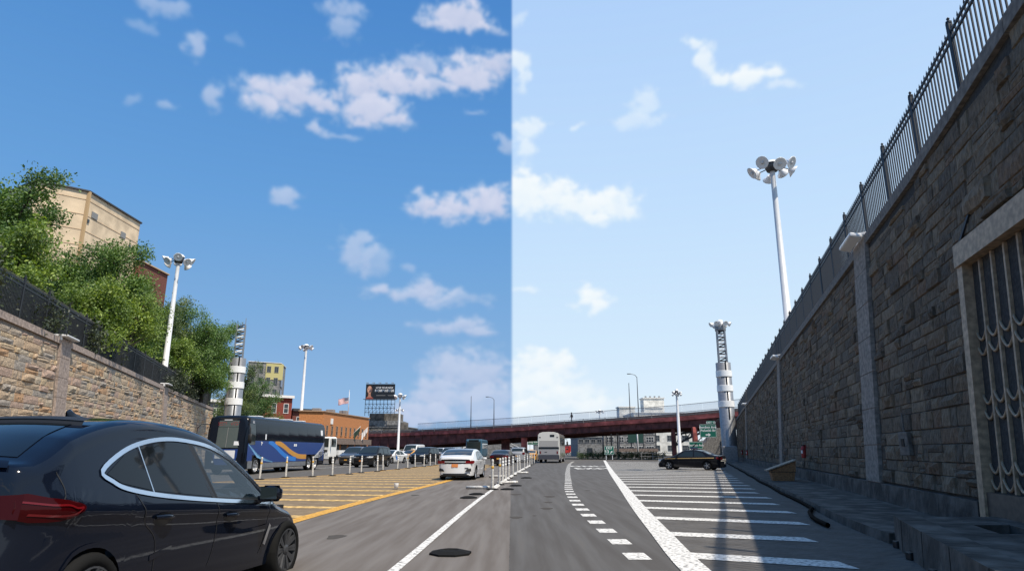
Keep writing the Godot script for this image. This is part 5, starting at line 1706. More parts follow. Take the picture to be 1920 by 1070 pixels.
	for s in [1.0, -1.0]:
		g = G.new(); g.prism(PackedVector2Array([Vector2(-1.5, 0.9), Vector2(-0.7, 0.9), Vector2(3.2, 2.7), Vector2(2.3, 2.7)]), Vector3(s * 1.2, 0, 0), Vector3(0, 0, 1), Vector3.UP, Vector3(s, 0, 0), 0.0, 0.02); gp("white_stripe", g, M.white, o)
		g = G.new(); g.box(Vector3(s * 1.105, 1.95, -2.7), Vector3(0.02, 0.6, 0.9)); gp("side_window", g, M.glass, o)
		for z in [-2.6, 2.2]: wheel_on(o, Vector3(s * 1.0, 0.45, z), 0.45, 0.3, s, 0, M.alloy)

const ORD = ["first", "second", "third", "fourth", "fifth", "sixth", "seventh", "eighth", "ninth", "tenth", "eleventh", "twelfth", "thirteenth", "fourteenth", "fifteenth", "sixteenth", "seventeenth", "eighteenth", "nineteenth", "twentieth", "twenty-first", "twenty-second", "twenty-third"]

# ---------------------------------------------------------------- trees
func leaf_cluster(seed_: int, n: int, spread: float, size: float) -> ArrayMesh:
	var r := RandomNumberGenerator.new()
	r.seed = seed_
	var st := SurfaceTool.new()
	st.begin(Mesh.PRIMITIVE_TRIANGLES)
	st.set_smooth_group(4294967295)
	for i in n:
		var c := Vector3(r.randfn(), r.randfn(), r.randfn()) * spread * 0.5
		var b := Basis(Vector3(r.randfn(), r.randfn(), r.randfn()).normalized(), r.randf() * TAU)
		var l := size * r.randf_range(0.7, 1.3)
		var w := l * 0.55
		var p0 := c + b * Vector3(0, 0, -l * 0.5)
		var p1 := c + b * Vector3(w * 0.5, l * 0.06, -l * 0.05)
		var p2 := c + b * Vector3(0, 0, l * 0.5)
		var p3 := c + b * Vector3(-w * 0.5, l * 0.06, -l * 0.05)
		for v in [p0, p1, p2, p0, p2, p3]: st.add_vertex(v)
	st.generate_normals()
	return st.commit()

var leaf_meshes := []
var leaf_mats := {}

func leaf_mat(r: float, g: float, b: float) -> Array:
	# five tones of one foliage, from deep to fresh
	var o := []
	for t in [[0.55, 0.60, 0.62], [0.78, 0.80, 0.80], [1.0, 1.0, 1.0], [1.28, 1.18, 0.95], [1.62, 1.42, 0.95]]:
		var m := mat(lin(r * t[0], g * t[1], b * t[2]), 0.55)
		m.cull_mode = BaseMaterial3D.CULL_DISABLED
		m.backlight_enabled = true
		m.backlight = lin(r * t[0] * 0.9, g * t[1] * 0.95, b * t[2] * 0.35)
		o.append(m)
	return o

func crown(parent: Node3D, clumps: Array, count: int, mats: Array, r: RandomNumberGenerator, light := 0.0):
	# clumps: [[centre, radius], ...]; leaf sprays lie mostly in the outer shell of each clump
	var st := []
	for i in 5:
		var s := SurfaceTool.new()
		s.begin(Mesh.PRIMITIVE_TRIANGLES)
		st.append(s)
	var used := [0, 0, 0, 0, 0]
	var tot := 0.0
	for c in clumps: tot += pow(c[1], 2.2)
	for c in clumps:
		var k := int(round(count * pow(c[1], 2.2) / tot))
		var tone := r.randf_range(0.4, 3.3) + light
		for j in k:
			var d := Vector3(r.randfn(), r.randfn() * 0.8, r.randfn()).normalized()
			var rad: float = c[1] * pow(r.randf(), 0.55) * r.randf_range(0.75, 1.32)
			var p: Vector3 = c[0] + d * rad * Vector3(1, 0.85, 1)
			var b := Basis(Vector3(r.randfn(), r.randfn(), r.randfn()).normalized(), r.randf() * TAU).scaled(Vector3.ONE * r.randf_range(0.6, 1.25))
			var q := clampi(int(round(tone + r.randf_range(-1.1, 1.1))), 0, 4)
			st[q].append_from(leaf_meshes[r.randi_range(0, 3)], 0, Transform3D(b, p))
			used[q] += 1
	var am: ArrayMesh = null
	var k := 0
	for i in 5:
		if used[i] == 0: continue
		am = st[i].commit(am) if am else st[i].commit()
		am.surface_set_material(k, mats[i])
		k += 1
	part("crown", am, null, parent)

func tree(label: String, at: Vector3, h: float, spread: float, seed_: int, m: Array, leaves: int, bare := 0.3, bark: Material = null, called := "street_tree"):
	var r := RandomNumberGenerator.new()
	r.seed = seed_
	var o := thing(called, label, "tree", at)
	var g := G.new(true)
	var lean := Vector3(r.randf_range(-0.06, 0.06), 0, r.randf_range(-0.06, 0.06)) * h
	var th := h * 0.62
	var tp := []
	var tr := []
	for i in 7:
		var t := i / 6.0
		tp.append(lean * t * t + Vector3(r.randf_range(-0.04, 0.04), th * t, r.randf_range(-0.04, 0.04)) )
		tr.append(h * 0.022 * (1.15 - 0.85 * t) + (0.05 if i == 0 else 0.0))
	g.path(tp, tr, 9)
	gp("trunk", g, bark if bark else M.bark, o)
	g = G.new(true)
	var clumps := []
	var nb := 9
	for i in nb:
		var t := lerpf(bare, 0.98, float(i) / (nb - 1))
		var p0: Vector3 = tp[int(t * 6)].lerp(tp[mini(6, int(t * 6) + 1)], t * 6 - int(t * 6))
		var az := i * 2.4 + r.randf_range(-0.4, 0.4)
		var ln := spread * (1.0 - 0.5 * absf(t - 0.5)) * r.randf_range(0.6, 0.95)
		var up := h * lerpf(0.10, 0.30, t)
		var p2 := p0 + Vector3(cos(az) * ln, up, sin(az) * ln)
		var p1 := p0.lerp(p2, 0.5) + Vector3(0, -up * 0.15, 0)
		var rad := h * 0.010
		g.path([p0, p1, p2], [rad * 1.2, rad * 0.8, rad * 0.35], 6)
		clumps.append([p2, spread * r.randf_range(0.34, 0.50)])
		clumps.append([p1 + Vector3(r.randf_range(-0.3, 0.3), up * 0.35, r.randf_range(-0.3, 0.3)), spread * r.randf_range(0.30, 0.42)])
		for q in 2:
			var d := Vector3(r.randfn(), r.randf_range(-0.2, 0.9), r.randfn()).normalized()
			var p3 := p2 + d * spread * r.randf_range(0.35, 0.6)
			g.path([p1.lerp(p2, 0.7), p3], [rad * 0.5, rad * 0.2], 5)
			clumps.append([p3, spread * r.randf_range(0.18, 0.32)])
	var tip: Vector3 = tp[6]
	clumps.append([tip + Vector3(0, h * 0.2, 0), spread * 0.42])
	clumps.append([tip + Vector3(r.randf_range(-0.5, 0.5), h * 0.31, r.randf_range(-0.5, 0.5)), spread * 0.26])
	gp("limbs", g, bark if bark else M.bark, o)
	crown(o, clumps, leaves, m, r)
	return o

func build_trees():
	for i in 4: leaf_meshes.append(leaf_cluster(900 + i, 9, 0.44, 0.17))
	var deep := leaf_mat(0.072, 0.135, 0.032)
	var mid := leaf_mat(0.082, 0.148, 0.034)
	var fresh := leaf_mat(0.125, 0.190, 0.036)
	var dull := leaf_mat(0.075, 0.110, 0.042)
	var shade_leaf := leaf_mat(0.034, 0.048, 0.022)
	var y := 6.0
	tree("tall green tree at the left edge rising above the beige building's roof", V(-26.6, y, 31.5), 9.0, 2.5, 11, mid, 3000)
	tree("broad green tree in front of the beige building, left of the first lamp mast", V(-27.6, y, 42.0), 8.6, 2.9, 12, mid, 3600, 0.25)
	tree("dark tree behind the broad green tree at the foot of the beige building", V(-30.5, y, 43.0), 7.6, 2.4, 13, deep, 2400)
	tree("bright yellow-green young tree at the far left edge behind the fence", V(-23.6, y, 29.5), 5.4, 1.8, 14, fresh, 1700, 0.3)
	tree("bright yellow-green bushy tree low behind the fence before the broad green tree", V(-23.7, y, 36.0), 4.6, 1.7, 15, fresh, 1400, 0.3)
	tree("tree with pale forked trunk standing close behind the left fence", V(-24.6, y, 41.5), 5.2, 1.5, 16, fresh, 800, 0.6, M.pale_bark)
	tree("olive green tree just left of the nearest white lamp mast", V(-28.9, y, 48.6), 6.0, 2.2, 17, fresh, 1500, 0.35)
	tree("dark grey-green tree directly behind the nearest left lamp mast", V(-32.6, y, 58.0), 8.6, 2.7, 18, dull, 2400)
	tree("green tree between the nearest left lamp mast and the banded tower", V(-30.4, y, 62.0), 7.4, 2.6, 19, mid, 2200)
	tree("tall deep green tree immediately left of the banded tower", V(-34.2, y, 73.0), 9.6, 2.6, 20, deep, 2800, 0.2)
	tree("low light green tree behind the fence right of the nearest left lamp mast", V(-30.0, y, 57.5), 4.8, 1.9, 21, fresh, 1300, 0.3)
	tree("dark narrow tree right behind the banded tower on the left", V(-35.3, 0, 84.0), 12.0, 2.6, 22, dull, 2200)
	tree("rounded green street tree in front of the red brick houses above the bus roof", V(-38.2, 0, 98.0), 9.2, 3.2, 23, deep, 2300, 0.25)
	tree("green tree at the foot of the brick wing, right of the broad green tree", V(-30.8, y, 50.5), 7.4, 2.5, 24, deep, 2400, 0.25)
	tree("dense green tree between the nearest left lamp mast and the tall deep green tree", V(-30.6, y, 65.0), 7.0, 2.3, 25, mid, 2400, 0.2)
	tree("dark tree filling the gap right of the banded left tower", V(-36.6, 0, 91.0), 11.0, 3.0, 26, deep, 2600, 0.25)
	tree("tall green tree rising behind the brick wing's right corner, left of the lamp mast", V(-32.0, y, 54.0), 9.2, 2.7, 27, mid, 2600, 0.25)
	tree("tall dense tree filling the middle between lamp mast and banded tower", V(-33.2, y, 64.0), 9.4, 2.8, 28, deep, 2800, 0.2)
	# dark undergrowth behind the left fence
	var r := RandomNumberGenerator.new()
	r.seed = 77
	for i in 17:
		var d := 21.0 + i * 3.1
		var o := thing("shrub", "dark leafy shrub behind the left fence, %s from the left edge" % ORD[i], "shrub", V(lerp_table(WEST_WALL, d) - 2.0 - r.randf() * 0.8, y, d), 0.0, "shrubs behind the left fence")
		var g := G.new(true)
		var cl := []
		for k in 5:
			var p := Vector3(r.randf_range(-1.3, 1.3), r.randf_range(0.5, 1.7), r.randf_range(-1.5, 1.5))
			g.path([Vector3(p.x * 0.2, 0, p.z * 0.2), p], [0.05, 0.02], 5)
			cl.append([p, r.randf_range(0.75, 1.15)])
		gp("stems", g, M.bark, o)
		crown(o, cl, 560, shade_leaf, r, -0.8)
	# hedge beyond the road under the overpass
	for e in [[11.5, 26.0, 112.0, "low dark hedge beyond the crest of the road on the right"], [25.5, 33.0, 98.0, "low dark hedge between the lamp mast and the police car"]]:
		var o := thing("hedge", e[3], "hedge", V(e[0], 0, e[2]))
		var cl := []
		var n := int((e[1] - e[0]) / 0.9)
		for k in n: cl.append([Vector3(k * 0.9, r.randf_range(0.5, 0.8), r.randf_range(-0.3, 0.3)), r.randf_range(0.55, 0.8)])
		var g := G.new()
		for k in n: g.tube(Vector3(k * 0.9, 0, 0), Vector3(k * 0.9, 0.6, 0), 0.05, 0.02, 5)
		gp("stems", g, M.bark, o)
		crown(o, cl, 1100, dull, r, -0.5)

# ---------------------------------------------------------------- lamps, towers, posts
func mast(label: String, at: Vector3, h: float, head: float, r0: float, turn: float):
	var o := thing("lamp_mast", label, "lamp", at, turn, "high lamp masts round the plaza")
	var g := G.new(true)
	g.lathe([Vector2(r0 * 1.5, 0), Vector2(r0 * 1.5, 0.25), Vector2(r0 * 1.05, 0.3), Vector2(r0 * 0.62, h - 0.3), Vector2(r0 * 0.5, h)], 14)
	gp("pole", g, M.white_metal, o)
	g = G.new(true)
	var y := h
	g.lathe([Vector2(0, y - 0.45), Vector2(r0 * 1.4, y - 0.4), Vector2(head * 0.15, y - 0.15), Vector2(head * 0.17, y + 0.1), Vector2(head * 0.15, y + 0.15)], 12)
	gp("head_ring", g, M.dark_metal, o)
	g = G.new(true)
	g.lathe([Vector2(head * 0.19, y + 0.10), Vector2(head * 0.185, y + 0.18), Vector2(head * 0.14, y + 0.3), Vector2(head * 0.07, y + 0.37), Vector2(0, y + 0.39)], 14)
	gp("cap", g, M.lamp_white, o)
	var lamps := [[0.1, -0.1], [0.85, -0.5], [1.55, 0.0], [2.35, -0.55], [3.05, -0.1], [3.8, -0.5], [4.6, 0.0], [5.4, -0.55]]
	for l in lamps:
		var d := Vector3(cos(l[0]), 0, sin(l[0]))
		var aim := (d + Vector3(0, -0.55 - 0.3 * absf(l[1]), 0)).normalized()
		var c := d * head * 0.44 + Vector3(0, y - 0.15 + l[1] * 0.6, 0)
		g = G.new()
		g.bar(d * head * 0.18 + Vector3(0, y - 0.1, 0), c - aim * 0.18, 0.05, 0.05)
		var arm := gp("lamp_arm", g, M.dark_metal, o)
		g = G.new(true)
		var z := aim
		var xx := z.cross(Vector3.UP).normalized()
		var b := Basis(xx, z, xx.cross(z))
		g.lathe([Vector2(0, -0.34), Vector2(head * 0.05, -0.32), Vector2(head * 0.08, -0.14), Vector2(head * 0.13, 0.0), Vector2(head * 0.145, 0.07), Vector2(head * 0.132, 0.075), Vector2(head * 0.05, 0.0), Vector2(0, -0.02)], 14, c, b)
		var lamp := gp("floodlight", g, M.lamp_white, o)
		g = G.new(true)
		g.lathe([Vector2(head * 0.028, 0.03), Vector2(head * 0.036, 0.08), Vector2(head * 0.02, 0.1), Vector2(0, 0.1)], 10, c, b)
		gp("lamp_bulb", g, M.clear_lamp, lamp)

func tower(label: String, at: Vector3, turn: float, lamps: bool):
	var o := thing("banded_tower", label, "tower", at, turn, "banded steel towers at the ends of the stone walls")
	var g := G.new(true)
	var R := 0.88
	# split steel cylinder: two half shells with a dark slot
	var h0 := 1.9
	var h1 := 11.7
	g = G.new(true)
	g.lathe([Vector2(R, 0.0), Vector2(R, h1), Vector2(R * 0.4, h1 + 0.02)], 24)
	gp("drum", g, M.steel, o)
	g = G.new()
	g.box(Vector3(0.18, (h0 + h1) / 2 + 1.6, R * 0.99), Vector3(0.16, h1 - h0 - 3.0, 0.06))
	gp("slot", g, M.black, o)
	for y in [6.4, 8.25, 10.0]:
		g = G.new()
		g.lathe([Vector2(R + 0.02, y), Vector2(R + 0.06, y + 0.02), Vector2(R + 0.06, y + 0.72), Vector2(R + 0.02, y + 0.74)], 40)
		gp("white_band", g, M.lamp_white, o)
	g = G.new()
	g.cbox(Vector3(-0.1, 0.95, R * 0.98), Vector3(1.7, 1.9, 0.5), 0.06)
	gp("base_plate", g, M.steel, o)
	# ladder of small louvres inside four uprights
	for s in [[-1, -1], [1, -1], [1, 1], [-1, 1]]:
		g = G.new()
		g.bar(Vector3(s[0] * 0.46, h1, s[1] * 0.46), Vector3(s[0] * 0.44, 15.6, s[1] * 0.44), 0.16, 0.16)
		gp("upright", g, M.steel, o)
	for i in 9:
		var y := h1 + 0.25 + i * 0.42
		g = G.new()
		g.box(Vector3(0, y, 0), Vector3(0.76, 0.05, 0.76))
		g.bar(Vector3(-0.38, y, 0.42), Vector3(0.38, y + 0.3, 0.42), 0.05, 0.14)
		g.bar(Vector3(0.42, y, 0.38), Vector3(0.42, y + 0.3, -0.38), 0.05, 0.14)
		gp("louvre", g, M.lamp_white if i % 2 else M.dark_metal, o)
	if lamps:
		g = G.new(true)
		g.lathe([Vector2(0.62, 15.6), Vector2(0.66, 15.7), Vector2(0.66, 16.6), Vector2(0.5, 16.75), Vector2(0, 16.8)], 16)
		gp("head", g, M.steel, o)
		for t in [0.2, 1.1, 2.0, 2.9, 4.2, 5.3]:
			var d := Vector3(cos(t), 0, sin(t))
			var aim := (d + Vector3(0, -0.5, 0)).normalized()
			var c := d * 1.15 + Vector3(0, 16.4, 0)
			var xx := aim.cross(Vector3.UP).normalized()
			var b := Basis(xx, aim, xx.cross(aim))
			g = G.new(true)
			g.lathe([Vector2(0, -0.4), Vector2(0.12, -0.36), Vector2(0.24, -0.1), Vector2(0.32, 0.08), Vector2(0.29, 0.09), Vector2(0.1, 0), Vector2(0, 0)], 12, c, b)
			g.bar(d * 0.5 + Vector3(0, 16.3, 0), c - aim * 0.3, 0.07, 0.07)
			gp("floodlight", g, M.lamp_white, o)
		g = G.new(true)
		g.lathe([Vector2(0.4, 16.75), Vector2(0.34, 16.95), Vector2(0, 17.1)], 12)
		gp("cap", g, M.lamp_white, o)
	else:
		for i in 2:
			g = G.new()
			g.bar(Vector3(0.44 - 0.3 * i, 15.4, 0.3), Vector3(0.44 - 0.3 * i, 16.4 - i * 0.5, 0.3), 0.07, 0.07)
			gp("aerial", g, M.steel, o)

func delineator(label: String, at: Vector3, lean: Vector2, banded: bool, group: String) -> Node3D:
	var o := thing("delineator_post", label, "traffic post", at, rng.randf() * TAU, group)
	var g := G.new()
	g.lathe([Vector2(0, 0.0), Vector2(0.24, 0.0), Vector2(0.24, 0.025), Vector2(0.13, 0.055), Vector2(0.07, 0.06)], 8)
	gp("base", g, M.rubber, o)
	var b := Basis(Vector3(1, 0, 0), lean.x) * Basis(Vector3(0, 0, 1), lean.y)
	g = G.new(true)
	g.lathe([Vector2(0.052, 0.05), Vector2(0.047, 0.9), Vector2(0.042, 0.97), Vector2(0.05, 1.0), Vector2(0.05, 1.05), Vector2(0.035, 1.09), Vector2(0.0, 1.10)], 10, Vector3.ZERO, b)
	gp("post", g, M.post, o)
	for y in ([0.80] if banded else [0.74, 0.88]):
		g = G.new(true)
		g.lathe([Vector2(0.048, y - 0.05), Vector2(0.054, y - 0.045), Vector2(0.054, y + 0.045), Vector2(0.048, y + 0.05)], 10, Vector3.ZERO, b)
		gp("reflective_band", g, M.band if banded else M.band_white, o)
	return o

func build_posts():
	var d := [[33.9, -12.6, 1], [36.3, -12.1, 1], [37.6, -11.05, 1], [38.9, -10.3, 0], [41.5, -9.95, 0], [44.0, -9.8, 0], [46.8, -9.3, 0], [49.3, -9.4, 0], [52.0, -8.8, 0], [55.1, -8.5, 1], [58.6, -8.4, 0], [60.6, -7.9, 0], [63.5, -7.7, 0], [67.2, -7.6, 0], [69.7, -7.3, 0], [72.5, -6.9, 0], [77.0, -5.2, 1], [80.0, -3.8, 1], [83.0, -2.2, 0]]
	var words := ["nearest white post of the left row, in front of the bus's front wheel", "second white post of the left row, before the middle of the bus's front half", "third white post of the left row, before the bus's rear wheels", "white post of the left row just right of the bus", "white post before the dark grey SUV", "white post before the left fender of the black SUV", "white post before the black SUV's grille", "white post at the right end of the black SUV", "white post at the foot of the far lamp mast"]
	for i in d.size():
		var label: String = words[i] if i < words.size() else "slim white post of the left row, %s counting from the bus's front" % ORD[i]
		delineator(label, V(d[i][1], 0, d[i][0]), Vector2(rng.randf_range(-0.04, 0.04), rng.randf_range(-0.04, 0.04)), d[i][2] == 1, "white posts along the left edge of the hatching")
	var e := [[25.2, 1, 0.0], [28.7, 1, -0.08], [31.1, 0, 0.0], [33.2, 0, 0.0], [35.6, 0, 0.03], [39.5, 0, 0.0], [44.5, 0, 0.0], [48.0, 0, -0.05], [54.0, 0, 0.04], [59.5, 0, 0.0], [64.0, 0, 0.0], [69.0, 0, 0.03], [75.0, 0, 0.0]]
	var w2 := ["nearest white post with yellow band at the end of the white lane line", "leaning white post with yellow band, second in the centre row", "third white post in the centre row right of the white sedan", "fourth white post in the centre row before the maroon sedan", "fifth white post in the centre row before the maroon sedan's right side"]
	for i in e.size():
		var label: String = w2[i] if i < w2.size() else "slim white post of the centre row, %s counting from the nearest" % ORD[i]
		delineator(label, V(lerp_table(LANE, e[i][0]), 0, e[i][0]), Vector2(rng.randf_range(-0.03, 0.03), e[i][2]), e[i][1] == 1, "white posts along the centre line")
	# knocked-down posts and the white rubber kerb pieces of the row
	for q in [[-1.25, 25.6, 1.25, "fallen white post lying at the foot of the nearest centre post"], [-0.15, 29.6, 1.9, "fallen white post lying beside the leaning centre post"], [-0.75, 36.5, 1.4, "fallen white post lying left of the centre row before the maroon sedan"], [0.6, 42.5, 1.55, "fallen white post lying across the centre row farther along"]]:
		var o := thing("fallen_post", q[3], "traffic post", V(q[0], 0.06, q[1]), q[2])
		var g := G.new(true)
		g.tube(Vector3(0, 0, -0.5), Vector3(0, 0.02, 0.42), 0.06, 0.052, 10)
		gp("post", g, M.post, o)
		g = G.new(true)
		g.tube(Vector3(0, 0.015, 0.22), Vector3(0, 0.018, 0.32), 0.0585, 0.0575, 10)
		gp("reflective_band", g, M.band_white, o)
	var k := 0
	for i in 11:
		var a := 25.4 + i * 3.6
		var o := thing("separator_kerb", "low white separator kerb of the centre row, %s counting from the nearest" % ORD[i], "kerb", Vector3.ZERO, 0.0, "white separator kerbs of the centre row")
		var g := G.new()
		var x0 := lerp_table(LANE, a)
		var x1 := lerp_table(LANE, a + 2.6)
		g.hexa([V(x0 - 0.1, 0.012, a), V(x0 + 0.1, 0.012, a), V(x1 + 0.1, 0.012, a + 2.6), V(x1 - 0.1, 0.012, a + 2.6), V(x0 - 0.05, 0.075, a + 0.04), V(x0 + 0.05, 0.075, a + 0.04), V(x1 + 0.05, 0.075, a + 2.56), V(x1 - 0.05, 0.075, a + 2.56)])
		gp("kerb_body", g, M.white_paint, o)
		k += 1
	# loose octagonal rubber bases on the road
	for q in [[-0.86, 9.75, 0.30, "octagonal black rubber post base lying nearest on the road"], [-1.32, 20.8, 0.27, "octagonal black rubber base left of the white line, nearer of two"], [-1.15, 22.4, 0.27, "octagonal black rubber base left of the white line, farther of two"], [-0.18, 25.2, 0.26, "octagonal black rubber base right of the nearest centre post"], [0.15, 27.8, 0.26, "octagonal black rubber base right of the leaning centre post"], [0.75, 35.6, 0.3, "octagonal black rubber base on our lane farthest ahead"]]:
		var o := thing("post_base", q[3], "post base", V(q[0], 0, q[1]), 0.3)
		var g := G.new()
		g.lathe([Vector2(0, 0.004), Vector2(q[2], 0.004), Vector2(q[2], 0.03), Vector2(q[2] * 0.55, 0.06), Vector2(q[2] * 0.4, 0.06), Vector2(q[2] * 0.3, 0.045), Vector2(0, 0.045)], 8)
		gp("base", g, M.rubber, o)
	# paper cup on the hatching
	var o := thing("paper_cup", "small white paper cup standing on the yellow hatching", "cup", V(-4.3, 0.012, 25.3))
	var g := G.new(true)
	g.lathe([Vector2(0, 0), Vector2(0.07, 0), Vector2(0.09, 0.2), Vector2(0.09, 0.21), Vector2(0, 0.21)], 10)
	gp("cup", g, M.white, o)

# ---------------------------------------------------------------- overpass and everything beyond
func sign_board(called: String, label: String, at: Vector3, turn: float, w: float, h: float, lines: Array, arrow: String, posts: float, m: Material, tab := "") -> Node3D:
	var o := thing(called, label, "road sign", at, turn)
	var g := G.new()
	g.cbox(Vector3(0, 0, 0), Vector3(w, h, 0.08), 0.02)
	gp("panel", g, m, o)
	g = G.new()
	for e in [[-w / 2 + 0.05, -h / 2 + 0.05, w / 2 - 0.05, -h / 2 + 0.05], [-w / 2 + 0.05, h / 2 - 0.05, w / 2 - 0.05, h / 2 - 0.05], [-w / 2 + 0.05, -h / 2 + 0.05, -w / 2 + 0.05, h / 2 - 0.05], [w / 2 - 0.05, -h / 2 + 0.05, w / 2 - 0.05, h / 2 - 0.05]]:
		g.bar(Vector3(e[0], e[1], 0.043), Vector3(e[2], e[3], 0.043), 0.03, 0.03)
	gp("border", g, M.white, o)
	for l in lines:
		var t := part("lettering", text_mesh(l[0], l[2], 0.01), M.white, o)
		t.position = Vector3(l[3] if l.size() > 3 else 0.0, l[1], 0.05)
	if arrow != "":
		g = G.new()
		var q: Vector2 = Vector2(0, -h * 0.30) if arrow == "right" else Vector2(w * 0.22, -h * 0.2)
		var dir := Vector2(1, 0) if arrow == "right" else Vector2(0.7, 0.7)
		var nn := Vector2(-dir.y, dir.x)
		var s := minf(w, h) * 0.14
		var pp := PackedVector2Array([q - dir * s * 1.4 - nn * s * 0.32, q + dir * s * 0.1 - nn * s * 0.32, q + dir * s * 0.1 - nn * s * 0.95, q + dir * s * 1.4, q + dir * s * 0.1 + nn * s * 0.95, q + dir * s * 0.1 + nn * s * 0.32, q - dir * s * 1.4 + nn * s * 0.32])
		g.prism(pp, Vector3(0, 0, 0.041), Vector3.RIGHT, Vector3.UP, Vector3(0, 0, 1), 0.0, 0.012)
		gp("arrow", g, M.white, o)
	if tab != "":
		g = G.new()
		g.cbox(Vector3(w * 0.2, h / 2 + 0.24, 0), Vector3(w * 0.5, 0.44, 0.08), 0.02)
		var tb := gp("exit_tab", g, m, o)
		var t := part("tab_lettering", text_mesh(tab, 0.26, 0.01), M.white, tb)
		t.position = Vector3(w * 0.2, h / 2 + 0.24, 0.05)
	if posts > 0.0:
		for s in [-0.32, 0.32]:
			g = G.new()
			g.bar(Vector3(s * w, -at.y, -0.08), Vector3(s * w, h * 0.45, -0.08), 0.12, 0.12)
			gp("sign_post", g, M.white_metal, o)
	return o

func window_box(parent: Node3D, c: Vector3, ax: Vector3, nrm: Vector3, w: float, h: float, frame: Material, glass: Material, rows := 2, cols := 1):
	# a framed sash window standing 5 cm proud of the wall, its panes set back inside the frame
	var f := G.new()
	var up := Vector3.UP
	var t := 0.09
	for e in [[-w / 2 + t / 2, 0.0, t, h], [w / 2 - t / 2, 0.0, t, h], [0.0, h / 2 - t / 2, w, t], [0.0, -h / 2 + t / 2, w + 0.1, t]]:
		f.box(c + ax * e[0] + up * e[1] + nrm * 0.03, Vector3(e[2], e[3], 0.09), Basis(ax, up, ax.cross(up)))
	for i in range(1, rows): f.box(c + up * (-h / 2 + h * i / rows) + nrm * 0.025, Vector3(w - 0.1, 0.06, 0.05), Basis(ax, up, ax.cross(up)))
	for i in range(1, cols): f.box(c + ax * (-w / 2 + w * i / cols) + nrm * 0.022, Vector3(0.06, h - 0.1, 0.05), Basis(ax, up, ax.cross(up)))
	var win := gp("window", f, frame, parent)
	var g := G.new()
	g.box(c + nrm * 0.005, Vector3(w - 0.05, h - 0.05, 0.02), Basis(ax, up, ax.cross(up)))
	gp("pane", g, glass, win)

func house(called: String, label: String, plan: PackedVector2Array, y0: float, y1: float, m: Material, parapet: Material, cat := "building") -> Node3D:
	# plan in (x, distance)
	var o := thing(called, label, cat)
	var g := G.new()
	var pts := PackedVector2Array()
	for p in plan: pts.append(Vector2(p.x, p.y))
	g.prism(pts, Vector3(0, 0, 0), Vector3.RIGHT, Vector3(0, 0, -1), Vector3.UP, y0, y1)
	gp("wall", g, m, o)
	if parapet:
		g = G.new()
		var c := Vector2.ZERO
		for p in plan: c += p / plan.size()
		for i in plan.size():
			var a := plan[i]
			var b := plan[(i + 1) % plan.size()]
			a += (a - c).normalized() * 0.12; b += (b - c).normalized() * 0.12
			g.bar(V(a.x, y1 + 0.06, a.y), V(b.x, y1 + 0.06, b.y), 0.26, 0.16)
		gp("roof_edge", g, parapet, o)
	return o

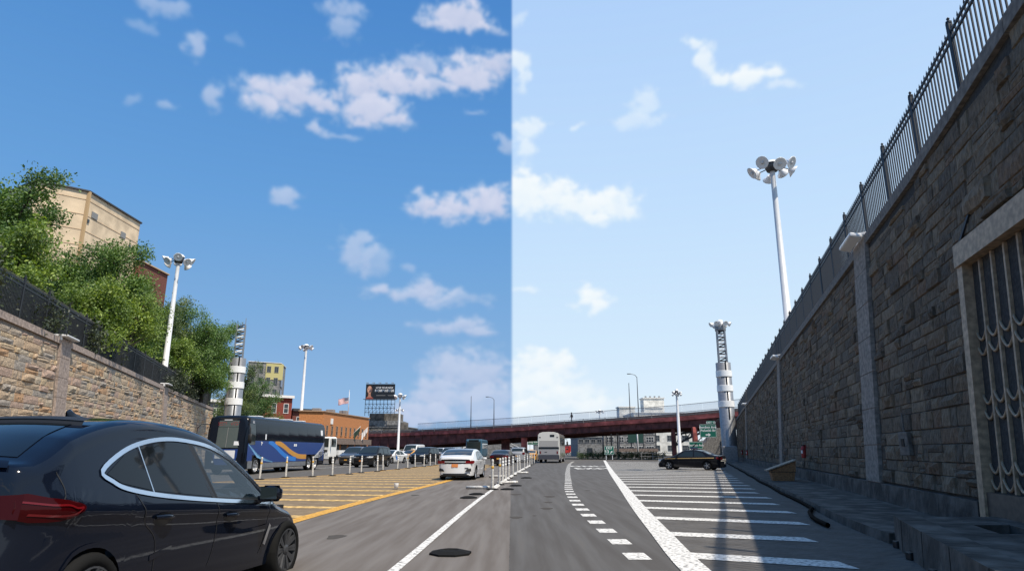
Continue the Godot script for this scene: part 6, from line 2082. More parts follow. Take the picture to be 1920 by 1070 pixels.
func build_overpass():
	var o := thing("overpass", "dark red steel overpass bridge crossing the whole road ahead", "bridge")
	# stations along the bridge: x, distance, deck top, girder bottom
	var s := [[-46.0, 161.0, 5.3, 1.7], [-32.3, 150.0, 5.65, 1.9], [-21.5, 142.0, 5.75, 2.2], [-10.0, 130.5, 5.9, 2.85], [0.0, 122.0, 6.1, 3.65], [12.0, 111.5, 6.5, 4.25], [25.1, 101.0, 7.0, 4.75], [30.4, 97.0, 7.35, 4.75], [40.0, 90.0, 7.8, 4.9]]
	var back := Vector3(9.0, 0, -11.0)
	var fascia := G.new()
	var girder := G.new()
	var under := G.new()
	for i in s.size() - 1:
		var a = s[i]
		var b = s[i + 1]
		var ta := V(a[0], a[2] - 0.62, a[1])
		var tb := V(b[0], b[2] - 0.62, b[1])
		var n := (tb - ta).cross(Vector3.UP).normalized() * -1.0
		n = Vector3(n.x, 0, n.z).normalized()
		if n.z < 0: n = -n
		# curb band
		fascia.hexa([ta + n * 0.25 - Vector3(0, 0.62, 0), tb + n * 0.25 - Vector3(0, 0.62, 0), tb - Vector3(0, 0.62, 0), ta - Vector3(0, 0.62, 0), ta + n * 0.25, tb + n * 0.25, tb, ta])
		var ga := V(a[0], a[3], a[1])
		var gb := V(b[0], b[3], b[1])
		var ua := ta - Vector3(0, 0.62, 0)
		var ub := tb - Vector3(0, 0.62, 0)
		girder.hexa([ga, gb, gb - n * 0.3, ga - n * 0.3, ua, ub, ub - n * 0.3, ua - n * 0.3])
		girder.hexa([ga + n * 0.16, gb + n * 0.16, gb - n * 0.46, ga - n * 0.46, ga + n * 0.16 + Vector3(0, 0.1, 0), gb + n * 0.16 + Vector3(0, 0.1, 0), gb - n * 0.46 + Vector3(0, 0.1, 0), ga - n * 0.46 + Vector3(0, 0.1, 0)])
		# deck and inner girders
		under.hexa([ua, ub, ub + back, ua + back, ta - Vector3(0, 0.1, 0), tb - Vector3(0, 0.1, 0), tb + back - Vector3(0, 0.1, 0), ta + back - Vector3(0, 0.1, 0)])
		for k in [0.25, 0.5, 0.75, 1.0]:
			var o2: Vector3 = back * k
			under.hexa([ga + o2, gb + o2, gb + o2 - n * 0.3, ga + o2 - n * 0.3, ua + o2, ub + o2, ub + o2 - n * 0.3, ua + o2 - n * 0.3])
	var kst := 0
	for i in s.size() - 1:
		var a = s[i]
		var b = s[i + 1]
		var nst := int(Vector2(a[0], a[1]).distance_to(Vector2(b[0], b[1])) / 2.6)
		for j in nst:
			var t := (j + 0.5) / nst
			var p := V(lerpf(a[0], b[0], t), 0, lerpf(a[1], b[1], t)) + Vector3(-0.04, 0, 0.05)
			var y0: float = lerpf(a[3], b[3], t) + 0.1
			var y1: float = lerpf(a[2], b[2], t) - 1.24
			var sg2 := G.new()
			sg2.bar(p + Vector3(0, y0, 0), p + Vector3(0, y1, 0), 0.05, 0.16)
			piece("stiffener", kst, sg2.mesh(), M.girder, o)
			kst += 1
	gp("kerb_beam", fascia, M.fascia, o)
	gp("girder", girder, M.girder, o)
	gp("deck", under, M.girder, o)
	# railing along the kerb beam
	var rails := G.new()
	var k := 0
	for i in s.size() - 1:
		var a = s[i]
		var b = s[i + 1]
		var pa := V(a[0], a[2] - 0.62, a[1]) + Vector3(-0.05, 0, 0.1)
		var pb := V(b[0], b[2] - 0.62, b[1]) + Vector3(-0.05, 0, 0.1)
		for y in [0.2, 0.42, 0.62]: rails.bar(pa + Vector3(0, y, 0), pb + Vector3(0, y, 0), 0.06, 0.07)
		var solid := G.new()
		solid.bar(pa + Vector3(0.2, 0.25, -0.3), pb + Vector3(0.2, 0.25, -0.3), 0.12, 0.5)
		gp("parapet", solid, M.rail_brown, o)
		var n := int(pa.distance_to(pb) / 3.4)
		for j in n:
			var p := pa.lerp(pb, float(j) / n)
			var g := G.new()
			g.bar(p - Vector3(0, 0.1, 0), p + Vector3(0, 0.68, 0), 0.09, 0.09)
			piece("rail_post", k, g.mesh(), M.rail_grey, o)
			k += 1
	gp("railing", rails, M.rail_grey, o)
	# translucent screen on the far edge of the deck
	k = 0
	for i in range(2, s.size() - 1):
		var a = s[i]
		var b = s[i + 1]
		var n := int(Vector2(a[0], a[1]).distance_to(Vector2(b[0], b[1])) / 3.0)
		for j in n:
			var t0 := float(j) / n
			var t1 := (j + 0.98) / n
			var p0 := V(lerpf(a[0], b[0], t0), lerpf(a[2], b[2], t0) - 0.5, lerpf(a[1], b[1], t0)) + Vector3(1.2, 0, -1.4)
			var p1 := V(lerpf(a[0], b[0], t1), lerpf(a[2], b[2], t1) - 0.5, lerpf(a[1], b[1], t1)) + Vector3(1.2, 0, -1.4)
			var g := G.new()
			g.quad(p0, p1, p1 + Vector3(0, 1.75, 0), p0 + Vector3(0, 1.75, 0))
			piece("screen_panel", k, g.mesh(), M.screen, o)
			k += 1
	var top := G.new()
	for i in range(2, s.size() - 1):
		var a = s[i]
		var b = s[i + 1]
		top.bar(V(a[0], a[2] + 1.27, a[1]) + Vector3(1.2, 0, -1.4), V(b[0], b[2] + 1.27, b[1]) + Vector3(1.2, 0, -1.4), 0.05, 0.07)
	gp("screen_rail", top, M.rail_grey, o)
	# columns
	for q in [[27.2, 99.5, 4.8, 0.7, M.fascia], [24.6, 102.0, 4.75, 0.55, M.girder], [2.2, 121.0, 3.7, 1.1, M.fascia], [-1.2, 126.0, 3.6, 1.6, M.girder]]:
		var g := G.new()
		g.cbox(V(q[0], q[2] / 2, q[1]), Vector3(q[3], q[2], q[3]), 0.05)
		gp("column", g, q[4], o)
	# abutment on the left, in deep shade
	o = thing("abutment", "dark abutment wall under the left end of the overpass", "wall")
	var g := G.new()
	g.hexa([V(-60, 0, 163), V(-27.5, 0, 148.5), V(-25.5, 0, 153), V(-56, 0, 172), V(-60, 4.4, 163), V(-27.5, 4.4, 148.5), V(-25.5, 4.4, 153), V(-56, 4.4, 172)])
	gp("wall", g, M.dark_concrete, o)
	# second truss bridge seen through the gap on the right
	o = thing("truss_bridge", "black steel arch truss bridge seen beneath the right end of the overpass", "bridge")
	var ar := G.new()
	var lo := []
	var hi := []
	for i in 11:
		var t := i / 10.0
		lo.append(V(36.6 + 10.5 * t, 2.6 + 3.2 * sin(t * PI * 0.62), 150 - 6 * t))
		hi.append(V(36.6 + 10.5 * t, 4.9 + 1.9 * t, 150 - 6 * t))
	for i in 10:
		ar.bar(lo[i], lo[i + 1], 0.3, 0.4)
		ar.bar(hi[i], hi[i + 1], 0.3, 0.5)
		ar.bar(lo[i], hi[i], 0.2, 0.2)
		ar.bar(lo[i], hi[i + 1], 0.16, 0.16) if i % 2 == 0 else ar.bar(hi[i], lo[i + 1], 0.16, 0.16)
	gp("truss", ar, M.black_iron, o)
	g = G.new()
	g.box(V(36.2, 2.6, 150), Vector3(0.9, 5.2, 0.9))
	gp("pier", g, M.black_iron, o)
	g = G.new()
	g.bar(hi[0] + Vector3(0, 0.55, 0), hi[10] + Vector3(0, 0.55, 0), 3.0, 0.3)
	gp("deck", g, M.black_iron, o)
	# stairs beside the right tower
	o = thing("ramp_stairs", "grey sloping ramp with dark railing left of the right-hand tower's base", "stairs")
	g = G.new()
	g.prism(PackedVector2Array([Vector2(0, 0), Vector2(4.6, 0), Vector2(4.6, 4.6), Vector2(4.0, 4.6), Vector2(0, 0.8)]), V(25.8, 0, 96), Vector3.RIGHT, Vector3.UP, Vector3(0, 0, 1), -2.0, 0.0)
	gp("ramp_wall", g, M.concrete, o)
	g = G.new()
	g.bar(V(25.9, 2.0, 96), V(29.9, 5.9, 96), 0.12, 0.12)
	for i in 7: g.bar(V(25.9 + i * 0.66, 0.9 + i * 0.64, 96), V(25.9 + i * 0.66, 2.0 + i * 0.645, 96), 0.07, 0.07)
	gp("railing", g, M.black_iron, o)
	# lights and aerials on the overpass
	for q in [[-8.1, 131.0, 11.9, "thin dark pole on the left part of the overpass", false], [-3.4, 125.0, 10.8, "street light with curved arm on the overpass left of the middle", true], [19.4, 109.0, 12.3, "thin dark pole on the overpass right of the middle", false], [20.6, 108.0, 13.2, "street light with short arm on the overpass beside the thin pole", true]]:
		var p := thing("bridge_light" if q[4] else "bridge_pole", q[3], "street light" if q[4] else "pole", V(q[0], 5.2, q[1]))
		var gg := G.new(true)
		var hh: float = q[2] - 5.2
		gg.tube(Vector3(0, 0, 0), Vector3(0, hh, 0), 0.10, 0.05, 8)
		gp("pole", gg, M.dark_metal, p)
		if q[4]:
			gg = G.new(true)
			gg.path([Vector3(0, hh - 0.1, 0), Vector3(-0.3, hh + 0.3, 0), Vector3(-1.1, hh + 0.5, 0)], [0.05, 0.045, 0.04], 6)
			gg.cbox(Vector3(-1.3, hh + 0.48, 0), Vector3(0.6, 0.12, 0.24), 0.03)
			gp("lamp_arm", gg, M.dark_metal, p)
	# a walker on the overpass
	person("person in dark clothes walking behind the overpass railing", V(10.2, 6.0, 113.6), 0.9)

func person(label: String, at: Vector3, turn: float):
	var o := thing("person", label, "person", at, turn)
	# one continuous figure: distance field of tapered limbs, meshed by surface nets
	var bones := [
		[Vector3(0, 0.93, 0), Vector3(0, 1.22, 0.01), 0.145, 0.16], [Vector3(0, 1.22, 0.01), Vector3(0, 1.42, 0.0), 0.165, 0.10], [Vector3(0, 1.42, 0), Vector3(0, 1.55, -0.02), 0.06, 0.055], [Vector3(0, 1.60, -0.03), Vector3(0, 1.68, -0.03), 0.088, 0.095],
		[Vector3(0.09, 0.92, 0), Vector3(0.10, 0.50, -0.16), 0.095, 0.06], [Vector3(0.10, 0.50, -0.16), Vector3(0.10, 0.08, -0.12), 0.06, 0.04], [Vector3(0.10, 0.05, -0.10), Vector3(0.10, 0.04, -0.30), 0.045, 0.035],
		[Vector3(-0.09, 0.92, 0), Vector3(-0.10, 0.50, 0.06), 0.095, 0.06], [Vector3(-0.10, 0.50, 0.06), Vector3(-0.10, 0.10, 0.30), 0.06, 0.04], [Vector3(-0.10, 0.08, 0.30), Vector3(-0.10, 0.04, 0.14), 0.04, 0.035],
		[Vector3(0.18, 1.38, 0), Vector3(0.23, 1.10, 0.10), 0.055, 0.042], [Vector3(0.23, 1.10, 0.10), Vector3(0.21, 0.88, -0.04), 0.042, 0.032], [Vector3(0.21, 0.86, -0.05), Vector3(0.20, 0.78, -0.09), 0.036, 0.022],
		[Vector3(-0.18, 1.38, 0), Vector3(-0.23, 1.10, -0.08), 0.055, 0.042], [Vector3(-0.23, 1.10, -0.08), Vector3(-0.21, 0.90, -0.24), 0.042, 0.032], [Vector3(-0.21, 0.88, -0.26), Vector3(-0.20, 0.82, -0.33), 0.036, 0.022]]
	var field := func(p: Vector3) -> float:
		var d := 9.0
		for b in bones:
			var ab: Vector3 = b[1] - b[0]
			var t := clampf((p - b[0]).dot(ab) / ab.length_squared(), 0, 1)
			var e: float = p.distance_to(b[0] + ab * t) - lerpf(b[2], b[3], t)
			var h := clampf(0.5 + 0.5 * (d - e) / 0.04, 0, 1)
			d = lerpf(d, e, h) - 0.04 * h * (1 - h)
		return d
	var cs := 0.028
	var lo := Vector3(-0.36, -0.03, -0.42)
	var nx := 26
	var ny := 66
	var nz := 30
	var val := PackedFloat32Array()
	val.resize((nx + 1) * (ny + 1) * (nz + 1))
	for i in nx + 1:
		for j in ny + 1:
			for k in nz + 1: val[(i * (ny + 1) + j) * (nz + 1) + k] = field.call(lo + Vector3(i, j, k) * cs)
	var at_ := func(i: int, j: int, k: int) -> float: return val[(i * (ny + 1) + j) * (nz + 1) + k]
	var vert := {}
	for i in nx:
		for j in ny:
			for k in nz:
				var sum := Vector3.ZERO
				var c := 0
				for e in [[0,0,0,1,0,0],[0,1,0,1,1,0],[0,0,1,1,0,1],[0,1,1,1,1,1],[0,0,0,0,1,0],[1,0,0,1,1,0],[0,0,1,0,1,1],[1,0,1,1,1,1],[0,0,0,0,0,1],[1,0,0,1,0,1],[0,1,0,0,1,1],[1,1,0,1,1,1]]:
					var a: float = at_.call(i + e[0], j + e[1], k + e[2])
					var b: float = at_.call(i + e[3], j + e[4], k + e[5])
					if (a < 0) != (b < 0):
						var t := a / (a - b)
						sum += Vector3(e[0], e[1], e[2]).lerp(Vector3(e[3], e[4], e[5]), t)
						c += 1
				if c: vert[Vector3i(i, j, k)] = lo + (Vector3(i, j, k) + sum / c) * cs
	var g := G.new(true)
	for key in vert:
		var i: int = key.x
		var j: int = key.y
		var k: int = key.z
		for ax in 3:
			var d: Vector3i = [Vector3i(1, 0, 0), Vector3i(0, 1, 0), Vector3i(0, 0, 1)][ax]
			var a: float = at_.call(i, j, k)
			var b: float = at_.call(i + d.x, j + d.y, k + d.z)
			if (a < 0) == (b < 0): continue
			var u: Vector3i = [Vector3i(0, 1, 0), Vector3i(0, 0, 1), Vector3i(1, 0, 0)][ax]
			var v: Vector3i = [Vector3i(0, 0, 1), Vector3i(1, 0, 0), Vector3i(0, 1, 0)][ax]
			var q := [vert.get(key), vert.get(key - u), vert.get(key - u - v), vert.get(key - v)]
			if q.has(null): continue
			if a < 0: g.quad(q[0], q[1], q[2], q[3])
			else: g.quad(q[3], q[2], q[1], q[0])
	gp("body", g, M.cloth_dark, o)
	g = G.new(true)
	g.lathe([Vector2(0.0, 1.60), Vector2(0.098, 1.63), Vector2(0.104, 1.70), Vector2(0.08, 1.765), Vector2(0.0, 1.785)], 12, Vector3(0, 0, -0.015))
	gp("hair", g, M.black, o)

func build_buildings():
	# beige metal-clad block behind the trees
	var pl := PackedVector2Array([Vector2(-50, 83), Vector2(-50, 72), Vector2(-53.9, 68.8), Vector2(-66, 76), Vector2(-66, 83)])
	var o := house("beige_building", "tall beige panel-clad building behind the trees on the left", pl, 5.0, 31.0, M.beige, M.dark_metal)
	var g := G.new()
	var k := 0
	for i in 12:
		var y := 30.0 - i * 1.85
		for e in [[pl[0], pl[1]], [pl[1], pl[2]], [pl[2], pl[3]]]:
			g = G.new()
			g.bar(V(e[0].x, y, e[0].y), V(e[1].x, y, e[1].y), 0.08, 0.07)
			piece("cladding_joint", k, g.mesh(), M.beige_joint, o)
			k += 1
	for q in [[73.6, 28.6, 1.1, 0.75], [79.6, 28.2, 1.0, 0.75]]:
		g = G.new(); g.box(V(-49.96, q[1], q[0]), Vector3(0.12, q[3], q[2])); gp("vent_grille", g, M.rail_grey, o)
	for q in [[72.6, 27.6], [81.3, 27.2]]:
		g = G.new(); g.box(V(-49.95, q[1], q[0]), Vector3(0.15, 0.4, 0.35)); gp("small_window", g, M.window, o)
	g = G.new(); g.bar(V(-49.9, 20.0, 72.0), V(-49.9, 31.0, 72.0), 0.3, 0.3); gp("corner_stain", g, M.corner_tan, o)
	house("brick_wing", "orange-red brick wing joined to the right end of the beige building", PackedVector2Array([Vector2(-49.2, 90), Vector2(-49.2, 83.1), Vector2(-62, 83.1), Vector2(-62, 90)]), 5.0, 25.7, M.dark_brick, M.beige_joint)
	# grey apartment tower with a yellow top corner
	var ax := Vector3(0.83, 0, 0.0).normalized()
	o = house("apartment_tower", "grey and yellow apartment tower far behind the left trees", PackedVector2Array([Vector2(-72, 178), Vector2(-64.6, 182), Vector2(-66.6, 192), Vector2(-74, 192)]), 0.0, 25.0, M.grey_wall, M.trim)
	var fa := V(-72, 0, 178)
	var fb := V(-64.6, 0, 182)
	ax = (fb - fa).normalized()
	var nn := Vector3(-ax.z, 0, ax.x)
	if nn.z < 0: nn = -nn
	g = G.new()
	g.box(fa + ax * 6.9 + nn * 0.06 + Vector3(0, 22.6, 0), Vector3(4.6, 4.4, 0.12), Basis(ax, Vector3.UP, ax.cross(Vector3.UP)))
	gp("yellow_cladding", g, M.yellow_wall, o)
	for f in 6:
		for c in [1.3, 3.4, 5.4, 7.4]:
			window_box(o, fa + ax * c + Vector3(0, 23.2 - f * 3.1, 0) + nn * 0.14, ax, nn, 1.1, 1.7, M.rail_grey, M.window, 1, 2)
	for f in 6:
		g = G.new(); g.box(V(-65.25, 23.0 - f * 3.1, 185.5), Vector3(0.25, 2.2, 3.5), Basis(Vector3.UP, 0.197)); gp("corner_glazing", g, M.window, o)
	# red brick row houses
	var row := [[Vector2(-50.5, 124), Vector2(-43.4, 130.5), 11.6, M.red_brick, "tall red brick house with white cornice behind the street tree", 4], [Vector2(-43.3, 131.0), Vector2(-39.4, 134.4), 9.2, M.dark_brick, "lower dark red brick house right of the tall red one", 2], [Vector2(-60, 116), Vector2(-51, 123.5), 10.2, M.grey_wall, "grey house with white windows half hidden by the street tree", 4]]
	for r in row:
		var a: Vector2 = r[0]
		var b: Vector2 = r[1]
		var d := (b - a).normalized()
		var bk := Vector2(-d.y, d.x) * 12.0
		if bk.y < 0: bk = -bk
		o = house("row_house", r[4], PackedVector2Array([a, b, b + bk, a + bk]), 0.0, r[2], r[3], null)
		var a3 := V(a.x, 0, a.y)
		var b3 := V(b.x, 0, b.y)
		ax = (b3 - a3).normalized()
		nn = Vector3(-ax.z, 0, ax.x)
		if nn.z < 0: nn = -nn
		g = G.new()
		g.box((a3 + b3) / 2 + Vector3(0, r[2] + 0.05, 0) + nn * 0.2, Vector3(a3.distance_to(b3) + 0.3, 0.5, 0.7), Basis(ax, Vector3.UP, ax.cross(Vector3.UP)))
		gp("cornice", g, M.trim if r[5] == 4 else M.dark_metal, o)
		var n: int = r[5]
		for f in 3:
			for i in n:
				window_box(o, a3 + ax * a3.distance_to(b3) * (i + 0.5) / n + Vector3(0, r[2] - 2.2 - f * 3.3, 0) + nn * 0.02, ax, nn, 1.0, 1.9, M.trim, M.window)
	# orange brick garage with flagpole
	var A := Vector2(-33.0, 103)
	var B := Vector2(-29.6, 104.5)
	var Cc := Vector2(-27.3, 127)
	o = house("brick_garage", "long orange brick building with small windows beside the overpass", PackedVector2Array([A, B, Cc, Vector2(-39.5, 127.5), Vector2(-37.6, 118.0)]), 0.0, 7.35, M.orange_brick, M.cap_brown)
	var c3 := V(B.x, 0, B.y)
	var d3 := V(Cc.x, 0, Cc.y)
	ax = (d3 - c3).normalized()
	nn = Vector3(-ax.z, 0, ax.x)
	if nn.x < 0: nn = -nn
	var ln := c3.distance_to(d3)
	for i in 10: window_box(o, c3 + ax * (ln * (i + 0.7) / 10.4) + Vector3(0, 4.55, 0) + nn * 0.02, ax, nn, 0.85, 1.55, M.cap_brown, M.window)
	g = G.new()
	g.box((c3 + d3) / 2 + ax * 1.5 + Vector3(0, 2.9, 0) + nn * 0.5, Vector3(ln - 5.0, 0.95, 1.0), Basis(ax, Vector3.UP, ax.cross(Vector3.UP)))
	gp("awning_beam", g, M.rail_brown, o)
	for i in 6:
		g = G.new()
		g.box(c3 + ax * (2.5 + i * 3.6) + Vector3(0, 1.2, 0) + nn * 0.03, Vector3(2.6, 2.4, 0.1), Basis(ax, Vector3.UP, ax.cross(Vector3.UP)))
		gp("garage_door", g, M.dark_metal, o)
	for i in 3:
		g = G.new(); g.cbox(V(-33 + i * 1.4, 7.9, 112 + i * 3.5), Vector3(1.3, 0.9, 1.3), 0.05); gp("roof_unit", g, M.rail_grey, o)
	g = G.new(); g.box(c3 + ax * 3.4 + Vector3(0, 6.0, 0) + nn * 0.06, Vector3(0.9, 0.9, 0.12), Basis(ax, Vector3.UP, ax.cross(Vector3.UP))); gp("wall_sign", g, M.trim, o)
	# slanting awning poles with small flags
	for q in [[0.52, "slanting pole with folded dark flag on the orange brick front", M.cloth_green], [0.70, "slanting pole with hanging white flag on the orange brick front", M.white]]:
		var p := thing("wall_flag", q[1], "flag", c3 + ax * ln * q[0] + Vector3(0, 3.6, 0) + nn * 0.1)
		var gg := G.new(true)
		gg.tube(Vector3.ZERO, nn * 2.0 + Vector3(0, 1.9, 0), 0.05, 0.035, 6)
		gp("pole", gg, M.trim, p)
		gg = G.new(true)
		for i in 5:
			var a := nn * (0.9 + 0.2 * i) + Vector3(0, 0.85 + 0.19 * i, 0)
			var b := nn * (1.1 + 0.2 * i) + Vector3(0, 1.04 + 0.19 * i, 0)
			var off := ax * 0.08 * (1 if i % 2 else -1)
			gg.quad(a - Vector3(0, 1.3 - 0.12 * i, 0) + off, b - Vector3(0, 1.2 - 0.12 * i, 0) - off, b, a)
		gp("flag_cloth", gg, q[2], p)
	# national flag on a pole on the roof
	var fp := thing("roof_flag", "red, white and blue striped flag on a white roof pole above the orange building", "flag", V(-28.9, 7.3, 117))
	g = G.new(true)
	g.tube(Vector3.ZERO, Vector3(0, 4.4, 0), 0.07, 0.045, 8)
	g.lathe([Vector2(0, 4.38), Vector2(0.09, 4.45), Vector2(0, 4.55)], 8)
	gp("pole", g, M.white_metal, fp)
	var cloth := func(u: float, v: float) -> Vector3:
		# u from the hoist out, v downwards
		return Vector3(-0.08 - 1.75 * u, 3.3 - 1.05 * v - 0.38 * u - 0.05 * sin(u * 9.0), 0.14 * sin(u * 8.0 + v * 1.5) * u)
	for i in 13:
		g = G.new(true)
		var u0 := 0.42 if i < 7 else 0.0
		for j in 10:
			var a := lerpf(u0, 1.0, j / 10.0)
			var b := lerpf(u0, 1.0, (j + 1) / 10.0)
			g.quad(cloth.call(b, (i + 1) / 13.0), cloth.call(a, (i + 1) / 13.0), cloth.call(a, i / 13.0), cloth.call(b, i / 13.0))
		gp("flag_stripe", g, M.flag_red if i % 2 == 0 else M.white, fp)
	g = G.new(true)
	for j in 5: g.quad(cloth.call((j + 1) * 0.084, 7 / 13.0), cloth.call(j * 0.084, 7 / 13.0), cloth.call(j * 0.084, 0.0), cloth.call((j + 1) * 0.084, 0.0))
	var canton := gp("flag_canton", g, M.flag_blue, fp)
	k = 0
	for r in 5:
		for c in 6:
			g = G.new()
			var ct: Vector3 = cloth.call(0.035 + c * 0.07, 0.055 + r * 0.105) + Vector3(0, 0, 0.012)
			var st := PackedVector2Array()
			for i in 10: st.append(Vector2.from_angle(PI / 2 + TAU * i / 10) * (0.045 if i % 2 == 0 else 0.018))
			g.prism(st, ct, Vector3.RIGHT, Vector3.UP, Vector3(0, 0, 1), 0.0, 0.004)
			piece("star", k, g.mesh(), M.white, canton)
			k += 1
	# brown industrial building with the billboard
	o = house("brown_building", "brown-grey flat-roofed industrial building behind the left end of the overpass", PackedVector2Array([Vector2(-45.8, 190), Vector2(-30.4, 190), Vector2(-28.8, 204), Vector2(-45.8, 204)]), 0.0, 7.9, M.brown_wall, M.rail_grey)
	g = G.new(); g.box(V(-38.6, 8.6, 196), Vector3(13.6, 2.3, 10)); gp("upper_storey", g, M.grey_wall, o)
	g = G.new(); g.box(V(-36.8, 10.6, 195), Vector3(8.6, 2.4, 7)); gp("penthouse", g, M.brown_wall, o)
	g = G.new(); g.box(V(-30.6, 8.0, 189.6), Vector3(2.0, 2.2, 1.6)); gp("stair_tower", g, M.brown_wall, o)
	for i in 8: window_box(o, V(-44.7 + i * 1.85, 6.2, 189.97), Vector3.RIGHT, Vector3(0, 0, 1), 1.35, 1.7, M.rail_grey, M.window, 2, 3)
	for i in 2:
		g = G.new(); g.box(V(-41.5 + i * 7.8, 8.15, 190.95), Vector3(4.6, 0.7, 0.1)); gp("strip_window", g, M.window, o)
	var bb := thing("billboard", "large dark billboard with a woman's face and white lettering on a lattice frame", "billboard", V(-37.6, 0, 188))
	g = G.new(); g.box(Vector3(0, 17.75, 0), Vector3(8.3, 4.25, 0.3)); gp("panel", g, M.billboard, bb)
	billboard_print(bb)
	g = G.new()
	for i in 9: g.bar(Vector3(-4.2 + i * 1.05, 11.0, -0.4), Vector3(-4.2 + i * 1.05, 16.0, -0.4), 0.12, 0.12)
	for y in [11.9, 13.1, 14.3, 15.4]: g.bar(Vector3(-4.3, y, -0.3), Vector3(4.3, y, -0.3), 0.10, 0.12)
	for i in 8:
		g.bar(Vector3(-4.2 + i * 1.05, 11.9, -0.4), Vector3(-3.15 + i * 1.05, 13.1, -0.4), 0.07, 0.07)
		g.bar(Vector3(-3.15 + i * 1.05, 13.1, -0.4), Vector3(-4.2 + i * 1.05, 14.3, -0.4), 0.07, 0.07)
	gp("lattice_frame", g, M.dark_metal, bb)
	g = G.new(); g.box(Vector3(0, 15.55, 0.5), Vector3(9.2, 0.12, 0.9)); gp("catwalk", g, M.dark_metal, bb)
	for i in 5:
		g = G.new(); g.bar(Vector3(-3.6 + i * 1.8, 20.0, 0.1), Vector3(-3.6 + i * 1.8, 20.15, 1.0), 0.08, 0.08); g.box(Vector3(-3.6 + i * 1.8, 20.12, 1.1), Vector3(0.8, 0.14, 0.25)); gp("board_lamp", g, M.rail_grey, bb)
	# pale blue hoarding and white sheds under the left part of the bridge
	o = thing("blue_hoarding", "pale blue hoarding wall beyond the cars under the overpass", "wall")
	g = G.new()
	g.prism(PackedVector2Array([Vector2(0, 0), Vector2(10.5, 0), Vector2(10.5, 3.6), Vector2(0, 1.9)]), V(-22.3, 0, 160), Vector3(0.97, 0, 0.0), Vector3.UP, Vector3(0, 0, 1), -0.2, 0.0)
	gp("wall", g, M.pale_blue, o)
	for i in 6:
		g = G.new(); g.box(V(-21.6 + i * 1.9, 1.4, 159.96), Vector3(0.12, 2.6, 0.12)); gp("batten", g, M.pale_blue, o)
	for q in [[-10.2, 165, 3.4, 2.8, "white site cabin with dark windows left of the teal bus"], [-3.6, 172, 4.6, 3.4, "long white cabin behind the teal bus under the overpass"], [1.0, 168, 2.6, 2.4, "small grey cabin behind the maroon sedan under the overpass"]]:
		o = thing("site_cabin", q[4], "cabin", V(q[0], 0, q[1]))
		g = G.new(); g.cbox(Vector3(0, q[3] / 2, 0), Vector3(q[2], q[3], 3.0), 0.06); gp("wall", g, M.trim if q[1] != 168 else M.rail_grey, o)
		for i in 3: window_box(o, Vector3((i - 1) * q[2] * 0.3, q[3] * 0.62, 1.51), Vector3.RIGHT, Vector3(0, 0, 1), q[2] * 0.22, 0.8, M.rail_grey, M.window, 1, 1)
		g = G.new(); g.box(Vector3(0, q[3] + 0.06, 0), Vector3(q[2] + 0.2, 0.12, 3.2)); gp("roof", g, M.rail_grey, o)
	# long covered footbridge stairs behind the buses
	o = thing("footbridge_stairs", "grey stair flight with pale handrails behind the teal bus", "stairs")
	g = G.new()
	g.prism(PackedVector2Array([Vector2(0, 0), Vector2(9.0, 0), Vector2(9.0, 0.6), Vector2(1.6, 4.2), Vector2(0, 4.2)]), V(-6.0, 0, 158), Vector3.RIGHT, Vector3.UP, Vector3(0, 0, 1), -2.0, 0.0)
	gp("stair_wall", g, M.grey_wall, o)
	for y in [0.25, 0.9]:
		g = G.new(); g.bar(V(-6.0, 4.2 + y, 157.9), V(-4.4, 4.2 + y, 157.9), 0.09, 0.09); g.bar(V(-4.4, 4.2 + y, 157.9), V(3.0, 0.6 + y, 157.9), 0.09, 0.09); gp("handrail", g, M.trim, o)
	# white factory beyond the overpass on the right
	o = house("white_factory", "white factory with paned windows beyond the right part of the overpass", PackedVector2Array([Vector2(38.5, 210), Vector2(58, 210), Vector2(58, 230), Vector2(38.5, 230)]), 0.0, 13.0, M.white_wall, M.trim)
	for f in 3:
		for i in 3: window_box(o, V(45.2 + i * 4.6, 8.2 - f * 3.0, 209.97), Vector3.RIGHT, Vector3(0, 0, 1), 2.2, 1.7, M.rail_grey, M.window, 2, 3)
	for q in [[44.5, 19.3, 7.2, 236.0, "large white rooftop house above the overpass on the right", 4], [35.0, 16.2, 5.6, 236.0, "small white rooftop house above the overpass, left of the larger one", 0]]:
		o = thing("rooftop_house", q[4], "building", V(q[0] + 5.5, 0, q[3]))
		g = G.new(); g.box(Vector3(0, q[1] / 2, 0), Vector3(q[2], q[1], 6.0)); gp("wall", g, M.white_wall, o)
		g = G.new(); g.box(Vector3(0, q[1] + 0.15, 0), Vector3(q[2] + 0.6, 0.3, 6.6)); gp("roof_edge", g, M.trim, o)
		for i in q[5]:
			g = G.new(true); g.lathe([Vector2(0.3, q[1] + 0.3), Vector2(0.3, q[1] + 0.7), Vector2(0.5, q[1] + 0.75), Vector2(0, q[1] + 1.0)], 8, Vector3(-2.4 + i * 1.6, 0, 1.0)); gp("roof_vent", g, M.rail_grey, o)
		if q[5]:
			g = G.new(); g.box(Vector3(0, 15.8, 3.05), Vector3(q[2] - 1.0, 0.25, 0.2)); gp("ledge", g, M.rail_grey, o)
	o = house("grey_warehouse", "grey warehouse with dark upper windows right of the white coach", PackedVector2Array([Vector2(16.2, 165), Vector2(22.2, 165), Vector2(22.2, 185), Vector2(16.2, 185)]), 0.0, 4.6, M.grey_wall, M.rail_grey)
	g = G.new(); g.box(V(19.6, 5.6, 170), Vector3(5.2, 2.4, 9)); gp("upper_storey", g, M.white_wall, o)
	for i in 4: window_box(o, V(17.0 + i * 1.5, 3.7, 164.97), Vector3.RIGHT, Vector3(0, 0, 1), 1.2, 0.9, M.rail_grey, M.window, 1, 2)
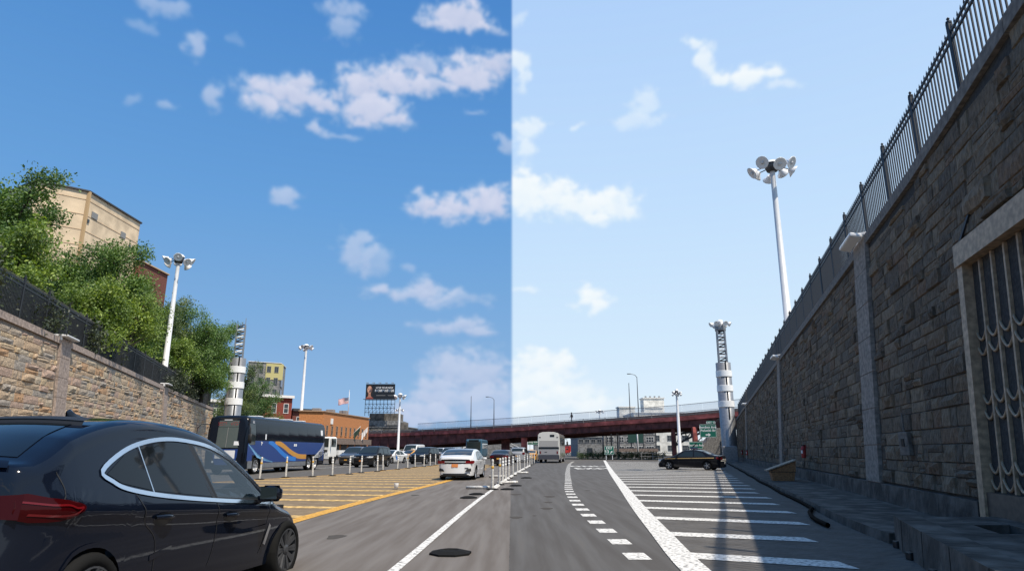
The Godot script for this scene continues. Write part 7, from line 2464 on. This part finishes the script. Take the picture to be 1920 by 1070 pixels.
	for i in 3:
		g = G.new(); g.box(V(17.2 + i * 1.9, 1.3, 164.95), Vector3(1.3, 1.5, 0.1)); gp("loading_door", g, M.rail_grey if i != 1 else M.window, o)
	# grey glazed works behind a steel gantry
	o = house("glazed_works", "grey works with tall dark windows behind the steel gantry", PackedVector2Array([Vector2(24.0, 175), Vector2(37.5, 175), Vector2(37.5, 195), Vector2(24.0, 195)]), 0.0, 8.5, M.grey_wall, M.rail_grey)
	for f in 3:
		for i in 5: window_box(o, V(25.6 + i * 2.6, 6.6 - f * 2.4, 174.97), Vector3.RIGHT, Vector3(0, 0, 1), 2.1, 1.5, M.trim, M.window, 2, 3)
	o = thing("steel_gantry", "open steel gantry frame carrying a dark green board beyond the road crest", "gantry", V(26.2, 0, 150))
	for x in [-5.0, -2.2, 0.5, 3.2, 6.0]:
		g = G.new(); g.bar(Vector3(x, 0, 0), Vector3(x, 6.0, 0), 0.22, 0.22); gp("upright", g, M.dark_metal, o)
	for y in [1.9, 3.3, 4.7, 5.9]:
		g = G.new(); g.bar(Vector3(-5.2, y, 0.05), Vector3(6.2, y, 0.05), 0.16, 0.18); gp("beam", g, M.dark_metal, o)
	g = G.new(); g.box(Vector3(0.8, 1.5, 0.5), Vector3(11.0, 0.7, 0.3)); gp("walkway", g, M.rail_brown, o)
	g = G.new(); g.box(Vector3(1.4, 4.1, 0.4), Vector3(3.4, 1.9, 0.12)); gp("green_board", g, M.sign_dark, o)
	for q in [[17.8, 120.0, 6.5, "pair of slim white poles beside the exit sign, left pole"], [18.6, 118.0, 6.4, "pair of slim white poles beside the exit sign, right pole"], [23.4, 125.0, 6.6, "slim white pole right of the exit sign"]]:
		o = thing("white_pole", q[3], "pole", V(q[0], 0, q[1]))
		g = G.new(true); g.tube(Vector3.ZERO, Vector3(0, q[2], 0), 0.16, 0.13, 8); gp("pole", g, M.white_metal, o)
		g = G.new(true); g.lathe([Vector2(0.3, 0), Vector2(0.3, 0.12), Vector2(0.16, 0.16)], 8); gp("foot", g, M.white_metal, o)
	# low railing beyond the hatching
	o = thing("guard_rail", "thin metal guard rail in front of the factories beyond the hatching", "railing", V(20.0, 0, 104))
	for i in 8:
		g = G.new(); g.bar(Vector3(i * 1.7, 0, 0), Vector3(i * 1.7, 1.1, 0), 0.07, 0.07); gp("rail_post", g, M.rail_grey, o)
	for y in [0.55, 1.05]:
		g = G.new(); g.bar(Vector3(-0.2, y, 0), Vector3(12.2, y, 0), 0.06, 0.06); gp("rail", g, M.rail_grey, o)
	# far city blocks in the haze under the bridge
	for q in [[-30, 300, 22, 9, "pale distant block beyond the blue hoarding under the overpass"], [-14, 340, 20, 10, "pale distant block behind the long white cabin under the overpass"], [62, 260, 30, 9, "pale distant block behind the truss bridge on the right"], [14, 420, 26, 9, "pale distant block seen just right of the white coach"]]:
		house("far_block", q[4], PackedVector2Array([Vector2(q[0], q[1]), Vector2(q[0] + q[2], q[1]), Vector2(q[0] + q[2], q[1] + 20), Vector2(q[0], q[1] + 20)]), 0.0, q[3] * 0.55, M.grey_wall, M.rail_grey)
	# road signs
	sign_board("direction_sign", "green sign reading Borden Ave and Pulaski Br with a right arrow", V(27.0, 4.05, 92.0), -0.25, 2.2, 1.75, [["Borden Ave", 0.48, 0.30], ["Pulaski Br", 0.05, 0.30]], "right", 0.0, M.sign_green, "EXIT 13")
	sign_board("direction_sign", "small green sign behind the police car below the direction sign", V(26.3, 2.15, 96.0), -0.2, 1.9, 1.0, [["Borden Ave", 0.0, 0.28]], "", 1.0, M.sign_green)
	sign_board("exit_sign", "green exit sign with number 13 and slanting arrow at the lane split", V(15.6, 1.45, 108.0), -0.1, 1.55, 1.35, [["EXIT", 0.36, 0.34], ["13", -0.2, 0.46, -0.38]], "slant", 1.0, M.sign_green)
	var sg: Node3D = sign_board("highway_sign", "green highway sign with route shield left of the white coach", V(4.6, 3.6, 140.0), 0.0, 2.7, 2.0, [["EAST", 0.35, 0.42, 0.55], ["Long Island", -0.45, 0.34]], "", 1.0, M.sign_green, "EXIT")
	g = G.new()
	g.prism(PackedVector2Array([Vector2(-0.36, 0.66), Vector2(-0.42, 0.3), Vector2(0.0, -0.05), Vector2(0.42, 0.3), Vector2(0.36, 0.66), Vector2(0, 0.74)]), Vector3(-0.7, 0.1, 0.042), Vector3.RIGHT, Vector3.UP, Vector3(0, 0, 1), 0.0, 0.012)
	gp("route_shield", g, M.white, sg)
	var t := part("shield_number", text_mesh("495", 0.3, 0.008), M.sign_green, sg)
	t.position = Vector3(-0.7, 0.42, 0.06)

func billboard_print(bb: Node3D):
	# the printed face: an oval head with dark hair on a dark ground
	var w := 128
	var h := 256
	var img := Image.create(w, h, false, Image.FORMAT_RGB8)
	img.fill(Color8(20, 25, 33))
	for y in h:
		for x in w:
			var p := Vector2((x - 62.0) / 42.0, (y - 92.0) / 66.0)
			var hair := Vector2((x - 60.0) / 56.0, (y - 100.0) / 100.0)
			var c := img.get_pixel(x, y)
			if hair.length() < 1.0: c = Color8(38, 28, 26)
			if y > 160 and absf(x - 62.0) < 22.0 + maxf(0.0, (y - 200.0)) * 0.9: c = Color8(176, 122, 100)
			if y > 226 and absf(x - 62.0) < 60.0: c = Color8(140, 60, 52)
			if p.length() < 1.0:
				c = Color8(206, 156, 132)
				if p.x > 0.45: c = Color8(170, 120, 100)
				for e in [-1, 1]:
					if absf(x - 62.0 - e * 17.0) < 9.0 and absf(y - 84.0) < 3.5: c = Color8(52, 36, 32)
					if absf(x - 62.0 - e * 17.0) < 11.0 and absf(y - 73.0) < 2.0: c = Color8(70, 48, 40)
				if absf(x - 63.0) < 5.0 and absf(y - 112.0) < 4.0: c = Color8(160, 108, 90)
				if absf(x - 62.0) < 14.0 and absf(y - 130.0) < 4.5: c = Color8(168, 66, 66)
			img.set_pixel(x, y, c)
	var m := mat(Color.WHITE, 0.6)
	m.albedo_texture = ImageTexture.create_from_image(img)
	var q := QuadMesh.new()
	q.size = Vector2(2.1, 4.1)
	var o := part("printed_face", q, m, bb)
	o.position = Vector3(-3.0, 17.7, 0.156)
	for l in [["LOVE YOUR NEW", 1.15, 18.85, 0.44], ["MORPHEUS8", 1.15, 18.0, 0.66]]:
		var t := part("lettering", text_mesh(l[0], l[3], 0.01), M.white, bb)
		t.position = Vector3(l[1], l[2], 0.16)
	for e in [[0.2, 2.6], [3.0, 1.6]]:
		var g := G.new()
		g.box(Vector3(e[0], 16.65, 0.156), Vector3(e[1], 0.14, 0.01))
		gp("small_print", g, M.rail_grey, bb)

# ---------------------------------------------------------------- things along the right-hand wall
func build_right_side():
	var lean := 0.066
	# art-deco metal gate in the wall
	var o := thing("metal_gate", "bronze gate with scalloped ribs at the right edge of the photo", "gate")
	var a := 5.2
	var b := 11.25
	var top := 4.95
	var g := G.new()
	wall_box(g, EAST_WALL, lean, -1.0, a, b, 0.35, top - 0.35, -0.25, -0.10)
	gp("back_plate", g, M.bronze_dark, o)
	g = G.new(); wall_box(g, EAST_WALL, lean, -1.0, b - 0.22, b, 0.3, top, -0.12, 0.16); gp("frame_jamb", g, M.bronze, o)
	g = G.new(); wall_box(g, EAST_WALL, lean, -1.0, a, b, top - 0.4, top, -0.12, 0.20); gp("frame_head", g, M.bronze, o)
	g = G.new(); wall_box(g, EAST_WALL, lean, -1.0, a, b, 0.15, 0.75, -0.12, 0.12); gp("frame_sill", g, M.bronze_dark, o)
	var n := 11
	for i in n:
		var d := b - 0.62 - i * 0.46
		g = G.new()
		wall_box(g, EAST_WALL, lean, -1.0, d - 0.028, d + 0.028, 0.76, top - 0.42, -0.09, 0.05)
		gp("rib", g, M.bronze, o)
		g = G.new()
		wall_box(g, EAST_WALL, lean, -1.0, d + 0.21, d + 0.23, 3.45, top - 0.42, -0.09, -0.04)
		gp("fine_rib", g, M.bronze, o)
		# scallops hanging between ribs, in pairs at three heights
		for y in [1.25, 1.0, 2.35, 2.1, 3.4, 3.15]:
			g = G.new(true)
			var pts := []
			var rad := []
			for k in 9:
				var t := k / 8.0
				pts.append(wall_line(EAST_WALL, lean, d + 0.46 * t, y - 0.20 * sin(PI * t), -1.0, 0.02))
				rad.append(0.024)
			g.path(pts, rad, 6)
			gp("scallop", g, M.bronze, o)
	g = G.new(); g.bar(wall_line(EAST_WALL, lean, b + 0.1, top + 0.05, -1.0, 0.05), wall_line(EAST_WALL, lean, b - 0.4, top + 0.5, -1.0, 0.02), 0.05, 0.05)
	gp("lifting_hook", g, M.iron, o)
	# concrete platform with sunken openings, its face built of blocks
	o = thing("concrete_platform", "low concrete platform of blocks with sunken openings at the bottom right", "platform")
	var edge := [[10.8, 5.95], [9.9, 5.55], [8.6, 5.05], [7.3, 4.55], [6.0, 4.05], [4.4, 3.5]]
	for i in edge.size() - 1:
		var p = edge[i]
		var q = edge[i + 1]
		g = G.new()
		g.hexa([V(q[1], 0, q[0] + 0.008), V(q[1] + 0.42, 0, q[0] + 0.008), V(p[1] + 0.42, 0, p[0] - 0.008), V(p[1], 0, p[0] - 0.008), V(q[1] + 0.03, 0.43, q[0] + 0.008), V(q[1] + 0.42, 0.43, q[0] + 0.008), V(p[1] + 0.42, 0.43, p[0] - 0.008), V(p[1] + 0.03, 0.43, p[0] - 0.008)])
		piece("edge_block", i, g.mesh(), M.dark_concrete, o)
		g = G.new()
		g.cbox(V((p[1] + q[1]) / 2 - 0.01, 0.05, (p[0] + q[0]) / 2), Vector3(0.10, 0.10, 0.12), 0.01)
		gp("drain_hole", g, M.black, o)
	# platform top as slabs that leave two pits open
	var left := func(d: float) -> float: return lerp_table([[4.4, 3.5], [6.0, 4.05], [7.3, 4.55], [8.6, 5.05], [9.9, 5.55], [10.8, 5.95]], d) + 0.43
	var rows := [[4.4, 6.4], [6.4, 7.6], [7.6, 8.6], [8.6, 9.6], [9.6, 10.79]]
	var cuts := [0.0, 0.38, 0.72, 1.0]
	for r in rows:
		for c in 3:
			var pit: bool = (r[0] == 6.4 and c == 1) or (r[0] == 8.6 and c == 1)
			var h := 0.40 if not pit else 0.10
			var p := []
			for y in [0.0, h]:
				for e in [[r[0] + 0.004, cuts[c]], [r[0] + 0.004, cuts[c + 1]], [r[1] - 0.004, cuts[c + 1]], [r[1] - 0.004, cuts[c]]]:
					var xl: float = left.call(e[0])
					var xr := lerp_table(EAST_WALL, e[0]) - 0.02
					p.append(V(lerpf(xl, xr, e[1]) + (0.004 if e[1] == cuts[c] else -0.004), y, e[0]))
			g = G.new()
			g.hexa(p)
			gp("platform_slab" if not pit else "pit_floor", g, M.dark_concrete if not pit else M.black, o)
	# black hose lying along the kerb
	o = thing("hose", "long black hose lying along the kerb of the pavement", "hose")
	g = G.new(true)
	var pts := []
	var rad := []
	for q in [[12.9, 5.9], [13.3, 5.98], [13.8, 6.1], [14.6, 6.35], [15.6, 6.75]]:
		pts.append(V(q[1], 0.055, q[0])); rad.append(0.045)
	for i in 56:
		var d := 16.6 + i * 1.2
		pts.append(V(lerp_table(KERB, d) - 0.16 + 0.03 * sin(i * 0.9), 0.05, d)); rad.append(0.045)
	g.path(pts, rad, 7)
	gp("tube", g, M.hose, o)
	# wooden bin with sloping lid
	o = thing("grit_bin", "brown wooden grit bin with a sloping lid against the right-hand wall", "bin", V(11.75, 0.152, 29.4), -0.28)
	o.scale = Vector3.ONE * 0.74
	g = G.new(); g.prism(PackedVector2Array([Vector2(-0.62, 0.0), Vector2(0.5, 0.0), Vector2(0.6, 0.5), Vector2(-0.72, 0.5)]), Vector3.ZERO, Vector3.RIGHT, Vector3.UP, Vector3(0, 0, 1), -0.7, 0.7); gp("box", g, M.wood, o)
	g = G.new(); g.prism(PackedVector2Array([Vector2(-0.8, 0.52), Vector2(0.62, 0.52), Vector2(0.66, 1.1)]), Vector3.ZERO, Vector3.RIGHT, Vector3.UP, Vector3(0, 0, 1), -0.74, 0.74); gp("hood", g, M.wood, o)
	g = G.new(); g.bar(Vector3(-0.95, 0.56, 0), Vector3(0.70, 1.16, 0), 1.6, 0.06); gp("lid", g, M.wood_top, o)
	g = G.new(); g.box(Vector3(-0.05, 0.51, 0), Vector3(1.36, 0.04, 1.45)); gp("rim", g, M.black, o)
	# fire extinguishers and red boxes on the wall
	for q in [[30.8, 1.35, "red fire extinguisher cabinet with white label on the wall right of the grit bin"], [71.0, 1.2, "red fire box on the wall at the foot of the farthest pilaster"], [80.0, 1.2, "red fire box on the wall beside the tower base"]]:
		o = thing("fire_box", q[2], "fire extinguisher", wall_line(EAST_WALL, lean, q[0], q[1], -1.0, 0.12), 0.3)
		o.scale = Vector3.ONE * 0.62
		g = G.new(true); g.lathe([Vector2(0, -0.42), Vector2(0.16, -0.42), Vector2(0.17, -0.3), Vector2(0.17, 0.28), Vector2(0.10, 0.40), Vector2(0.04, 0.44), Vector2(0, 0.45)], 12); gp("cylinder", g, M.red, o)
		g = G.new(); g.box(Vector3(0, 0.48, 0), Vector3(0.12, 0.08, 0.22)); g.bar(Vector3(0, 0.45, 0.08), Vector3(-0.15, 0.1, 0.16), 0.03, 0.03); gp("valve", g, M.black, o)
		g = G.new(); g.box(Vector3(-0.165, 0.0, 0.02), Vector3(0.02, 0.22, 0.14)); gp("label_plate", g, M.white, o)
		g = G.new(); g.box(Vector3(0.14, 0.02, 0), Vector3(0.06, 0.9, 0.4)); gp("backboard", g, M.red, o)
	# electrical box near the gate
	o = thing("switch_box", "small grey electrical switch box on the wall between pilaster and gate", "electrical box", wall_line(EAST_WALL, lean, 15.1, 1.55, -1.0, 0.14), 0.12)
	g = G.new(); g.cbox(Vector3.ZERO, Vector3(0.12, 0.52, 0.30), 0.015); gp("housing", g, M.grey_concrete, o)
	g = G.new(); g.box(Vector3(-0.066, 0.03, 0.0), Vector3(0.02, 0.16, 0.09)); gp("opening", g, M.black, o)
	g = G.new(); g.tube(Vector3(0, 0.26, 0), Vector3(0, 0.7, 0), 0.02, 0.02, 6); gp("conduit", g, M.grey_concrete, o)
	# floodlight brackets over the pilasters
	for q in [[18.4, "white flat wall light on the top of the nearest right-hand pilaster"], [40.0, "white flat wall light on the top of the second right-hand pilaster"], [72.0, "white flat wall light on the top of the farthest right-hand pilaster"]]:
		var h := lerp_table(EAST_TOP, q[0])
		var p := wall_line(EAST_WALL, lean, q[0], h + 0.05, -1.0, 0.0)
		var dx := (lerp_table(EAST_WALL, q[0] + 0.5) - lerp_table(EAST_WALL, q[0] - 0.5))
		o = thing("wall_light", q[1], "wall light", p, -atan(dx), "wall lights over the right-hand pilasters")
		g = G.new(); g.cbox(Vector3(-0.32, 0.22, 0), Vector3(0.34, 0.12, 1.5), 0.03, Basis(Vector3(0, 0, 1), -0.25)); gp("lamp_body", g, M.lamp_white, o)
		for z in [-0.55, 0.55]:
			g = G.new(); g.bar(Vector3(0.4, 0.36, z), Vector3(-0.3, 0.28, z), 0.06, 0.06); g.bar(Vector3(0.2, 0.0, z), Vector3(0.2, 0.36, z), 0.06, 0.06); gp("bracket", g, M.white_metal, o)
	for q in [[29.55, "white cap light on the top of the nearer left-hand pilaster"], [51.05, "white cap light on the top of the farther left-hand pilaster"]]:
		var p := wall_line(WEST_WALL, lean, q[0], 6.28, 1.0, 0.1)
		o = thing("wall_light", q[1], "wall light", p, 0.29, "wall lights over the left-hand pilasters")
		g = G.new(); g.cbox(Vector3(0.0, 0.10, 0), Vector3(0.6, 0.10, 1.6), 0.03); gp("lamp_body", g, M.white_metal, o)
		g = G.new(); g.box(Vector3(0.0, 0.02, 0.75), Vector3(0.12, 0.24, 0.12)); gp("bracket", g, M.white_metal, o)

func build_far():
	M.rail_grey = mat(lin(0.22, 0.22, 0.22), 0.6)
	M.rail_brown = tri(mat(lin(0.24, 0.18, 0.15), 0.8), M.bronze.albedo_texture, null, 0.3)
	M.cap_brown = mat(lin(0.34, 0.22, 0.14), 0.8)
	M.corner_tan = mat(lin(0.50, 0.34, 0.18), 0.85)
	M.cloth_dark = mat(lin(0.02, 0.02, 0.026), 0.9)
	M.cloth_green = mat(lin(0.03, 0.06, 0.045), 0.9)
	M.flag_red = mat(lin(0.42, 0.035, 0.04), 0.8)
	M.flag_blue = mat(lin(0.02, 0.03, 0.13), 0.8)
	M.billboard = mat(lin(0.007, 0.010, 0.016), 0.5)
	build_overpass()
	build_buildings()
	build_trees()

func build_objects():
	mast("nearest white lamp mast on the left, rising behind the stone wall", V(-27.9, 6.0, 52.4), 11.0, 2.35, 0.22, 0.4)
	mast("tall white lamp mast on the right, rising behind the fence", V(18.1, 6.9, 42.0), 13.7, 3.1, 0.26, 2.2)
	mast("white lamp mast rising above the rear of the coach bus", V(-35.6, 0, 112.0), 18.9, 2.4, 0.30, 1.2)
	mast("white lamp mast standing before the overpass below the billboard", V(-21.2, 0, 125.0), 11.6, 2.3, 0.24, 0.1)
	mast("small far lamp mast just right of the one below the billboard", V(-29.2, 0, 172.0), 11.8, 2.2, 0.22, 0.9)
	mast("white lamp mast before the overpass left of the police car", V(23.0, 0, 92.0), 9.4, 1.35, 0.24, 1.9)
	mast("small far lamp mast showing above the middle of the overpass", V(26.4, 0, 200.0), 13.0, 2.6, 0.25, 0.5)
	tower("banded steel tower at the end of the left wall, partly behind trees", V(-31.6, 0, 75.0), 0.35, false)
	tower("banded steel tower with floodlights at the end of the right-hand wall", V(25.6, 0, 79.0), -0.2, true)
	build_right_side()
	build_posts()
	build_vehicles()

func _ready():
	rng.seed = 4242
	# camera
	var cam := Camera3D.new()
	cam.name = "camera"
	cam.position = Vector3(0, 1.4, 0)
	cam.rotation_degrees = Vector3(14.2, 0, 0)
	cam.fov = 47.22
	cam.near = 0.1
	cam.far = 3000.0
	add_child(cam)
	cam.current = true
	# sky, sun, exposure
	var we := WorldEnvironment.new()
	we.name = "world_environment"
	var env := Environment.new()
	env.background_mode = Environment.BG_SKY
	env.sky = build_sky()
	env.ambient_light_source = Environment.AMBIENT_SOURCE_SKY
	env.tonemap_mode = Environment.TONE_MAPPER_LINEAR
	env.tonemap_exposure = EXPOSURE
	env.sdfgi_enabled = true
	env.ssao_enabled = true
	env.ssil_enabled = true
	we.environment = env
	add_child(we)
	var sun := DirectionalLight3D.new()
	sun.name = "sun"
	sun.light_energy = 1.6
	sun.light_color = Color(1.0, 0.955, 0.88)
	sun.light_angular_distance = 0.5
	sun.shadow_enabled = true
	add_child(sun)
	sun.look_at_from_position(Vector3(0.43, 1.0, 0.42), Vector3.ZERO, Vector3.UP)
	build_materials()
	M.gold = mat(lin(0.55, 0.36, 0.13), 0.4)
	M.beacon = mat(lin(0.03, 0.04, 0.09), 0.15)
	M.rail_grey = mat(lin(0.22, 0.22, 0.22), 0.6)
	M.tar = mat(lin(0.014, 0.014, 0.014), 0.85)
	M.tar.metallic_specular = 0.15
	# structure
	build_ground()
	build_walls()
	build_far()
	# objects
	build_objects()
